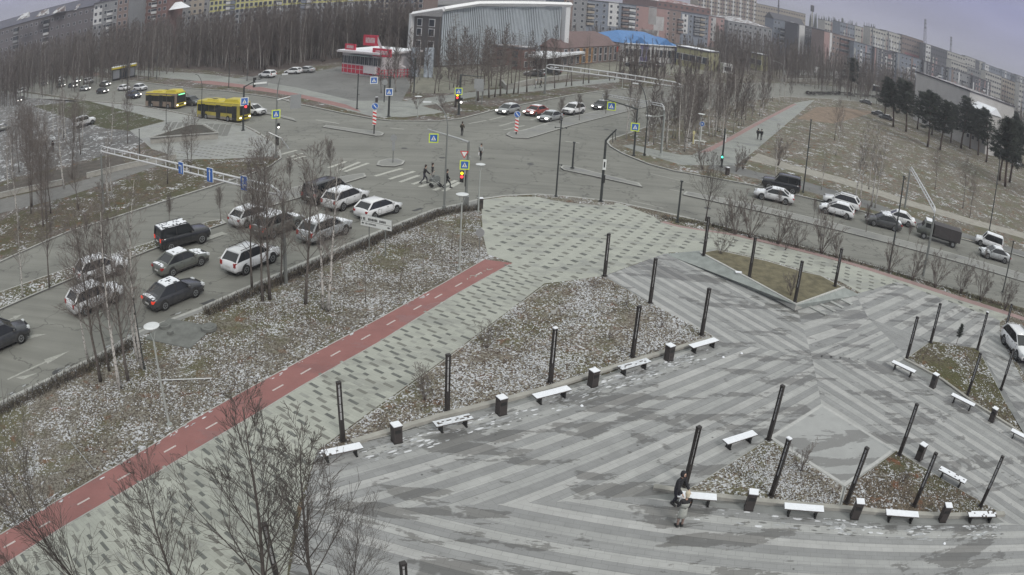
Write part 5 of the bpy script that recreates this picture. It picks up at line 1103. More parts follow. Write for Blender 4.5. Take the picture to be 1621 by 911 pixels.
def person(loc, rz, label, H=1.72, top=(.03, .03, .035), legs=(.03, .03, .035), hair=None, hood=False, stride=.0, lean=0, arms=((.12, .1), (-.12, .1)), crouch=0, coat=.0, top2=None, bag=None, near=False, skirt=False):
    """pose: stride = half step length, arms = ((forward swing left, bend), (right)); x forward"""
    k = H / 1.72; r = empty('person', loc, rz, label, 'person')
    hip = .92 - crouch; sh = hip + .50; hd = sh + .20
    def q(x, y, z): return Vector((x + lean * max(0, z - hip), y, z)) * k
    P_ = {'pel': q(0, 0, hip), 'wa': q(0, 0, hip + .2), 'ch': q(0, 0, hip + .40), 'nk': q(.0, 0, sh + .07), 'h0': q(.02, 0, hd), 'h1': q(.03, 0, hd + .13)}
    for s, n_ in ((1, 'l'), (-1, 'r')):
        st = stride * s
        P_['hp' + n_] = q(0, .09 * s, hip - .04)
        kx = st * .55 + (.12 if stride else .03) + crouch * .75; P_['kn' + n_] = Vector((kx, .10 * s, .47 - crouch * .25)) * k
        P_['an' + n_] = Vector((st - (.0 if s > 0 or not stride else .08), .10 * s, .09 + (.06 if stride and s < 0 else 0))) * k; P_['to' + n_] = P_['an' + n_] + Vector((.17, .015 * s, -.045)) * k
        sw, bd = arms[0 if s > 0 else 1]
        P_['sh' + n_] = q(0, .19 * s, sh - .02); P_['el' + n_] = q(sw * .6, .25 * s, sh - .30); P_['wr' + n_] = q(sw + bd, (.23 - bd * .25) * s, sh - .54 + abs(bd) * .55); P_['ha' + n_] = P_['wr' + n_] + Vector((.03 + bd * .3, -.01 * s, -.075 + bd * .1)) * k
    N_ = list(P_); I = {n_: i for i, n_ in enumerate(N_)}
    E_ = [('pel', 'wa'), ('wa', 'ch'), ('ch', 'nk'), ('nk', 'h0'), ('h0', 'h1')]
    for n_ in 'lr': E_ += [('pel', 'hp' + n_), ('hp' + n_, 'kn' + n_), ('kn' + n_, 'an' + n_), ('an' + n_, 'to' + n_), ('ch', 'sh' + n_), ('sh' + n_, 'el' + n_), ('el' + n_, 'wr' + n_), ('wr' + n_, 'ha' + n_)]
    rd_ = {'pel': .12, 'wa': .11, 'ch': (.14, .11), 'nk': .05, 'h0': .085, 'h1': .085}
    for n_ in 'lr': rd_.update({'hp' + n_: .085, 'kn' + n_: .055, 'an' + n_: .038, 'to' + n_: .03, 'sh' + n_: .055, 'el' + n_: .04, 'wr' + n_: .028, 'ha' + n_: .038})
    def sub(names, mat, nm, grow, rr=None):
        names = [n_ for n_ in N_ if n_ in names]; ix = {n_: i for i, n_ in enumerate(names)}
        ed = [(ix[a], ix[b_]) for a, b_ in E_ if a in ix and b_ in ix]; rr = rr or {}
        return skin(nm, [P_[n_] for n_ in names], ed, [tuple(x * k + grow for x in (rr.get(n_, rd_[n_]) if isinstance(rr.get(n_, rd_[n_]), tuple) else (rr.get(n_, rd_[n_]),) * 2)) for n_ in names], mat, r)
    bd_ = sub(N_, m_skin, 'body', 0, {n_: (tuple(x * .62 for x in v) if isinstance(v, tuple) else v * .62) for n_, v in rd_.items() if n_[:2] in ('pe', 'wa', 'ch', 'hp', 'kn', 'an', 'sh', 'el', 'to')})
    mt_ = M('cloth_%.2f_%.2f_%.2f' % top, top, .9, ns=8, na=.15, obj=True); ml_ = M('cloth_%.2f_%.2f_%.2f' % legs, legs, .9, ns=8, na=.12, obj=True)
    sub(['pel', 'wa', 'hpl', 'hpr', 'knl', 'knr', 'anl', 'anr'], ml_, 'trousers', .012)
    sub(['pel', 'wa', 'ch', 'nk', 'shl', 'shr', 'ell', 'elr', 'wrl', 'wrr'], mt_, 'jacket', .034, {'nk': .06})
    if coat:
        c0 = P_['pel']; rg = []
        for t, w_ in ((-coat, .20), (-coat * .5, .185), (0, .17), (.2, .155)):
            c_ = q(0, 0, hip + t); rg.append([(c_.x + .78 * w_ * k * cos(a * pi / 6), w_ * k * sin(a * pi / 6), c_.z) for a in range(12)])
        MB().rings(rg, M('cloth_%.2f_%.2f_%.2f' % top2, top2, .9, ns=8, na=.12, obj=True) if top2 else mt_).obj('coat_skirt', r, smooth=True)
        if top2:
            rg = []
            for t, w_ in ((.15, .165), (.3, .18), (.37, .18)):
                c_ = q(0, 0, hip + t); rg.append([(c_.x + .85 * w_ * k * cos(a * pi / 6), w_ * 1.1 * k * sin(a * pi / 6), c_.z) for a in range(12)])
            MB().rings(rg, M('cloth_%.2f_%.2f_%.2f' % top2, top2, .9, obj=True)).obj('coat_body', r, smooth=True)
    for n_ in 'lr':
        a_, t_ = P_['an' + n_], P_['to' + n_]; MB().rings([[(p.x + x, p.y - w_, max(.0, p.z - .055 * k)), (p.x + x, p.y + w_, max(0, p.z - .055 * k)), (p.x + x, p.y + w_ * .8, p.z + h), (p.x + x, p.y - w_ * .8, p.z + h)] for p, x, w_, h in ((a_, -.08, .045, .04), (a_, .03, .05, .04), (t_, .0, .05, .02), (t_, .06, .03, .0))], m_plast).obj('shoe', r)
    h = P_['h1']; hc = P_['h0']
    if near:
        for s in (1, -1): MB().disc((hc.x + .095 * k, s * .032 * k, hc.z + .07 * k), .012 * k, .012, m_black, 8, 'X').obj('eye', r)
        MB().add([(hc.x + .09 * k, -.013, hc.z + .03), (hc.x + .09 * k, .013, hc.z + .03), (hc.x + .09 * k, 0, hc.z + .075), (hc.x + .125 * k, 0, hc.z + .035)], [(0, 1, 3), (1, 2, 3), (2, 0, 3)], m_skin).obj('nose', r)
        MB().box((hc.x + .092 * k, 0, hc.z + .0), (.01, .05, .012), M('lips', (.35, .12, .1), .6, na=0)).obj('mouth', r)
        for n_, s in (('l', 1), ('r', -1)):
            w0, h0 = P_['wr' + n_], P_['ha' + n_]; d = (h0 - w0).normalized(); up = Vector((0, 0, 1)); sd_ = d.cross(up).normalized() if abs(d.z) < .95 else Vector((0, 1, 0)); fb = MB()
            for f_ in range(4):
                o_ = h0 + sd_ * (.012 * (f_ - 1.5)) * k + d * .02; ln = (.05, .06, .055, .042)[f_] * k
                fb.tube([o_, o_ + d * ln * .6, o_ + d * ln * .9 + Vector((.015, 0, -.02))], [.010 * k, .009 * k, .007 * k], m_skin, 6)
            o_ = w0 + (h0 - w0) * .4 + sd_ * .02 * k; fb.tube([o_, o_ + sd_ * .03 + d * .03], [.011 * k, .008 * k], m_skin, 6); fb.obj('fingers', r)
    if hood:
        MB().rings([[(hc.x - .02 + a * k + .01 * cos(t), w_ * k * cos(t * pi / 5), hc.z + .06 * k + w_ * 1.15 * k * sin(t * pi / 5)) for t in range(10)] for a, w_ in ((-.12, .05), (-.10, .11), (-.02, .135), (.07, .125))], mt_).obj('hood', r, smooth=True)
    elif hair:
        pts = []
        MB().rings([[(hc.x - .015 + w_ * k * cos(t * pi / 6) - (.02 if z < .05 else 0), w_ * .92 * k * sin(t * pi / 6), hc.z + z * k) for t in range(12)] for z, w_ in ((.06, .1), (.10, .115), (.17, .112), (.21, .08), (.225, .03))], hair).obj('hair', r, smooth=True)
        MB().rings([[(hc.x - .05 + w_ * k * cos(t * pi / 6), w_ * k * sin(t * pi / 6), hc.z + z * k) for t in range(12)] for z, w_ in ((-.06, .06), (.0, .085), (.1, .09))], hair).obj('hair_back', r, smooth=True)
    if bag:
        hp_ = P_['har'] if bag[0] < 0 else P_['hal']; MB().box((hp_.x, hp_.y, hp_.z - .2), (.22, .1, .3), M('bag_%s' % str(bag[1][0]), bag[1], .7, na=.05)).tube([(hp_.x - .06, hp_.y, hp_.z - .05), (hp_.x, hp_.y, hp_.z + .02), (hp_.x + .06, hp_.y, hp_.z - .05)], .008, m_black, 4).obj('bag', r)
    return r
def fc(p, d): return p
p = G(1066, 797, .135); person(p, radians(-50), 'person in a black hooded jacket with a white bag at the bench end', 1.78, (.022, .022, .026), (.03, .03, .04), hood=True, crouch=.12, lean=.22, arms=((.3, .15), (.32, .12)), near=True, bag=(-1, (.7, .7, .7)))
p = G(1075, 834, .135); person(p, radians(100), 'blond person seen from behind in a two tone grey and black coat', 1.70, (.025, .025, .027), (.21, .15, .13), hair=m_hairb, arms=((.10, .14), (.05, .04)), coat=.38, top2=(.36, .37, .34), near=True)
ps = [((671, 291), 20, 'person in dark clothes pushing the pushchair in mid stride', (.025, .025, .03), (.03, .03, .04), dict(stride=.32, lean=.18, hair=m_haird, arms=((.42, .1), (.42, .1)))),
      ((684, 287), 20, 'person in a dark top and pale skirt behind the pushchair', (.03, .03, .03), (.12, .12, .12), dict(hair=m_haird, stride=.15, coat=.3, top2=(.3, .29, .27))),
      ((707, 298), 0, 'slim dark person striding over the last white bars of the crossing', (.02, .02, .022), (.025, .025, .025), dict(stride=.34, hair=m_haird, arms=((-.25, .05), (.25, .05)))),
      ((731, 215), 80, 'person in a brown black jacket seen from behind in the middle of the junction', (.045, .04, .03), (.02, .02, .02), dict(hair=m_haird, stride=.08, arms=((.1, .15), (.1, .15)))),
      ((761, 253), 250, 'person in a grey and white jacket carrying a white bag across the junction', (.30, .31, .30), (.02, .02, .022), dict(hair=m_haird, stride=.22, bag=(-1, (.7, .72, .7)))),
      ((1199, 221), 60, 'person in black walking up the far footpath', (.02, .02, .02), (.02, .02, .02), dict(hood=True, stride=.2)),
      ((1204.5, 222), 60, 'thin dark person beside the walker on the far footpath', (.03, .03, .03), (.02, .02, .02), dict(hair=m_haird, stride=.1)),
      ((73, 240), 40, 'dark person by the low wall at the left', (.02, .02, .025), (.02, .02, .02), dict(hair=m_haird)), ((84, 241), 100, 'second dark person by the low wall at the left', (.025, .02, .02), (.02, .02, .02), dict(hood=True)),
      ((856, 139), 200, 'dark person on the snowy footpath before the brown building', (.02, .02, .025), (.02, .02, .02), dict(hair=m_haird, stride=.2)), ((848, 140), 200, 'person in pale clothes on the snowy footpath before the brown building', (.45, .45, .45), (.3, .3, .3), dict(hair=m_hairb)),
      ((296, 101), 60, 'dark person on the path at the edge of the wood', (.02, .02, .02), (.02, .02, .02), dict(hair=m_haird, bag=(1, (.7, .7, .7)))), ((1393, 165), 200, 'dark person by the bend of the far road', (.02, .02, .02), (.02, .02, .02), dict(hair=m_haird))]
for (x, y), dg_, lab, t, l, kw in ps:
    z = .0 if 600 < x < 770 else .135
    person(G(x, y, z), radians(dg_), lab, 1.75 if 'person in dark' in lab else 1.7, t, l, **kw)
# ------------------------------------------------------------------ buildings
m_pane = M('window_pane', (.045, .052, .065), .15, na=0)
m_frame = M('window_frame_white', (.52, .52, .53), .6, na=0)
m_roofs = frost('snowy_roof', .62, brown=(.15, .12, .12), straw=(.22, .19, .19), olive=(.14, .11, .11), size=.5, rust=0)
def wm(name, col, na=.08, ns=.35): return M('wall_' + name, col, .9, ns=ns, na=na)
W_GREY, W_BLUEG, W_BEIGE, W_BROWN, W_WHITE, W_PINK, W_DARK, W_YEL, W_BRICK, W_PALE = wm('grey', (.235, .24, .25)), wm('bluegrey', (.19, .215, .26)), wm('beige', (.34, .30, .25)), wm('brown', (.21, .16, .145)), wm('white', (.56, .56, .56)), wm('pink', (.33, .22, .21)), wm('dark', (.085, .085, .10)), wm('yellow', (.52, .50, .19)), wm('brick', (.17, .095, .085)), wm('pale', (.42, .41, .38))
WINM = {}
def win_mesh(w, h, fr=True):
    k = (round(w, 1), round(h, 1), fr)
    if k not in WINM:
        b = MB(); b.box((0, .03, 0), (w, .14, h), m_frame if fr else m_pane); p_ = MB(); p_.box((0, 0, 0), (w - .2, .05, h - .2), m_pane) if fr else None
        q = MB(); q.box((0, -.05, 0), (.07, .04, h - .2), m_frame)
        WINM[k] = (b.mesh('window'), p_.mesh('pane') if fr else None)
    return WINM[k]
def block(name, A, B_, zt, depth, floors, cols, wall, label, cat='apartment block', wins=True, side=None, w=1.5, h=1.5, accents=(), roof='flat', bal=(), roofm=None, joined=False, z0=.1, frame=True, balm=None, gf=0, skip=()):
    """A, B_: world xy of the front corners, left to right as seen; parts in the facade's own frame (x along, -y toward the viewer)"""
    A, B_ = Vector(A).xy, Vector(B_).xy; v = B_ - A; L = v.length; az = atan2(v.y, v.x); H = zt - z0
    r = empty(name, (A.x, A.y, z0), az, label, cat); fh = (H - .6 - gf) / max(1, floors)
    MB().box((L / 2, depth / 2, H / 2), (L, depth, H), wall).obj('wall', r)
    rm_ = roofm or m_roofs
    if roof == 'flat':
        MB().box((L / 2, depth / 2, H + .2), (L + .5, depth + .5, .4), W_DARK).obj('parapet', r); MB().box((L / 2, depth / 2, H + .43), (L - .2, depth - .2, .06), rm_).obj('roof', r)
    elif roof == 'hip':
        hh = min(3.4, depth * .24); o = .5
        MB().add([(-o, -o, H), (L + o, -o, H), (L + o, depth + o, H), (-o, depth + o, H), (depth * .4, depth / 2, H + hh), (L - depth * .4, depth / 2, H + hh)], [(0, 3, 2, 1), (0, 1, 5, 4), (1, 2, 5), (2, 3, 4, 5), (3, 0, 4)], rm_).obj('roof', r)
    elif roof == 'gable':
        hh = min(4.5, depth * .3); o = .5
        MB().add([(-o, -o, H), (L + o, -o, H), (L + o, depth + o, H), (-o, depth + o, H), (-o, depth / 2, H + hh), (L + o, depth / 2, H + hh)], [(0, 3, 2, 1), (0, 1, 5, 4), (1, 2, 5), (2, 3, 4, 5), (3, 0, 4)], rm_).obj('roof', r)
    for x0, x1, f0, f1, m_ in accents:      # coloured cladding panels: bay range, floor range
        MB().box((L * (x0 + x1) / 2, -.10, gf + (f0 + f1) / 2 * fh + .3), (L * (x1 - x0), .2, (f1 - f0) * fh), m_).obj('facade_panel', r)
    if wins:
        fm, pm_ = win_mesh(w, h, frame); J = MB()
        for c in range(cols):
            for f in range(floors):
                if (c, f) in skip or c in skip: continue
                x = L * (c + .5) / cols; z = gf + f * fh + fh * .52 + .3
                if joined: J.box((x, -.16, z), (w, .14, h), m_pane)
                else:
                    o = link('window', fm, r, (x, -.17, z))
                    if pm_: link('pane', pm_, o, (0, -.03, 0))
        if joined and J.v: o = J.obj('window', r, fix=False); o['kind'] = 'stuff'
    if side:
        n_ = max(2, int(depth / 4)); xs = -.02 if side == 'L' else L + .02; J = MB()
        for c in range(n_):
            for f in range(floors): J.box((xs, depth * (c + .5) / n_, f * fh + fh * .52 + .3), (.12, w, h), m_pane)
        o = J.obj('side_window', r, fix=False); o['kind'] = 'stuff'
    for c, f0, f1, m_ in bal:               # balcony stacks
        for f in range(f0, f1):
            z = gf + f * fh + .25; x = L * (c + .5) / cols; bw = L / cols * .92
            o = MB().box((0, -.6, .55), (bw, 1.2, 1.1), m_).obj('balcony', r, (x, 0, z)); MB().box((0, -.62, fh * .5), (bw * .94, 1.1, fh * .38), m_pane).obj('balcony_glazing', o); MB().box((0, -.6, fh * .72), (bw, 1.3, .12), W_WHITE).obj('balcony_roof', o)
    return r
def autoacc(seed, n_=4):
    rr = random.Random(seed); out = []; x = .03
    while x < .93:
        w_ = rr.uniform(.04, .10); f0 = rr.choice((0, 1, 2)); f1 = rr.choice((4, 5, 6, 6)); out.append((x, min(1, x + w_), f0, f1, rr.choice((W_WHITE, W_WHITE, W_PALE, W_PINK, W_BROWN, W_BLUEG, W_GREY)))); x += w_ + rr.uniform(.03, .15)
    return out
def PX(px, py, d, z=0): p = P(px, py, d); return Vector((p.x, p.y))
def zat_(px, py, d): return P(px, py, d).z
# row of panel blocks behind the boulevard
block('apartment_block', PX(893, 0, 330), PX(1146, 40, 405), zat_(1020, 11, 362), 13, 6, 26, W_BLUEG, 'long panel block with stepped white cladding right behind the blue roofed shop',
      accents=[(0, .045, 0, 6.3, W_BROWN), (.045, .12, 0, 6.2, W_GREY), (.235, .29, 2, 6.3, W_WHITE), (.395, .60, 0, 6.2, W_PINK), (.47, .52, 3, 6.3, W_WHITE), (.505, .57, 2.0, 4.6, W_WHITE), (.42, .54, 1.0, 2.0, W_WHITE), (.60, .68, 0, 6.1, W_BROWN), (.69, .73, 2, 5.7, W_WHITE), (.88, 1.0, 0, 6.2, W_PINK), (.90, .935, 1.2, 6, W_WHITE), (.96, .995, 1, 3.5, W_WHITE)],
      bal=[(3, 2, 6, W_BEIGE), (8, 2, 6, W_BROWN), (9, 2, 6, W_WHITE), (17, 2, 5, W_BROWN), (20, 2, 6, W_GREY), (21, 2, 6, W_BEIGE)], skip=(3, 8, 9, 11, 12, 13, 14, 17, 20, 21, 24), roofm=W_DARK)
block('apartment_block', PX(1152, 40, 415), PX(1222, 55, 430), zat_(1187, 39, 422), 40, 5, 9, W_GREY, 'grey block with a broad snow streaked roof right of the stepped panel block', roof='hip', w=1.7, h=1.6)
block('apartment_block', PX(1040, 5, 520), PX(1125, 20, 540), zat_(1083, 8, 530), 60, 5, 10, W_BRICK, 'cluster of reddish houses with snow patched roofs behind the stepped panel block', roof='hip', joined=True, roofm=frost('red_snow_roof', .5, brown=(.25, .12, .12), straw=(.28, .16, .16), olive=(.2, .12, .12), size=.35, rust=0))
block('apartment_block', PX(1105, 5, 620), PX(1197, 20, 640), zat_(1150, -22, 630), 20, 12, 22, W_BEIGE, 'beige and brown striped high rise at the top of the picture', accents=[(k / 8 + .02, k / 8 + .055, 0, 12, W_BROWN) for k in range(8)] + [(k / 8 + .08, k / 8 + .11, 0, 12, W_WHITE) for k in range(8)], joined=True)
block('apartment_block', PX(1195, 20, 720), PX(1275, 30, 730), zat_(1235, 14, 725), 20, 8, 20, W_BEIGE, 'pale beige slab block left of the first mast on the skyline', joined=True)
block('apartment_block', PX(1224, 50, 470), PX(1272, 62, 480), zat_(1248, 35, 475), 14, 6, 9, W_BLUEG, 'grey block with a gabled attic and two white cladding strips', roof='gable', roofm=W_DARK, accents=[(.55, .66, 2, 6.2, W_WHITE)], bal=[(2, 2, 5, W_WHITE), (3, 2, 5, W_WHITE)], skip=(2, 3, 5))
block('apartment_block', PX(1262, 62, 455), PX(1307, 70, 470), zat_(1285, 44, 462), 14, 6, 8, W_DARK, 'dark block with a white stepped cladding column, under the second mast', accents=[(.05, .24, 1, 6.2, W_WHITE), (.5, .95, 1.5, 5.6, W_GREY)], skip=(0, 1))
block('apartment_block', PX(1304, 68, 440), PX(1352, 80, 455), zat_(1330, 56, 447), 14, 6, 8, W_BROWN, 'block with bright crimson balconies and white frames', accents=[(.0, .18, 1, 6, W_PINK), (.18, .25, 1, 6.2, W_WHITE)], bal=[(4, 3, 6, W_BRICK), (5, 3, 6, W_BRICK), (6, 3, 6, W_BRICK)], skip=(0, 1, 4, 5, 6))
for i, (x0, x1, y, d, c, lab) in enumerate([(1352, 1384, 66, 445, W_BLUEG, 'blue grey block right of the crimson balconies'), (1384, 1420, 75, 450, W_DARK, 'dark block with faded red panels above the far road'), (1420, 1462, 84, 455, W_BLUEG, 'grey block with a bright white corner strip above the white hall'), (1462, 1502, 97, 460, W_DARK, 'dark block with wedge shaped white balconies behind the white hall'),
                                             (1502, 1540, 109, 465, W_GREY, 'grey block with pale balconies above the snowy lean to roof'), (1540, 1568, 122, 470, W_DARK, 'last dark block of the middle row with tall white strips')]):
    dy = (x1 - x0) * .29
    block('apartment_block', PX(x0, y, d), PX(x1, y + dy, d + 8), zat_((x0 + x1) / 2, y + dy / 2, d + 4), 14, 6, 7, c, lab, accents=autoacc(i + 3) + ([(.62, .75, 2, 5.5, W_PINK)] if i == 1 else []), bal=[(4, 2, 5, W_WHITE if i in (2, 3, 5) else W_GREY)], skip=(0, 4))
# pale long slabs on the ridge
for x0, y0, x1, y1, d, dt, c, lab, fl, ac in [(1306, 33, 1378, 46, 640, 4, W_PALE, 'pale slab block under the dark conifers on the ridge', 6, ()), (1378, 45, 1428, 57, 650, 4, W_PALE, 'pale slab block with dark stair strips on the ridge', 7, [(.1, .16, 1, 7, W_DARK)]), (1428, 55, 1462, 65, 650, 3, W_BROWN, 'slab block with a crimson mural below the tall lattice mast', 8, [(.15, .85, 3, 5, wm('crimson', (.25, .07, .08)))]),
                                              (1462, 67, 1500, 78, 655, 3, W_DARK, 'dark slab block with white balconies right of the crimson mural', 8, [(.1, .3, 1, 8, W_WHITE)]), (1500, 80, 1528, 88, 660, 2, W_PALE, 'pale tower like block beside the short mast', 8, ()), (1528, 90, 1560, 100, 740, 2, W_PALE, 'far pale slab with a dark strip on the skyline', 8, [(.5, .7, 2, 8, W_DARK)]), (1556, 100, 1588, 111, 745, 2, W_BLUEG, 'blue grey slab with dark balconies on the skyline', 8, [(.1, .3, 1, 8, W_WHITE)]), (1586, 112, 1660, 138, 750, 2, W_BLUEG, 'last slab on the skyline at the right edge', 8, [(.2, .3, 1, 8, W_WHITE), (.6, .7, 1, 8, W_DARK)])]:  # the far pale slab carries a dark cladding strip
    n_s = max(1, int(round((x1 - x0) / 26))); rr_ = random.Random(x0)
    for s_ in range(n_s):
      xa, xb = x0 + (x1 - x0) * s_ / n_s, x0 + (x1 - x0) * (s_ + 1) / n_s - (0 if s_ == n_s - 1 else .8); ya, yb = y0 + (y1 - y0) * s_ / n_s, y0 + (y1 - y0) * (s_ + 1) / n_s; dd_ = d + rr_.uniform(-25, 25); dy_ = rr_.uniform(-1.6, 2.6)
      c_k = c if s_ % 2 == 0 else rr_.choice((W_PALE, W_GREY, W_BLUEG, W_BEIGE)); nm_ = lab if n_s == 1 else lab + ', ' + ('left part', 'right part')[s_] if n_s == 2 else lab + ', ' + ('left part', 'middle part', 'right part', 'far right part')[s_]
      block('apartment_block', PX(xa, ya, dd_), PX(xb, yb, dd_ + 8), zat_((xa + xb) / 2, (ya + yb) / 2 + dy_, dd_ + 4), 14, fl, max(3, int((xb - xa) / 3.6)), c_k, nm_, joined=True, accents=list(ac) + [(a_, b2_, f_, g_, m_) for a_, b2_, f_, g_, m_ in autoacc(x0)[:6]] if not (ac and fl == 8 and x0 == 1428) else list(ac), w=1.7)
for s_ in range(5):
    xa = 1506 + s_ * 27; xb = xa + 25.5; ya = 95 + (xa - 1506) * .336; yb = ya + 8.6
    block('apartment_block', PX(xa, ya, 600 + (s_ % 2) * 22), PX(xb, yb, 606 + (s_ % 2) * 22), zat_((xa + xb) / 2, (ya + yb) / 2 + (0, 2.5, -.5, 2, .5)[s_], 603 + (s_ % 2) * 22), 14, 7, 7, (W_PALE, W_GREY, W_PALE, W_BEIGE, W_PALE)[s_], ('first', 'second', 'third', 'fourth', 'fifth')[s_] + ' from the left of five pale slabs falling toward the right edge', joined=True, w=1.6, accents=autoacc(s_ + 40)[:3])
# left side blocks behind the wood
block('apartment_block', PX(-40, 60, 380), PX(150, 40, 330), zat_(60, 30, 350), 16, 6, 24, wm('mauve', (.125, .115, .125)), 'long mauve grey block with a dark roof and snow on the dormers at upper left', roof='gable', roofm=M('roof_dark_slate', (.085, .085, .115), .7, ns=.3, na=.12), w=1.5, h=1.5, bal=[(3, 3, 6, W_WHITE), (9, 3, 6, W_GREY), (15, 3, 6, W_WHITE)], skip=(3, 9, 15))
for k, (x, y) in enumerate([(32, 31), (62, 26), (88, 21), (112, 18), (135, 16)]):
    p = P(x, y, 338); o = MB().add([(-4, 0, 0), (4, 0, 0), (4, 4, 0), (-4, 4, 0), (-3.4, 4, 2.6), (3.4, 4, 2.6)], [(0, 3, 2, 1), (0, 1, 5, 4), (1, 2, 5), (2, 3, 4, 5), (3, 0, 4)], m_roofs).obj('dormer_roof', bpy.data.objects['apartment_block.%03d' % 0] if False else None, p); o.rotation_euler[2] = -.25; tag(o, ['snowy dormer roof at the left end of the mauve block', 'snowy dormer roof second from the left on the mauve block', 'middle snowy dormer roof of the mauve block', 'snowy dormer roof fourth from the left on the mauve block', 'snowy dormer roof nearest the tower with white window frames'][k], 'roof')
block('apartment_block', PX(146, 60, 300), PX(200, 60, 290), zat_(173, 2, 295), 16, 9, 7, W_GREY, 'grey tower block with white window frames behind the bus stop kiosk', accents=[(.0, .25, 6, 8.5, W_WHITE), (.7, 1, 0, 9, W_BROWN)], side='L', bal=[(3, 2, 8, W_WHITE)], skip=(3,))
block('apartment_block', PX(200, 60, 310), PX(262, 55, 300), zat_(230, -8, 305), 16, 9, 8, W_BRICK, 'brick red block with white balconies behind the wood', bal=[(2, 5, 9, W_WHITE), (5, 5, 9, W_WHITE)], skip=(2, 5))
block('apartment_block', PX(262, 55, 330), PX(336, 45, 320), zat_(300, -5, 325), 16, 8, 9, W_GREY, 'grey block with mossy stains rising over the wood', accents=[(.5, .8, 5, 8, W_BEIGE)])
a = P(270, 16, 300); o = MB().add([(-1, 0, 0), (7, 0, 0), (7, 6, 0), (-1, 6, 0), (-1, 6, 3), (2, 6, 3)], [(0, 3, 2, 1), (0, 1, 5, 4), (1, 2, 5), (2, 3, 4, 5), (3, 0, 4)], m_snow).obj('lean_to_roof', None, a); tag(o, 'bright snow covered lean to roof among the blocks over the wood', 'roof')
block('apartment_block', PX(330, 40, 285), PX(592, 40, 262), zat_(460, -12, 273), 16, 9, 34, W_YEL, 'long yellow block with glazed balconies along the top of the picture', accents=[(0, 1, 0, 6.8, W_GREY)], bal=[(4, 6, 9, W_WHITE), (5, 6, 9, W_BLUEG), (15, 6, 9, W_WHITE), (20, 6, 9, W_BLUEG), (21, 6, 9, W_WHITE), (29, 6, 9, W_WHITE)], skip=(4, 5, 15, 20, 21, 29), w=1.4)
block('apartment_block', PX(592, 40, 262), PX(668, 40, 256), zat_(630, -12, 259), 16, 9, 10, W_BROWN, 'grey brown end of the yellow block beside the ribbed building', accents=[(0, 1, 7.6, 9.2, W_YEL), (.12, .3, 0, 7.5, W_BEIGE)], bal=[(7, 2, 9, W_BLUEG)], skip=(7,), w=1.4)

# the ribbed grey building with a white frame
a, c, e_ = G(648, 101).xy, G(692, 107).xy, G(886, 101).xy
zl, zc, zr_ = TOP(Vector((*a, 0)), 648, 22), TOP(Vector((*c, 0)), 692, 13), TOP(Vector((*e_, 0)), 886, 5)
m_cl = M('cladding_dark_grey', (.095, .09, .09), .7, ns=.4, na=.1); m_rib = M('ribbed_metal_pale', (.42, .46, .49), .5, .1, ns=.5, na=.06); m_fr = M('white_roof_frame', (.62, .63, .64), .6, na=.05)
r = empty('culture_hall', (c.x, c.y, .1), atan2((e_ - c).y, (e_ - c).x), 'large modern hall with ribbed pale metal front and white roof frame', 'building')
L = (e_ - c).length; Hc, Hr = zc - .1, zr_ - .1; H_ = (Hc + Hr) / 2
u = (e_ - c).normalized(); nn = Vector((-u.y, u.x)); la = a - c; lx, ly = la.dot(u), la.dot(nn)
body = MB(); bl = a * 1.16 + Vector((3, 0)) - c
pl = [(0, 0), (L, 0), (L, 34), (bl.dot(u) + 10, 34), (bl.dot(u), bl.dot(nn)), (lx, ly)]
body.prism(pl, 0, min(Hc, Hr, zl) - .6, m_cl); body.obj('wall', r)
rf = MB(); mx_ = L * .24; Hm = TOP(Vector((*(c + u * mx_), 0)), 735, 4) - .1
rf.add([(-.6, -1.6, Hc + .1), (mx_, -1.6, Hm + .1), (L + .9, -1.6, Hr + .1), (L + .9, 26, Hr + .1), (mx_, 20, Hm + .1), (lx - .6, ly - 1, zl + .1)] + [(-.6, -1.6, Hc - .6), (mx_, -1.6, Hm - .6), (L + .9, -1.6, Hr - .6), (L + .9, 26, Hr - .6), (mx_, 20, Hm - .6), (lx - .6, ly - 1, zl - .6)], [(1, 2, 3, 4), (0, 1, 4, 5), (10, 9, 8, 7), (11, 10, 7, 6), (0, 6, 7, 1), (1, 7, 8, 2), (2, 8, 9, 3), (3, 9, 10, 4), (4, 10, 11, 5), (5, 11, 6, 0)], m_fr)
def hat(x): return Hc + (Hm - Hc) * x / mx_ if x < mx_ else Hm + (Hr - Hm) * (x - mx_) / (L - mx_); rf.obj('roof', r)
for p_, q_ in (((lx - .5, ly - .9, zl - .2), (-.3, -1.75, Hc - .2)), ((-.3, -1.75, Hc - .2), (mx_, -1.85, Hm - .2)), ((mx_, -1.85, Hm - .2), (L + 1.0, -1.85, Hr - .2))): MB().tube([p_, q_], .62, M('fascia_white', (.80, .80, .81), .5, na=.03), 4).obj('roof_fascia', r)
MB().box((L + .3, -.8, Hr / 2), (1.5, 1.7, Hr), m_fr).obj('frame_column', r); MB().box((lx - .2, ly - .4, zl / 2), (1.1, 1.1, zl), m_fr).obj('frame_column', r)
fi = MB(); n_ = 74
for k in range(n_):
    x = .5 + (L - 1.5) * k / n_; off = .35 + .25 * sin(k * .35)
    top_ = hat(x) - 1.2
    fi.box((x, -off - .1, top_ / 2 + .6), ((L / n_) * .55, .35, top_ - 1.0), m_rib)
o = fi.obj('facade_rib', r, fix=False); o['kind'] = 'stuff'
MB().box((L / 2, -.06, H_ / 2 - 1.1), (L - 1.4, .2, H_ - 3.0), m_rib).obj('ribbed_sheet', r); MB().box((L / 2, -.12, H_ - 1.75), (L - 1.6, .1, 1.5), M('glass_band', (.10, .13, .13), .25, na=.1)).obj('glass_band', r)
lw = Vector((lx, ly)); ld = lw.normalized(); la_ = atan2(lw.y, lw.x)
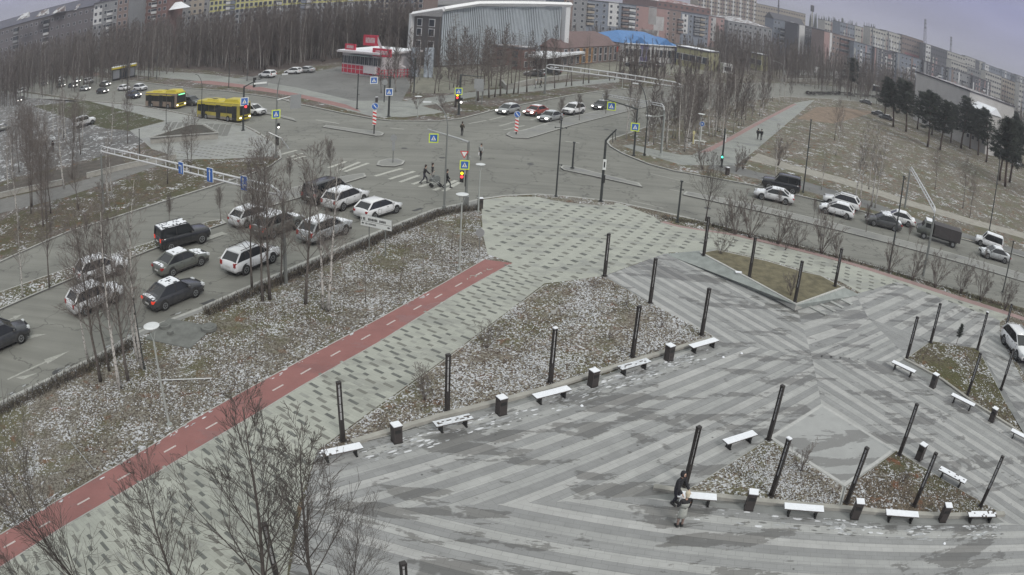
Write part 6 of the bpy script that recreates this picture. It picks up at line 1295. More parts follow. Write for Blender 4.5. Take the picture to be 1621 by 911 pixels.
for t, ww in ((.26, 2.2), (.70, 1.9)):
    for z in (2.4, 5.2, 8.2, 10.6):
        o = MB().box((0, 0, 0), (ww, .25, 2.0), m_frame).obj('window', r, (lx * t + ld.y * .0, ly * t, z), la_); MB().box((0, .0, 0), (ww - .4, .35, 1.6), m_pane).obj('pane', o)
# low wing, canopy and parapets in front of it
b1_, b2_ = G(822, 118).xy, G(845, 108).xy
block('brick_annex', G(826, 112).xy, G(846, 110).xy, TOP(Vector((*G(836, 111).xy, 0)), 836, 78), 8, 2, 2, W_BRICK, 'small brick red annex in front of the ribbed hall', 'building', side='L')
r = empty('entrance_canopy', G(842, 112), atan2(*(G(905, 101) - G(842, 112)).xy.yx), 'long snow edged canopy before the ribbed hall', 'canopy'); L = (G(905, 101) - G(842, 112)).xy.length
MB().box((L / 2, 0, 3.4), (L, 7, .5), m_fr).obj('canopy_roof', r); MB().box((L / 2, 0, 3.7), (L - .3, 6.6, .12), m_snow).obj('snow_layer', r)
for k in range(6): MB().tube([(1 + k * (L - 2) / 5, -3, 0), (1 + k * (L - 2) / 5, -3, 3.3)], .14, m_grey, 6).obj('canopy_post', r)
for px, lab in [([(792, 134), (800, 143), (822, 138), (838, 134)], 'low snow capped white parapet at the corner of the hall ramp'), ([(838, 134), (870, 129), (900, 125)], 'low snow capped white parapet along the far footpath, right part'), ([(738, 118), (765, 116), (795, 112), (822, 108)], 'pale railing wall under the bare trees of the hall')]:
    wall(px, .9, .4, lab)
r = empty('art_column', G(666, 122), 0, 'pair of tall mottled blue grey columns at the left foot of the ribbed hall', 'column')
for x in (-1.3, 1.5): MB().box((x, 0, 3.1), (1.7, 1.5, 6.2), M('mottled_column', (.33, .37, .42), .7, ns=1.3, na=.45, obj=True)).obj('column', r)

# brown brick building, orange panel, red shop front
zb = TOP(G(930, 100), 930, 73); pA, pB = G(888, 106).xy, G(990, 95).xy
r = block('brick_building', pA, pB, zb, 16, 2, 12, W_BROWN, 'brown brick building with hipped roof and orange panel beside the ribbed hall', 'building', roof='hip', roofm=M('roof_brown_red', (.15, .10, .095), .8, ns=.5, na=.12), accents=[(.2, .42, 0, 2, M('panel_orange', (.34, .18, .07), .8, ns=.6, na=.25)), (.80, 1.0, 1.2, 1.95, M('fascia_red', (.42, .07, .05), .6, na=.1))], w=1.8, h=2.0)
pA, pB = G(986, 98).xy, G(1073, 101).xy; zb = TOP(Vector((*pA, 0)), 1000, 70)
r = block('blue_roof_shop', pA, pB, zb, 18, 1, 13, W_WHITE, 'white walled shop with a bright blue hipped roof and snowy eaves', 'shop', roof='hip', roofm=M('roof_bright_blue', (.07, .19, .42), .55, ns=.6, na=.12), w=1.6, h=2.6, accents=[(.28, .42, 0, 1, wm('violet', (.13, .12, .22))), (.92, 1.0, 0, 1, wm('violet', (.13, .12, .22)))])
L = (pB - pA).length; MB().box((L / 2, -.7, zb - .1 + .05), (L + 1.2, .4, .22), m_snow).obj('snowy_eave', r)
for x in (.25, .72): MB().add([(L * x - 4, -.6, zb), (L * x + 4, -.6, zb), (L * x, 3.5, zb + 2.6), (L * x, -.6, zb + 2.2)], [(0, 1, 3), (0, 3, 2), (1, 2, 3)], MATS['roof_bright_blue']).obj('roof_gable', r, fix=False)
r = block('yellow_pavilion', G(1070, 103).xy, G(1121, 113).xy, TOP(G(1095, 106), 1095, 77), 8, 1, 5, wm('olive_yellow', (.27, .26, .16)), 'olive yellow flat roofed pavilion right of the blue roofed shop', 'shop', w=2.2, h=2.2, roofm=m_snow)
r = block('yellow_pavilion', G(1187, 108).xy, G(1204, 112).xy, TOP(G(1195, 110), 1196, 86), 6, 1, 3, wm('olive_yellow', (.36, .34, .17)), 'small yellow pavilion with a white frame among the bare trees', 'shop', w=2, h=2, roofm=m_snow)
r = empty('white_cabin', G(1149, 116), .2, 'tiny white cabin with a dark window beyond the birches', 'kiosk'); MB().box((0, 0, 1.6), (3.4, 2.5, 3.2), W_WHITE).obj('wall', r); MB().box((0, -1.3, 1.5), (2.4, .1, 1.3), m_pane).obj('window', r)

# red fast food shop
A, B_ = G(541, 116).xy, G(601, 124).xy; v = B_ - A; L = v.length; zt_ = TOP(Vector((*A, 0)), 541, 82) - .1
r = empty('red_white_shop', (A.x, A.y, .13), atan2(v.y, v.x), 'red and white roadside shop with red roof signs at the edge of the parking lot', 'shop')
m_rd = M('shop_red', (.50, .035, .07), .6, ns=1, na=.15, obj=True); m_wt = M('shop_white', (.55, .52, .53), .6, na=.1, obj=True)
MB().box((L / 2, 5, zt_ / 2), (L, 10, zt_), m_wt).obj('wall', r); MB().box((L / 2, 4.6, zt_ + .2), (L + 1.6, 11.4, .4), m_wt).obj('roof', r); MB().box((L / 2, 4.6, zt_ + .44), (L + 1.2, 11, .08), m_snow).obj('roof_snow', r)
MB().box((L * .5, -.04, zt_ * .25), (L * .98, .14, zt_ * .36), m_rd).obj('red_plinth', r)
for k in range(9):
    x = L * (k + .5) / 9; o = MB().box((0, 0, 0), (L / 9 - .25, .1, zt_ * .34), m_pane).obj('window', r, (x, -.06, zt_ * .66)); MB().box((0, -.06, 0), (.09, .06, zt_ * .34), m_wt).obj('frame', o)
    MB().box((x, -.13, zt_ * .25), (.1, .06, zt_ * .36), m_wt).obj('plinth_bar', r)
MB().box((L * .5, -.13, zt_ * .26), (L * .98, .06, .1), m_wt).obj('plinth_rail', r)
MB().box((L * .78, -.3, zt_ * .30), (L * .30, .5, zt_ * .30), m_wt).obj('white_counter', r); MB().box((L * .55, -.5, zt_ * .9), (L * .5, 1.6, .12), M('awning_green_grey', (.16, .20, .20), .7, na=.1)).obj('awning', r)
def board(x0, x1, z0, z1, y, nm, letters):
    o = MB().box(((x0 + x1) / 2, y, (z0 + z1) / 2), (x1 - x0, .25, z1 - z0), m_rd).obj(nm, r); lt = MB(); n_ = letters; w_ = (x1 - x0) * .66 / n_
    for k in range(n_):
        x = x0 + (x1 - x0) * .2 + k * w_; h = (z1 - z0) * .5; zc_ = (z0 + z1) / 2
        lt.box((x, y - .15, zc_), (w_ * .2, .05, h), m_wt); lt.box((x + w_ * .55, y - .15, zc_), (w_ * .2, .05, h), m_wt); lt.box((x + w_ * .28, y - .15, zc_ + (h * .4 if k % 2 else -h * .1)), (w_ * .5, .05, h * .2), m_wt)
    lt.obj('sign_lettering', o, fix=False)
board(L * .12, L * .40, zt_ + .6, zt_ + 1.9, -.5, 'roof_sign', 6); board(L * .50, L * .86, zt_ + 1.7, zt_ + 4.0, .5, 'roof_sign', 5); board(L * .86, L * 1.3, zt_ - .3, zt_ + 1.4, -.6, 'roof_sign', 6)
MB().add([(L * .86, .4, zt_ + 3.9), (L * 1.0, .4, zt_ + 1.2), (L * .96, .4, zt_ + .8), (L * .80, .4, zt_ + 3.4)], [(0, 1, 2, 3)], m_wt).obj('sign_brace', r, fix=False)
# red railing right of the shop
p0, p1 = G(603, 124), G(660, 122); v = (p1 - p0).xy; L = v.length; r = empty('red_railing', p0, atan2(v.y, v.x), 'red post and rail fence running from the shop to the mottled columns', 'fence')
for z in (.5, 1.0, 1.6): MB().box((L / 2, 0, z), (L, .08, .09), m_rd).obj('rail', r)
for k in range(12): MB().box((L * k / 11, 0, .9), (.12, .1, 1.8), m_rd).obj('post', r)
for k in range(4): MB().add([(1.2 + k * 2.2, -.1, 3.4 - .3 * k), (2.8 + k * 2.2, -.1, 2.6 - .3 * k), (2.8 + k * 2.2, -.1, 2.2 - .3 * k), (1.2 + k * 2.2, -.1, 3.0 - .3 * k)], [(0, 1, 2, 3)], m_wt).obj('awning_strip', r, fix=False)
# bus stop kiosk
p0, p1 = G(178, 121), G(214, 122); v = (p1 - p0).xy; D = p1.xy.length; c = P(178, 121, 210); c2 = P(214, 122, 210); v = (c2 - c).xy; L = v.length; zk = TOP(p1, 196, 97); zk = 4.2
r = empty('bus_stop_kiosk', (G(178, 121.5).x * .93, G(178, 121.5).y * .93, .13), atan2(v.y, v.x), 'glazed bus stop kiosk with a snowy yellow roof on the far pavement', 'kiosk')
MB().box((L / 2, 2, .2), (L, 4, .4), m_black).obj('base', r); MB().box((L / 2, 2, 3.15), (L, 4, .3), m_black).obj('beam', r)
MB().box((L / 2, 2, 3.55), (L + 1.0, 5, .55), m_by).obj('roof', r); MB().box((L / 2, 2, 3.86), (L + .6, 4.6, .08), m_snow).obj('roof_snow', r)
for x in (0.08, L * .33, L * .66, L - .08): MB().box((x, 0, 1.7), (.22, .22, 3.0), m_black).obj('post', r); MB().box((x, 4, 1.7), (.22, .22, 3.0), m_black).obj('post', r)
for k, m_ in enumerate((M('kiosk_glass', (.22, .23, .25), .3, na=.15), m_pane, MATS['kiosk_glass'])): MB().box((L * (k + .5) / 3, .05, 1.75), (L / 3 - .3, .06, 2.5), m_).obj('window', r)
MB().box((L / 2, 3.9, 1.75), (L - .2, .08, 2.8), M('kiosk_panel', (.12, .12, .13), .5, na=.1)).obj('back_wall', r)
# white hall on the right
pA, pB = PX(1447, 165, 235), PX(1531, 200, 205)
z_ = zat_(1447, 114, 235)
block('white_hall', pA, pB, z_, 20, 2, 9, wm('hall_white', (.44, .43, .42)), 'plain off white hall with a long blank wall behind the pines', 'building', w=1.8, h=1.7, skip=((0, 1), (1, 1), (2, 1), (3, 1), (4, 1), (5, 1), (6, 1), (7, 1), (8, 1), 2, 5), roofm=m_roofs)
pA, pB = PX(1530, 200, 205), PX(1562, 215, 200)
r = block('white_annex', pA, pB, zat_(1545, 172, 203), 7, 2, 4, wm('hall_white', (.44, .43, .42)), 'lower annex of the white hall with a bright snowy lean to roof', 'building', roof='gable', roofm=m_snow, w=1.2, h=1.2)
r = empty('bus_shelter', G(1391, 147), -.5, 'small dark bus shelter with a pale roof by the far road', 'bus shelter'); MB().box((0, 0, 2.9), (6.5, 3, .4), m_fr).obj('roof', r)
for x in (-3, 3):
    for y in (-1.2, 1.2): MB().box((x, y, 1.4), (.25, .25, 2.8), m_black).obj('post', r)
MB().box((0, 1.2, 1.4), (6, .1, 2.4), m_pane).obj('glass_wall', r)
for (x, y, tx, ty, lab) in [(1292, 131, 1292, 106, 'pale billboard on a post beyond the roundabout road, left one'), (1325, 140, 1325, 113, 'small pale road board beyond the roundabout road'), (1371, 133, 1370, 117, 'pale square board by the far bus shelter'), (758, 165, 758, 130, 'grey board on two posts under the larches')]:
    b = G(x, y); H = TOP(b, tx, ty) - b.z; s = H * .42; r = empty('billboard', b, face_cam(b), lab, 'billboard'); MB().box((0, 0, H - s / 2), (s * .8, .2, s), W_WHITE if x > 800 else m_back).obj('board', r)
    for q in (-.3, .3): MB().tube([(q * s, .1, 0), (q * s, .1, H - s)], .1, m_grey, 6).obj('post', r)
# hedge strip, fence and skyline masts
wl = wall([(1245, 130), (1300, 129), (1370, 136), (1440, 150)], 1.1, .5, 'low white wall along the far side of the roundabout road')
hd = MB(); hp = GP([(1275, 151), (1330, 150.5), (1400, 157)])
for i in range(900):
    k = R.randint(0, 1); t = R.random(); q = hp[k] * (1 - t) + hp[k + 1] * t; z = R.uniform(.1, 1.1); a_ = R.uniform(0, 6.3); s = R.uniform(.15, .4)
    hd.add([(q.x + R.uniform(-1, 1), q.y + R.uniform(-1, 1), z), (q.x + s * cos(a_), q.y + s * sin(a_), z + s), (q.x - s * sin(a_), q.y + s * cos(a_), z + .1)], [(0, 1, 2)], M('hedge_twigs', (.05, .045, .045), .9, na=.2))
o = hd.obj('clipped_hedge', fix=False); tag(o, 'long dark clipped hedge on the median of the far road', 'hedge')
def lattice(x, y0, y1, d, lab, w=3.0, red=True):
    p0 = P(x, y0, d); p1 = P(x, y1, d); b0 = Vector((p0.x, p0.y, .1)); H = p1.z - .1; r = empty('lattice_mast', b0, 0, lab, 'mast'); m_ = M('mast_grey', (.16, .15, .19), .6, na=.1)
    for sx in (-1, 1):
        for sy in (-1, 1): MB().tube([(sx * w / 2, sy * w / 2, 0), (sx * w * .16, sy * w * .16, H)], [.22, .14], m_, 4).obj('leg', r)
    b = MB(); n_ = 14
    for k in range(n_):
        t0, t1 = k / n_, (k + 1) / n_; w0, w1 = w * (.5 - .34 * t0), w * (.5 - .34 * t1)
        for s in (-1, 1): b.tube([(-w0 * s, -w0, H * t0), (w1 * s, -w1, H * t1)], .12, m_, 3); b.tube([(-w0, w0 * s, H * t0), (-w1, -w1 * s, H * t1)], .12, m_, 3)
    o = b.obj('cross_brace', r, fix=False); o['kind'] = 'stuff'
    for k in (0.86, .93, .98): MB().box((0, 0, H * k), (1.6, 1.6, 1.2), W_DARK).obj('antenna', r)
lattice(1464, 66, 30, 700, 'tallest lattice mast on the skyline above the crimson mural', 4.5)
lattice(1505, 84, 58, 720, 'shorter lattice mast on the skyline right of the tallest one', 3.5)
b0 = P(1285, 42, 560); b1 = P(1285, 8, 560); r = empty('antenna_mast', (b0.x, b0.y, .1), 0, 'pale tube mast with a dark head above the grey blocks', 'mast'); MB().tube([(0, 0, 0), (0, 0, b1.z)], [.7, .45], W_PALE, 8).obj('post', r); MB().box((0, 0, b1.z - 3), (2.2, 2.2, 5), W_DARK).obj('antenna', r)
b1 = P(1233, -6, 620); r = empty('antenna_mast', (b1.x, b1.y, .1), 0, 'dark slim mast cut by the top edge of the picture', 'mast'); MB().tube([(0, 0, 0), (0, 0, b1.z)], [.8, .5], W_DARK, 8).obj('post', r); MB().disc((0, 0, b1.z * .8), .9, 1, W_DARK, 8).obj('antenna', r)
# ------------------------------------------------------------------ trees and shrubs
m_bark = M('bark_grey_brown', (.115, .10, .09), .95, ns=6, na=.3, obj=True)
m_twig = M('twigs_brown', (.15, .13, .118), .95, na=.15, ns=2, obj=True)
m_twp = M('twigs_mauve_far', (.105, .089, .083), .95, na=.15, ns=1)
def birchbark():
    m, n, b = _nodes('bark_birch'); v = pos(n, (6, 6, 3.2), obj=True); f = noise(n, v, 1.6, 3, .7)
    n.links.new(mixc(n, ramp(n, f, .52, .60), (.47, .45, .42), (.06, .05, .045)), b.inputs['Base Color']); b.inputs['Roughness'].default_value = .9; MATS['bark_birch'] = m; return m
m_birch = birchbark()
def tdir(d, ang, az):
    d = d.normalized(); u = d.cross(Vector((0, 0, 1))) if abs(d.z) < .97 else Vector((1, 0, 0)); u.normalize(); w = d.cross(u)
    return (d * cos(ang) + (u * cos(az) + w * sin(az)) * sin(ang)).normalized()
def limb(mb, p, d, ln, r0, lev, rr, mat, up=.25, nseg=3, kids=(7, 5, 3), droop=0.0, ang=(.45, .8), minr=.006):
    pts = [p]; q = p; dd = d
    for i in range(nseg):
        dd = (dd + Vector((rr.gauss(0, .10), rr.gauss(0, .10), up * .5 - droop * i))).normalized(); q = q + dd * ln / nseg; pts.append(q)
    rad = [max(minr, r0 * (1 - .75 * i / nseg)) for i in range(nseg + 1)]
    mb.tube(pts, rad, mat, 3 if r0 < .05 else 5, cap=False)
    if lev <= 0: return
    n_ = kids[-lev] if lev <= len(kids) else 4
    for k in range(n_):
        t = .22 + .76 * (k + rr.random() * .8) / n_; i = min(nseg - 1, int(t * nseg)); f = t * nseg - i; b = pts[i].lerp(pts[i + 1], min(1, f))
        limb(mb, b, tdir((pts[i + 1] - pts[i]), rr.uniform(*ang), rr.uniform(0, 2 * pi)), ln * (.62 - .28 * t) * rr.uniform(.7, 1.2), max(minr, r0 * .5 * (1 - .5 * t)), lev - 1, rr, mat, up, max(2, nseg - 1), kids, droop, ang, minr)
def tree_proto(seed, H, r0, style, bark=None, twig=None, name='bare_tree', crown0=.28, nb=24, kids=(6, 4), spread=.30, minr=.006, stems=1):
    rr = random.Random(seed); T = MB(); Cn = MB(); bark = bark or m_bark; twig = twig or m_twig
    for s in range(stems):
        lean = Vector((rr.gauss(0, .04 if stems == 1 else .38), rr.gauss(0, .04 if stems == 1 else .38), 1)).normalized(); pts = [Vector((rr.uniform(-.1, .1) * (stems > 1), rr.uniform(-.1, .1) * (stems > 1), 0))]; d = lean; n_ = 7; Hs = H * (1 if s == 0 else rr.uniform(.7, .98))
        for i in range(n_): d = (d + Vector((rr.gauss(0, .045), rr.gauss(0, .045), .05))).normalized(); pts.append(pts[-1] + d * Hs / n_)
        rad = [max(.012, r0 * (1 - .9 * (i / n_) ** .9)) for i in range(n_ + 1)]; rad[0] *= 1.25
        T.tube(pts, rad, bark, 7)
        for k in range(nb // stems):
            t = crown0 + (1 - crown0) * (k + rr.random() * .9) / (nb // stems); t = min(.985, t); i = min(n_ - 1, int(t * n_)); b = pts[i].lerp(pts[i + 1], t * n_ - i); az = k * 2.4 + rr.random()
            if style == 'larch': ln = H * .20 * (1.05 - t) / (1 - crown0) + .3; an = rr.uniform(1.3, 1.6); up = .05; dr = 0
            elif style == 'ball': ln = H * spread * rr.uniform(.8, 1.1); an = rr.uniform(.25, .75); up = .3; dr = 0
            else: ln = H * spread * (1.15 - .85 * t) * rr.uniform(.7, 1.25); an = rr.uniform(.5, .95); up = .35; dr = .02
            limb(Cn, b, tdir(pts[i + 1] - pts[i], an, az), ln, max(minr * 1.6, rad[i] * .42), len(kids), rr, twig, up, 3, kids[::-1], dr, (.4, .85), minr)
    r = empty(name, (0, -400, 0)); T.obj('trunk', r, smooth=True, fix=False); Cn.obj('crown', r, fix=False); return r
def pine_proto(seed, H=12.5):
    rr = random.Random(seed); T = MB(); F = MB(); pts = [Vector((0, 0, 0))]; d = Vector((rr.gauss(0, .03), rr.gauss(0, .03), 1)).normalized()
    for i in range(7): d = (d + Vector((rr.gauss(0, .03), rr.gauss(0, .03), .05))).normalized(); pts.append(pts[-1] + d * H / 7)
    T.tube(pts, [.2, .17, .15, .13, .11, .09, .06, .03], M('bark_pine', (.085, .06, .05), .95, ns=4, na=.3, obj=True), 7)
    mf = [M('needles_dark', (.028, .036, .03), .9, na=.25, ns=1.5, obj=True), M('needles_mid', (.045, .055, .042), .9, na=.25, ns=1.5, obj=True)]
    for k in range(50):
        t = .34 + .64 * (k + rr.random()) / 50; i = min(6, int(t * 7)); b = pts[i].lerp(pts[min(7, i + 1)], t * 7 - i); az = k * 2.4; ln = 3.5 * (1.05 - t) ** .6 * rr.uniform(.6, 1.15) * (1 if t > .45 else .75)
        d = Vector((cos(az), sin(az), rr.uniform(-.15, .5))).normalized(); e_ = b + d * ln; T.tube([b, b.lerp(e_, .6) + Vector((0, 0, .1)), e_], [.05, .03, .012], MATS['bark_pine'], 3, cap=False)
        for c in range(7):
            cc = b.lerp(e_, rr.uniform(.3, 1.05)) + Vector((rr.gauss(0, .28), rr.gauss(0, .28), rr.uniform(-.15, .35))); m_ = mf[rr.random() < .4]
            for q in range(20):
                v = Vector((rr.gauss(0, 1), rr.gauss(0, 1), rr.gauss(.3, .7))).normalized(); w = Vector((rr.gauss(0, 1), rr.gauss(0, 1), rr.gauss(0, 1))).normalized() * rr.uniform(.04, .09); a_ = cc + v * rr.uniform(0, .22); s = rr.uniform(.25, .6)
                F.add([a_ - w, a_ + w, a_ + v * s], [(0, 1, 2)], m_)
    r = empty('pine_tree', (0, -400, 0)); T.obj('trunk', r, smooth=True, fix=False); F.obj('crown', r, fix=False); return r
def put(proto, p, s, rz=None, label=None, cat='tree', group=None, sxy=None):
    rz = R.uniform(0, 6.28) if rz is None else rz; q = (s * (sxy or 1), s * (sxy or 1), s)
    if not proto.get('used'):
        proto['used'] = 1; proto.location = p; proto.rotation_euler = (0, 0, rz); proto.scale = q; o = proto
        for k in ('label', 'group'):
            if k in o: del o[k]
    else: o = copy_thing(proto, p, rz, scale=q); [o.pop(k) for k in ('group',) if k in o]
    o['label'] = label; o['category'] = cat
    if group: o['group'] = group
    return o
m_twl = M('twigs_grey_light', (.20, .18, .165), .95, na=.15, ns=2, obj=True)
BIG = [tree_proto(11, 9, .10, 'b', nb=34, kids=(8, 5), spread=.38, minr=.006), tree_proto(12, 9, .09, 'b', nb=32, kids=(8, 5), spread=.34, minr=.006), tree_proto(13, 9, .10, 'b', nb=30, kids=(8, 5), crown0=.22, spread=.34, minr=.007)]
BIR = [tree_proto(21, 10, .13, 'b', m_birch, m_twl, 'birch_tree', .30, 28, (6, 4), .22), tree_proto(22, 10, .115, 'b', m_birch, m_twl, 'birch_tree', .34, 26, (6, 4), .20)]
m_nt = M('twigs_near_dark', (.085, .073, .066), .95, na=.2, ns=2, obj=True)
NEAR = [tree_proto(31, 7, .085, 'b', m_nt, m_nt, nb=30, kids=(8, 5), crown0=.15, spread=.42, minr=.005), tree_proto(32, 7, .08, 'b', m_nt, m_nt, nb=28, kids=(8, 5), crown0=.25, spread=.36, minr=.005), tree_proto(33, 7, .10, 'ball', m_nt, m_nt, nb=26, kids=(8, 5), crown0=.3, spread=.45, minr=.005)]
LAR = [tree_proto(41, 14, .16, 'larch', nb=60, kids=(4,), minr=.012, crown0=.22, name='larch_tree'), tree_proto(42, 13, .13, 'larch', nb=46, kids=(4,), minr=.012, crown0=.35, name='larch_tree')]
m_fb = M('bark_birch_dim', (.25, .235, .22), .95, ns=5, na=.3, obj=True)
FAR = [tree_proto(51 + i, 13, .12, 'b', [m_bark, m_fb, m_bark, m_fb][i], m_twp, 'bare_tree' if i % 2 == 0 else 'birch_tree', .18, 36, (6,), .20, .030) for i in range(4)]
SHR = [tree_proto(61 + i, 2.6, .03, 'ball', m_twig, m_twig, 'bare_shrub', .15, 36, (5, 3), .34, .009, stems=9) for i in range(2)]
BALL = [tree_proto(71, 2.6, .05, 'ball', nb=40, kids=(6, 3), crown0=.40, spread=.38, name='clipped_tree')]
SAP = [tree_proto(81, 3, .022, 'b', nb=10, kids=(3,), crown0=.3, spread=.2, name='young_tree')]
PIN = [pine_proto(91), pine_proto(92), pine_proto(93, 12)]
def T_(kind, x, y, H, label, rz=None, cat='tree', group=None, z=None, sxy=None):
    pr, h0 = kind; return put(pr, G(x, y, z if z else .14), H / h0, rz, label, cat, group, sxy)
# verge of the left road
for pr, x, y, H, lab in [(BIG[0], 159, 604, 9.6, 'dark bare tree, leftmost of the clump beside the disc lamp'), (BIG[1], 173, 587, 8.5, 'slender dark bare tree behind the leftmost one of the verge clump'), (BIR[0], 190, 616, 9.4, 'birch with a white scarred trunk in the clump left of the disc lamp'), (BIG[2], 203, 603, 8.6, 'dark bare tree right beside the white scarred birch'), (BIR[1], 226, 583, 10.5, 'slim pale birch standing at the left of the manhole slab'), (BIR[0], 218, 570, 7.5, 'short pale birch in the verge clump close to the road'),
                         (BIG[1], 416, 476, 9.0, 'dark forked bare tree before the clean white suv'), (BIG[0], 427, 474, 9.8, 'tall dark bare tree just right of the forked one'), (BIG[2], 484, 481, 9.2, 'dark bare tree left of the white stemmed clump'), (BIG[1], 399, 456, 8.2, 'bare tree near the kerb left of the forked one'), (BIR[1], 511, 490, 8.2, 'left white stem of the birch clump in the mossy verge'), (BIR[0], 519, 492, 8.8, 'right white stem of the birch clump in the mossy verge'), (BIG[2], 445, 450, 6.5, 'small bare tree beside the right gantry leg'), (BIR[1], 140, 572, 7.5, 'thin pale birch at the road edge behind the clump')]:
    put(pr, G(x, y, .14), H / (10 if pr in BIR else 9), None, lab, 'tree')
for x, y, H, lab in [(579, 478, 3.2, 'thin sapling in the verge above the third dash of the bicycle path'), (633, 462, 3.0, 'thin sapling in the middle of the verge'), (587, 436, 2.6, 'thin sapling left of the direction board posts'), (671, 433, 3.0, 'thin sapling right of the direction board'), (697, 402, 2.8, 'thin sapling near the disc lamp of the verge'), (715, 395, 3.2, 'thin sapling close to the signal mast'), (110, 690, 2.8, 'thin sapling at the lower left of the verge'), (45, 760, 2.6, 'thin sapling near the left edge above the bicycle path'), (405, 560, 2.8, 'thin sapling alone in the lower verge'), (545, 440, 2.4, 'thin sapling in the mossy patch of the verge')]:
    put(SAP[0], G(x, y, .14), H / 3, None, lab, 'tree')
# near crowns at lower left
for i, (pr, bx, by, tx, ty, lab) in enumerate([(NEAR[2], 185, 1010, 180, 748, 'rounded bare crown at the lower left over the bicycle path'), (NEAR[1], 318, 1020, 272, 752, 'narrow bare crown between the two larger ones at lower left'), (NEAR[0], 432, 990, 384, 662, 'largest bare crown at the bottom left of the plaza'), (NEAR[1], 508, 985, 478, 690, 'bare crown reaching over the first paving bands'), (NEAR[0], 95, 1010, 60, 850, 'low bare crown at the bottom left corner'), (NEAR[2], 560, 1010, 540, 880, 'low twiggy crown at the bottom edge with reddish twigs')]):
    b = G(bx, by); H = TOP(b, tx, ty) - b.z; put(pr, b, H / 7, None, lab, 'tree')
# medians and kerbs: clipped small trees
for x, y, H, lab in [(268, 358, 2.4, 'dense brushy clipped tree beside the boxy black off road car'), (350, 350, 2.6, 'clipped round tree at the tip of the grassy median'), (523, 284, 3.4, 'clipped round tree on the median behind the black minivan'), (460, 300, 2.8, 'clipped tree on the median hidden behind dark trunks'), (886, 195, 3.2, 'clipped ball tree beside the pole of the boulevard median'), (917, 190.5, 3.4, 'clipped ball tree before the white boulevard suv'), (959, 180, 3.4, 'clipped ball tree under the hanging crossing sign'), (998, 167, 3.2, 'clipped ball tree, first of the far pair on the boulevard'), (1011, 165.5, 3.6, 'clipped ball tree, second of the far pair on the boulevard'), (1371, 367, 2.4, 'clipped ball tree in front of the dark grey sedan'), (1437, 382, 1.6, 'tiny clipped tree before the white sedan of the right road'), (1231, 331, 1.8, 'tiny clipped tree below the white sedan near the pickup'), (1557, 417, 1.6, 'tiny clipped tree by the silver sedan'), (1288, 346, 1.8, 'tiny clipped tree below the white hatchback of the right road')]:
    put(BALL[0], G(x, y, .14), H / 2.9, None, lab, 'tree', sxy=.8)
# shrubs
for i, (x, y, H, lab) in enumerate([(770, 551, 1.5, 'dry tufted shrub at the upper left edge of the big bed'), (673, 634, 1.6, 'dry tufted shrub at the lower left edge of the big bed'), (938, 455, .6, 'tiny shrub near the top of the big bed'), (993, 487, .6, 'tiny shrub among rusty leaves of the big bed'), (964, 538, .5, 'tiny shrub in the middle of the big bed'), (1046, 520, .5, 'tiny shrub right of the middle of the big bed'), (1268, 746, 1.3, 'twiggy shrub at the upper edge of the snowy lower bed'), (1428, 763, .8, 'small shrub in the rusty lower bed'), (1140, 402, 1.6, 'bare shrub at the left end of the raised planter'), (1252, 468, 1.7, 'bare shrub by the pointed corner of the raised planter'),
                                    (1150, 366, 1.6, 'shrub at the foot of the tall bushy tree'), (1164, 371, 3.2, 'multi stemmed shrub right of the bushy tree'), (1187, 376, 3.4, 'wide multi stemmed shrub beside the corner pole'), (1231, 386, 3.0, 'multi stemmed shrub third from the bushy tree'), (1300, 401, 3.6, 'largest multi stemmed shrub of the right hand verge'), (1325, 408, 2.0, 'low shrub beside the largest one'), (1407, 432, 2.6, 'shrub at the foot of the dark pole in the right hand verge'), (1443, 443, 2.8, 'shrub by the gantry leg'), (1480, 455, 2.9, 'shrub right of the gantry leg'), (1520, 464, 3.0, 'shrub opposite the truck'), (1552, 476, 3.0, 'shrub opposite the white off road car'), (1590, 490, 3.0, 'shrub at the right edge of the verge'), (1262, 392, 2.2, 'low shrub left of the largest one'),
                                    (1112, 268, 2.6, 'pinkish bare shrub by the far sidewalk'), (1176, 268, 2.6, 'bare shrub next to the green signal'), (1165, 272, 2.2, 'low bare shrub beside the far litter bin'), (1232, 262, 3.4, 'bare shrub at the edge of the far field'), (1243, 396, 1.4, 'small shrub before the shrub bed'), (660, 172, 2.4, 'low shrub on the far corner lawn'), (700, 170, 2.2, 'low shrub behind the far corner kerb')]):
    put(SHR[i % 2], G(x, y, PZ if 'raised planter' in lab else .18), H / 2.6, None, lab, 'shrub')
T_((NEAR[0], 7), 1117, 350, 5.8, 'tall bushy bare tree in the corner bed of the right road')
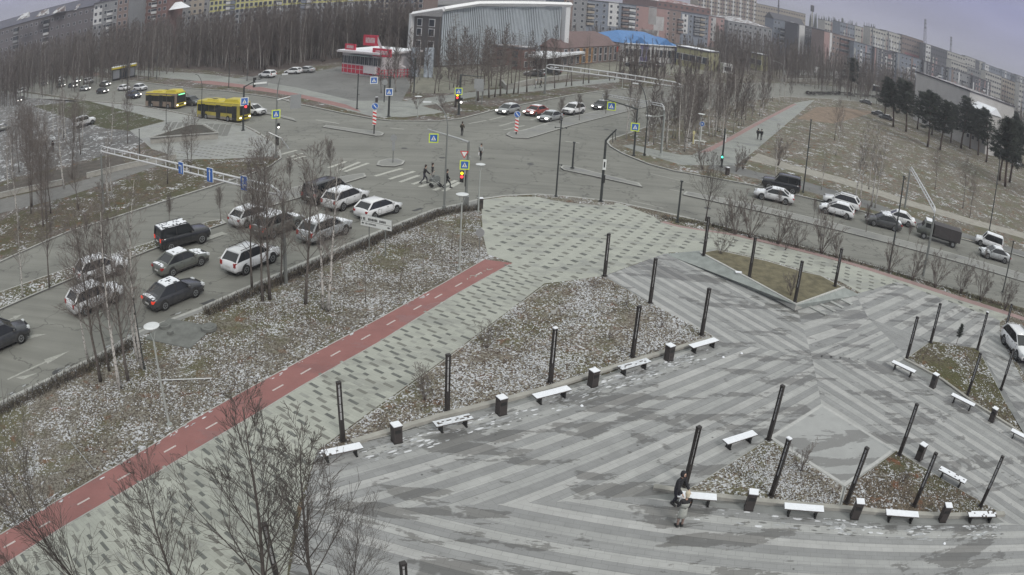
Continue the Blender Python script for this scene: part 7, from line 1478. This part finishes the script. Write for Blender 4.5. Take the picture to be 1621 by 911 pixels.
# right field
for i, (x, y, H, lab) in enumerate([(1353, 318, 9.5, 'white birch, first of the four in the right field'), (1361, 322, 9.0, 'white birch leaning, second of the four in the right field'), (1379, 327, 9.8, 'white birch, third of the four in the right field'), (1385, 329, 9.0, 'white birch, last of the four in the right field'), (1323, 246, 7.5, 'slim birch alone on the snowy field'), (1321, 222, 7.5, 'dark trunk tree on the field below the rusty soil'), (1228, 283, 6.5, 'birch beside the sandy path'), (1300, 300, 5.5, 'small birch in front of the tall pole'), (1524, 330, 7.0, 'mauve bare tree in the right field'), (1535, 345, 6, 'second mauve bare tree in the right field'), (1375, 300, 8.5, 'pale birch a little behind the four'), (1480, 300, 6.5, 'thin bare tree behind the gantry end')]):
    put((BIR + BIG)[i % 2 if 'birch' in lab else 3], G(x, y, .14), H / (10 if 'birch' in lab else 9), None, lab, 'tree')
for i in range(84):
    for _ in range(60):
        x, y = R.uniform(985, 1265), R.uniform(150, 252)
        if inpoly(x, y, [(985, 226), (1000, 212), (1048, 195), (1100, 182), (1160, 166), (1240, 156), (1262, 160), (1200, 190), (1140, 222), (1095, 243), (1040, 236)]): break
    wl_ = ('slim' if i % 4 < 2 else 'taller wide') + ' birch of the boulevard grove ' + ('near the corner signs' if x < 1065 else 'above the pale disc lamp' if x < 1130 else 'beside the far footpath' if y > 185 else 'at the far end of the grove')
    put((BIR + [FAR[1], FAR[3]])[i % 4], G(x, y, .14), R.uniform(.62, .95) * (1 if i % 4 < 2 else .75), None, wl_, 'tree', wl_)
for x, y, H, lab in [(1414, 201, 12.5, 'dark pine, leftmost of the pines beyond the field'), (1434, 209, 13, 'dark pine, second from the left beyond the field'), (1468, 233, 13, 'dark pine in front of the left end of the white hall'), (1488, 238, 12, 'dark pine with a low crown before the white hall'), (1521, 235, 14, 'dark pine before the right end of the white hall'), (1561, 257, 13, 'dark pine beside the snowy lean to roof'), (1582, 286, 13.5, 'tall pine, left one of the three at the right edge'), (1591, 296, 14, 'tall pine, middle one of the three at the right edge'), (1598, 289, 14, 'tall pine, right one of the three at the right edge'),
                     (1346, 150, 14, 'dark pine beyond the roundabout road'), (1424, 178, 12, 'pine behind the leftmost pines'), (1545, 222, 12, 'pine behind the row by the annex'), (1605, 230, 13, 'pine at the right edge behind the cluster'), (1500, 205, 12, 'pine close to the hall wall'), (1452, 205, 11, 'small pine left of the hall'), (1400, 188, 11, 'pine at the parked black car'), (1475, 214, 12, 'second row pine before the blank wall'), (1535, 236, 12, 'pine filling the gap before the annex'), (1573, 240, 13, 'pine behind the lean to roof corner'), (1612, 262, 13.5, 'pine cut by the right edge beyond the field'), (1548, 246, 12, 'pine just left of the annex door'), (1505, 226, 11, 'short pine under the hall windows')]:
    put(PIN[int(x) % 3], G(x, y, .14), H / 12.5, None, lab, 'tree', sxy=1.5)
b = G(1514, 545, .19); o = put(PIN[0], b, .13, None, 'knee high dark conifer sapling in the right hand bed', 'tree'); 
# around the ribbed hall
for i, (x, y, H, lab) in enumerate([(721, 170, 15, 'tallest larch beside the signal mast before the hall'), (757, 160, 13, 'larch behind the hanging board'), (763, 158, 12, 'thinner larch beside the hanging board'), (774, 155, 12.5, 'dark trunk in front of the hall, third from the signal mast'), (783, 154, 12, 'dark trunk in front of the hall, fourth from the signal mast'), (792, 152, 12.5, 'dark trunk in front of the hall, fifth from the signal mast'), (802, 150, 11, 'dark trunk beside the snowy parapet corner'), (813, 149, 12, 'dark trunk right of the parapet corner'), (820, 148, 11, 'dark thin trunk before the annex'), (834, 146, 11.5, 'dark trunk under the annex wall'), (878, 140, 10, 'dark trunk before the canopy'), (896, 137, 9.5, 'dark trunk at the right end of the canopy'), (905, 136, 10, 'dark trunk before the brick building'), (923, 133, 10, 'dark trunk before the orange panel'), (932, 132, 11, 'dark trunk right of the orange panel'), (965, 128, 9, 'dark trunk before the red fascia'), (973, 127, 10, 'dark trunk beside the red fascia')]):
    put(LAR[0 if i in (0, 1, 5, 9, 12) else 1], G(x, y, .14), H / (14 if i in (0, 1, 5, 9, 12) else 13), None, lab, 'tree')
for i in range(52):
    x = R.uniform(598, 885); y = R.uniform(112, 150) if x < 720 else R.uniform(112, 140)
    wl_ = ('dark' if i % 2 == 0 else 'pale barked') + ' slender tree ' + ('by the red railing' if x < 665 else 'at the left of the ribbed hall' if x < 740 else 'before the middle of the ribbed hall' if x < 820 else 'before the canopy'); put(FAR[i % 4], G(x, y, .14), R.uniform(.5, .9), None, wl_, 'tree', wl_)
# left side trees behind the low wall
k = 0
for poly, n_, h0, h1, lab in [([(-30, 390), (-30, 300), (60, 290), (130, 280), (110, 340), (40, 375)], 16, 8, 10.5, 'bare tree of the dense group at the left edge'), ([(-20, 290), (40, 215), (170, 215), (230, 232), (190, 245), (60, 275)], 20, 7, 9, 'bare tree standing in the snowy lot above the low wall'), ([(120, 330), (230, 285), (300, 262), (360, 262), (300, 290), (150, 345)], 7, 5.5, 7.5, 'bare tree in the grass behind the sign gantry')]:
    for i in range(n_):
        for _ in range(80):
            x, y = R.uniform(-30, 400), R.uniform(180, 400)
            if inpoly(x, y, poly): break
        hh = R.uniform(h0, h1); ll_ = lab.replace('bare tree', ('tall ' if hh > (h0 + h1) / 2 else 'shorter ') + ('dark bare tree', 'dark bare tree', 'dark bare tree', 'birch', 'birch')[(k * 3 + 1) % 5]) + (', upper part' if y < sum(q[1] for q in poly) / len(poly) else ', lower part'); put((BIG + BIR)[(k * 3 + 1) % 5], G(x, y, .14), hh / 9.5, None, ll_, 'tree', ll_); k += 1
T_((BIG[0], 9), 78, 455, 7.5, 'bare tree rising from the grassy median at the left'); T_((BIR[0], 10), 36, 470, 6.5, 'pale young birch on the grassy median at the left'); T_((BIG[2], 9), 165, 425, 6.5, 'bare tree on the median behind the upper pale suv')
# the wood behind the bus road, and the trees before the far blocks
def front_y(x): 
    pts = [(-60, 106), (0, 104), (100, 101), (230, 104), (330, 111), (400, 121), (430, 112), (470, 106), (540, 97), (600, 100), (650, 100)]
    for (a, b), (c, d) in zip(pts, pts[1:]):
        if a <= x <= c: return b + (d - b) * (x - a) / (c - a)
    return 100
for i in range(250):
    x = R.uniform(-60, 650); d0 = G(x, front_y(x)).xy.length; d = d0 + 2 + R.random() ** 1.4 * (235 - d0 if d0 < 200 else 60); p = P(x, 60, d); wz = next(w_ for lim, w_ in ((70, 'at the far left'), (150, 'left of the kiosk'), (225, 'right behind the kiosk'), (300, 'above the first bus'), (390, 'above the second bus'), (450, 'behind the lone white suv of the lot'), (530, 'behind the upper parking lot'), (700, 'left of the ribbed hall')) if x < lim); wl_ = ('pale barked' if i % 2 else 'dark') + (' front row' if d < d0 + 25 else ' deeper') + ' wood tree ' + wz; put(FAR[i % 4], (p.x, p.y, .12), R.uniform(.9, 1.3), None, wl_, 'tree', wl_)
for i in range(50):
    x = R.uniform(1130, 1480); d = R.uniform(235, 330); p = P(x, 60, d); wl_ = ('dark' if i % 2 else 'pale barked') + ' bare tree ' + ('below the snow streaked block' if x < 1225 else 'below the gabled grey block' if x < 1300 else 'below the crimson balconies' if x < 1390 else 'left of the white hall'); put(FAR[(i + 1) % 4], (p.x, p.y, .12), R.uniform(.55, .85), None, wl_, 'tree', wl_)
def mass(name, n_, xs, ds, hs, label, seed):
    rr = random.Random(seed); b = MB()
    for i in range(n_):
        x = rr.uniform(*xs); d = rr.uniform(*ds) if not callable(ds) else ds(x, rr); p = P(x, 60, d); H = rr.uniform(*hs); base = Vector((p.x, p.y, .1)); pts = [base, base + Vector((rr.gauss(0, .3), rr.gauss(0, .3), H * .5)), base + Vector((rr.gauss(0, .6), rr.gauss(0, .6), H))]
        b.tube(pts, [.13, .09, .02], m_bark if rr.random() < .72 else m_fb, 3, cap=False)
        for k in range(40):
            t = rr.uniform(.10, .98); q = pts[0].lerp(pts[2], t); az = rr.uniform(0, 6.28); ln = H * .20 * (1.2 - t) * rr.uniform(.6, 1.3)
            e_ = q + Vector((cos(az) * ln * .6, sin(az) * ln * .6, ln)); w = Vector((-sin(az), cos(az), 0)) * .06
            b.add([q - w, q + w, e_], [(0, 1, 2)], m_twp); e2 = q.lerp(e_, .5) + Vector((cos(az + 1.3) * ln * .4, sin(az + 1.3) * ln * .4, ln * .5)); q2 = q.lerp(e_, .4); b.add([q2 - w, q2 + w, e2], [(0, 1, 2)], m_twp)
    o = b.obj(name, fix=False); o['kind'] = 'stuff'; o['label'] = label; o['category'] = 'wood'; return o
mass('far_wood', 800, (-80, 655), lambda x, rr: G(x, front_y(x)).xy.length + rr.uniform(8, 50) if G(x, front_y(x)).xy.length < 220 else rr.uniform(200, 270), (13, 17), 'depth of the leafless wood behind the bus road', 3)
mass('far_wood', 780, (1125, 1660), (245, 370), (12, 16), 'mauve band of leafless trees below the far panel blocks', 4)
mass('far_wood', 650, (-80, 260), lambda x, rr: G(x, front_y(x)).xy.length * rr.uniform(.72, .80) if False else rr.uniform(262, 325), (14, 18), 'leafless wood thickening at the far left below the mauve grey block', 6)
mass('far_wood', 90, (985, 1180), (150, 225), (6.5, 9.5), 'thicket of leafless trees along the far side of the boulevard', 9)
mass('far_wood', 110, (890, 1150), (262, 330), (6, 9), 'low leafless trees between the shops and the stepped panel block', 5)
cf = MB(); rr = random.Random(8)
for i in range(60):
    x = rr.uniform(1280, 1385); d = 800; p = P(x, 30 + (x - 1280) * .15, d); h = rr.uniform(20, 27) + P(x, 24 + (x - 1280) * .16, d).z * 0; zt_ = P(x, 23 + (x - 1280) * .17, d).z + rr.uniform(-2, 3)
    cf.disc((p.x, p.y, zt_ / 2), 3.2, zt_, MATS['needles_dark'], 6, r2=.2)
o = cf.obj('ridge_conifers', fix=False); o['kind'] = 'stuff'; o['label'] = 'row of dark conifers on the ridge line'; o['category'] = 'wood'

import mathutils.noise as mnoise
# frozen tufts and leaves with depth over the near ground
def tufts(poly_px, n_, z, name, parent_label, snowf=.45, seed=1, size=(.03, .075), w=None):
    rr = random.Random(seed); poly = w or GP(poly_px); xs = [p[0] for p in poly]; ys = [p[1] for p in poly]; b = MB()
    ms = [M('leaf_snow', (.52, .53, .55), .8, na=.1), M('leaf_straw', (.21, .185, .14), .95, na=.2), M('leaf_brown', (.095, .07, .055), .95, na=.2), M('leaf_dark', (.065, .055, .045), .95, na=.2)]
    c = 0; t = 0
    while c < n_ and t < n_ * 12:
        t += 1; x, y = rr.uniform(min(xs), max(xs)), rr.uniform(min(ys), max(ys))
        if not inpoly(x, y, poly): continue
        c += 1; s = rr.uniform(*size); a = rr.uniform(0, 6.28); tl = rr.uniform(.01, .06); e_ = rr.random()
        dr = max(0, min(1, .5 + 2.2 * mnoise.noise((x * .30, y * .30, 3.1)) + .8 * mnoise.noise((x * 1.1, y * 1.1, .4)))); sf = snowf * 2.2 * dr
        if dr < .22 and rr.random() < .75: continue
        m_ = ms[0] if e_ < sf else ms[1] if e_ < sf + (1 - sf) * .42 else ms[2] if e_ < sf + (1 - sf) * .8 else ms[3]
        dx, dy = cos(a) * s, sin(a) * s
        b.add([(x - dx, y - dy, z + .005), (x + dy * .6, y - dx * .6, z + tl * .3), (x + dx, y + dy, z + tl), (x - dy * .6, y + dx * .6, z + tl * .6)], [(0, 1, 2, 3)], m_)
    o = b.obj(name, fix=False); o['kind'] = 'stuff'; o['label'] = parent_label; o['category'] = 'ground cover'; return o
tufts(grass_px[2:-2] + [(100, 775)], 30000, .132, 'leaf_litter', 'snow dusted dead leaves and tufts on the long verge', .20, 2)
tufts(None, 17000, .187, 'leaf_litter', 'snow dusted leaves over the big plaza bed', .26, 3, w=insetpoly(B1, .15))
tufts(None, 5500, .187, 'leaf_litter', 'snow dusted leaves over the snowy lower bed', .30, 4, size=(.022, .06), w=insetpoly(B2, .15)); tufts(None, 3800, .187, 'leaf_litter', 'rusty leaves over the lower right bed', .15, 5, size=(.022, .06), w=insetpoly(B3, .15)); tufts(None, 3000, .187, 'leaf_litter', 'sparse leaves over the right hand bed', .12, 6, w=insetpoly(B4, .15))

def hedge(line, n_, w, h, label, seed=1, side=-1, off=.1):
    rr = random.Random(seed); L = GP(line); b = MB(); ms = [M('hedge_twigs', (.05, .045, .045), .9, na=.2), M('hedge_straw', (.16, .14, .11), .9, na=.2), M('hedge_brown', (.09, .075, .06), .9, na=.2)]
    ln = [(L[i + 1] - L[i]).length for i in range(len(L) - 1)]
    for i in range(n_):
        k = rr.choices(range(len(ln)), ln)[0]; t = rr.random(); p = L[k].lerp(L[k + 1], t); d = (L[k + 1] - L[k]).normalized(); q = Vector((-d.y, d.x)) * side; c = p + q * (off + w * rr.random()); z = .13 + h * rr.random() ** 1.4; s = rr.uniform(.06, .18); a = rr.uniform(0, 6.28)
        b.add([(c.x, c.y, z - .1), (c.x + cos(a) * s * .3, c.y + sin(a) * s * .3, z - .1), (c.x + cos(a + .6) * s, c.y + sin(a + .6) * s, z + s)], [(0, 1, 2)], ms[rr.choice((0, 0, 1, 2, 2))])
    o = b.obj('clipped_hedge', fix=False); tag(o, label, 'hedge'); o['kind'] = 'stuff'
hedge([(-120, 708), (0, 648), (147, 576), (215, 539)], 6000, .75, .5, 'low brown hedge between the left road and verge, left of the manhole slab', 7)
hedge([(318, 497), (445, 441), (560, 394), (620, 367), (686, 340), (729, 332), (757, 330)], 11000, .75, .5, 'low brown hedge between the left road and verge, right of the manhole slab', 3)
hedge([(1048, 344), (1130, 357), (1200, 375), (1335, 409), (1408, 429), (1486, 453), (1640, 500)], 5000, .7, .35, 'low scrub between the right road and the shrubs', 4)
def slush(line, n_, w0, w1, name, label, mats, z=.1385, seed=1, size=(.06, .35), side=-1):
    rr = random.Random(seed); L = GP(line, z); b = MB()
    for i in range(n_):
        k = rr.randrange(len(L) - 1); t = rr.random(); p = L[k].lerp(L[k + 1], t); d = (L[k + 1] - L[k]).normalized(); q = Vector((-d.y, d.x)) * side
        f = mnoise.noise((p.x * .5, p.y * .5, 2.2)); 
        if f < -.05 and rr.random() < .8: continue
        c = p + q * (w0 + (w1 - w0) * rr.random() ** 1.6); s = rr.uniform(*size) ** 1.2; m_ = 9; ph = [rr.uniform(.45, 1.1) for _ in range(m_)]; V_ = []
        for j in range(m_):
            a = 2 * pi * j / m_; u_ = d * cos(a) * s * 1.9 * ph[j] + Vector((-d.y, d.x)) * sin(a) * s * .6 * ph[j]; V_.append((c.x + u_.x, c.y + u_.y, z + .0006 * (i % 9)))
        V_.append((c.x, c.y, z + .012 + .001 * (i % 5))); b.add(V_, [(j, (j + 1) % m_, m_) for j in range(m_)], rr.choice(mats))
    o = b.obj(name, fix=False); o['kind'] = 'stuff'; o['label'] = label; o['category'] = 'snow'
m_sl = M('slush_white', (.62, .63, .65), .7, ns=6, na=.1); m_sl2 = M('slush_grey', (.36, .37, .38), .6, ns=6, na=.15); m_damp = M('damp_patch', (.15, .15, .145), .4, ns=3, na=.15)
slush([(1120, 548), (1060, 568), (1000, 586), (940, 604), (870, 629), (790, 650), (700, 673), (560, 712)], 900, .1, 1.3, 'slush', 'remnants of thin snow under the benches of the big bed', [m_sl, m_sl2, m_sl2, m_damp, m_damp, m_damp], seed=2, size=(.03, .2), side=1)
slush([(1580, 829), (1500, 832), (1400, 828), (1328, 821), (1230, 813), (1100, 799)], 600, .1, 1.2, 'slush', 'remnants of thin snow along the bottom row of benches', [m_sl, m_sl2, m_sl2, m_damp, m_damp], seed=3, size=(.03, .2), side=1)
slush([(0, 636), (147, 565), (220, 524), (314, 488), (445, 430), (620, 357), (729, 322)], 500, -.6, .5, 'kerb_slush', 'dirty slush along the kerb of the left road', [m_sl2, m_damp, M('dirt_dark', (.07, .065, .06), .8, na=.2)], z=.006, seed=4, size=(.05, .22), side=1)
slush([(1621, 407), (1537, 382), (1454, 360), (1356, 332), (1270, 311), (1116, 279), (1027, 260)], 350, -.5, .6, 'kerb_slush', 'dirty slush along the far kerb of the right road', [m_sl2, m_damp, MATS['dirt_dark']], z=.006, seed=5, size=(.05, .25), side=1)
slush([(0, 838), (150, 752), (300, 664), (480, 564), (600, 500), (700, 447)], 320, -.2, .5, 'snow_rim', 'thin snow blown on to the edge of the bicycle path', [m_sl, m_sl2], z=.1345, seed=6, size=(.04, .16), side=-1)

# ------------------------------------------------------------------ the air
hm = bpy.data.materials.new('haze_air'); hm.use_nodes = True; hn = hm.node_tree; hn.nodes.clear()
ho = hn.nodes.new('ShaderNodeOutputMaterial'); hv = hn.nodes.new('ShaderNodeVolumePrincipled')
hv.inputs['Color'].default_value = (.86, .87, .93, 1); hv.inputs['Density'].default_value = .0005; hv.inputs['Anisotropy'].default_value = .2
hn.links.new(hv.outputs[0], ho.inputs['Volume'])
hz = MB().box((0, 1500, 47), (6000, 5200, 100), hm).obj('haze'); hz['kind'] = 'stuff'; hz['label'] = 'thin pale winter haze over the whole place'
SC.cycles.volume_bounces = 0
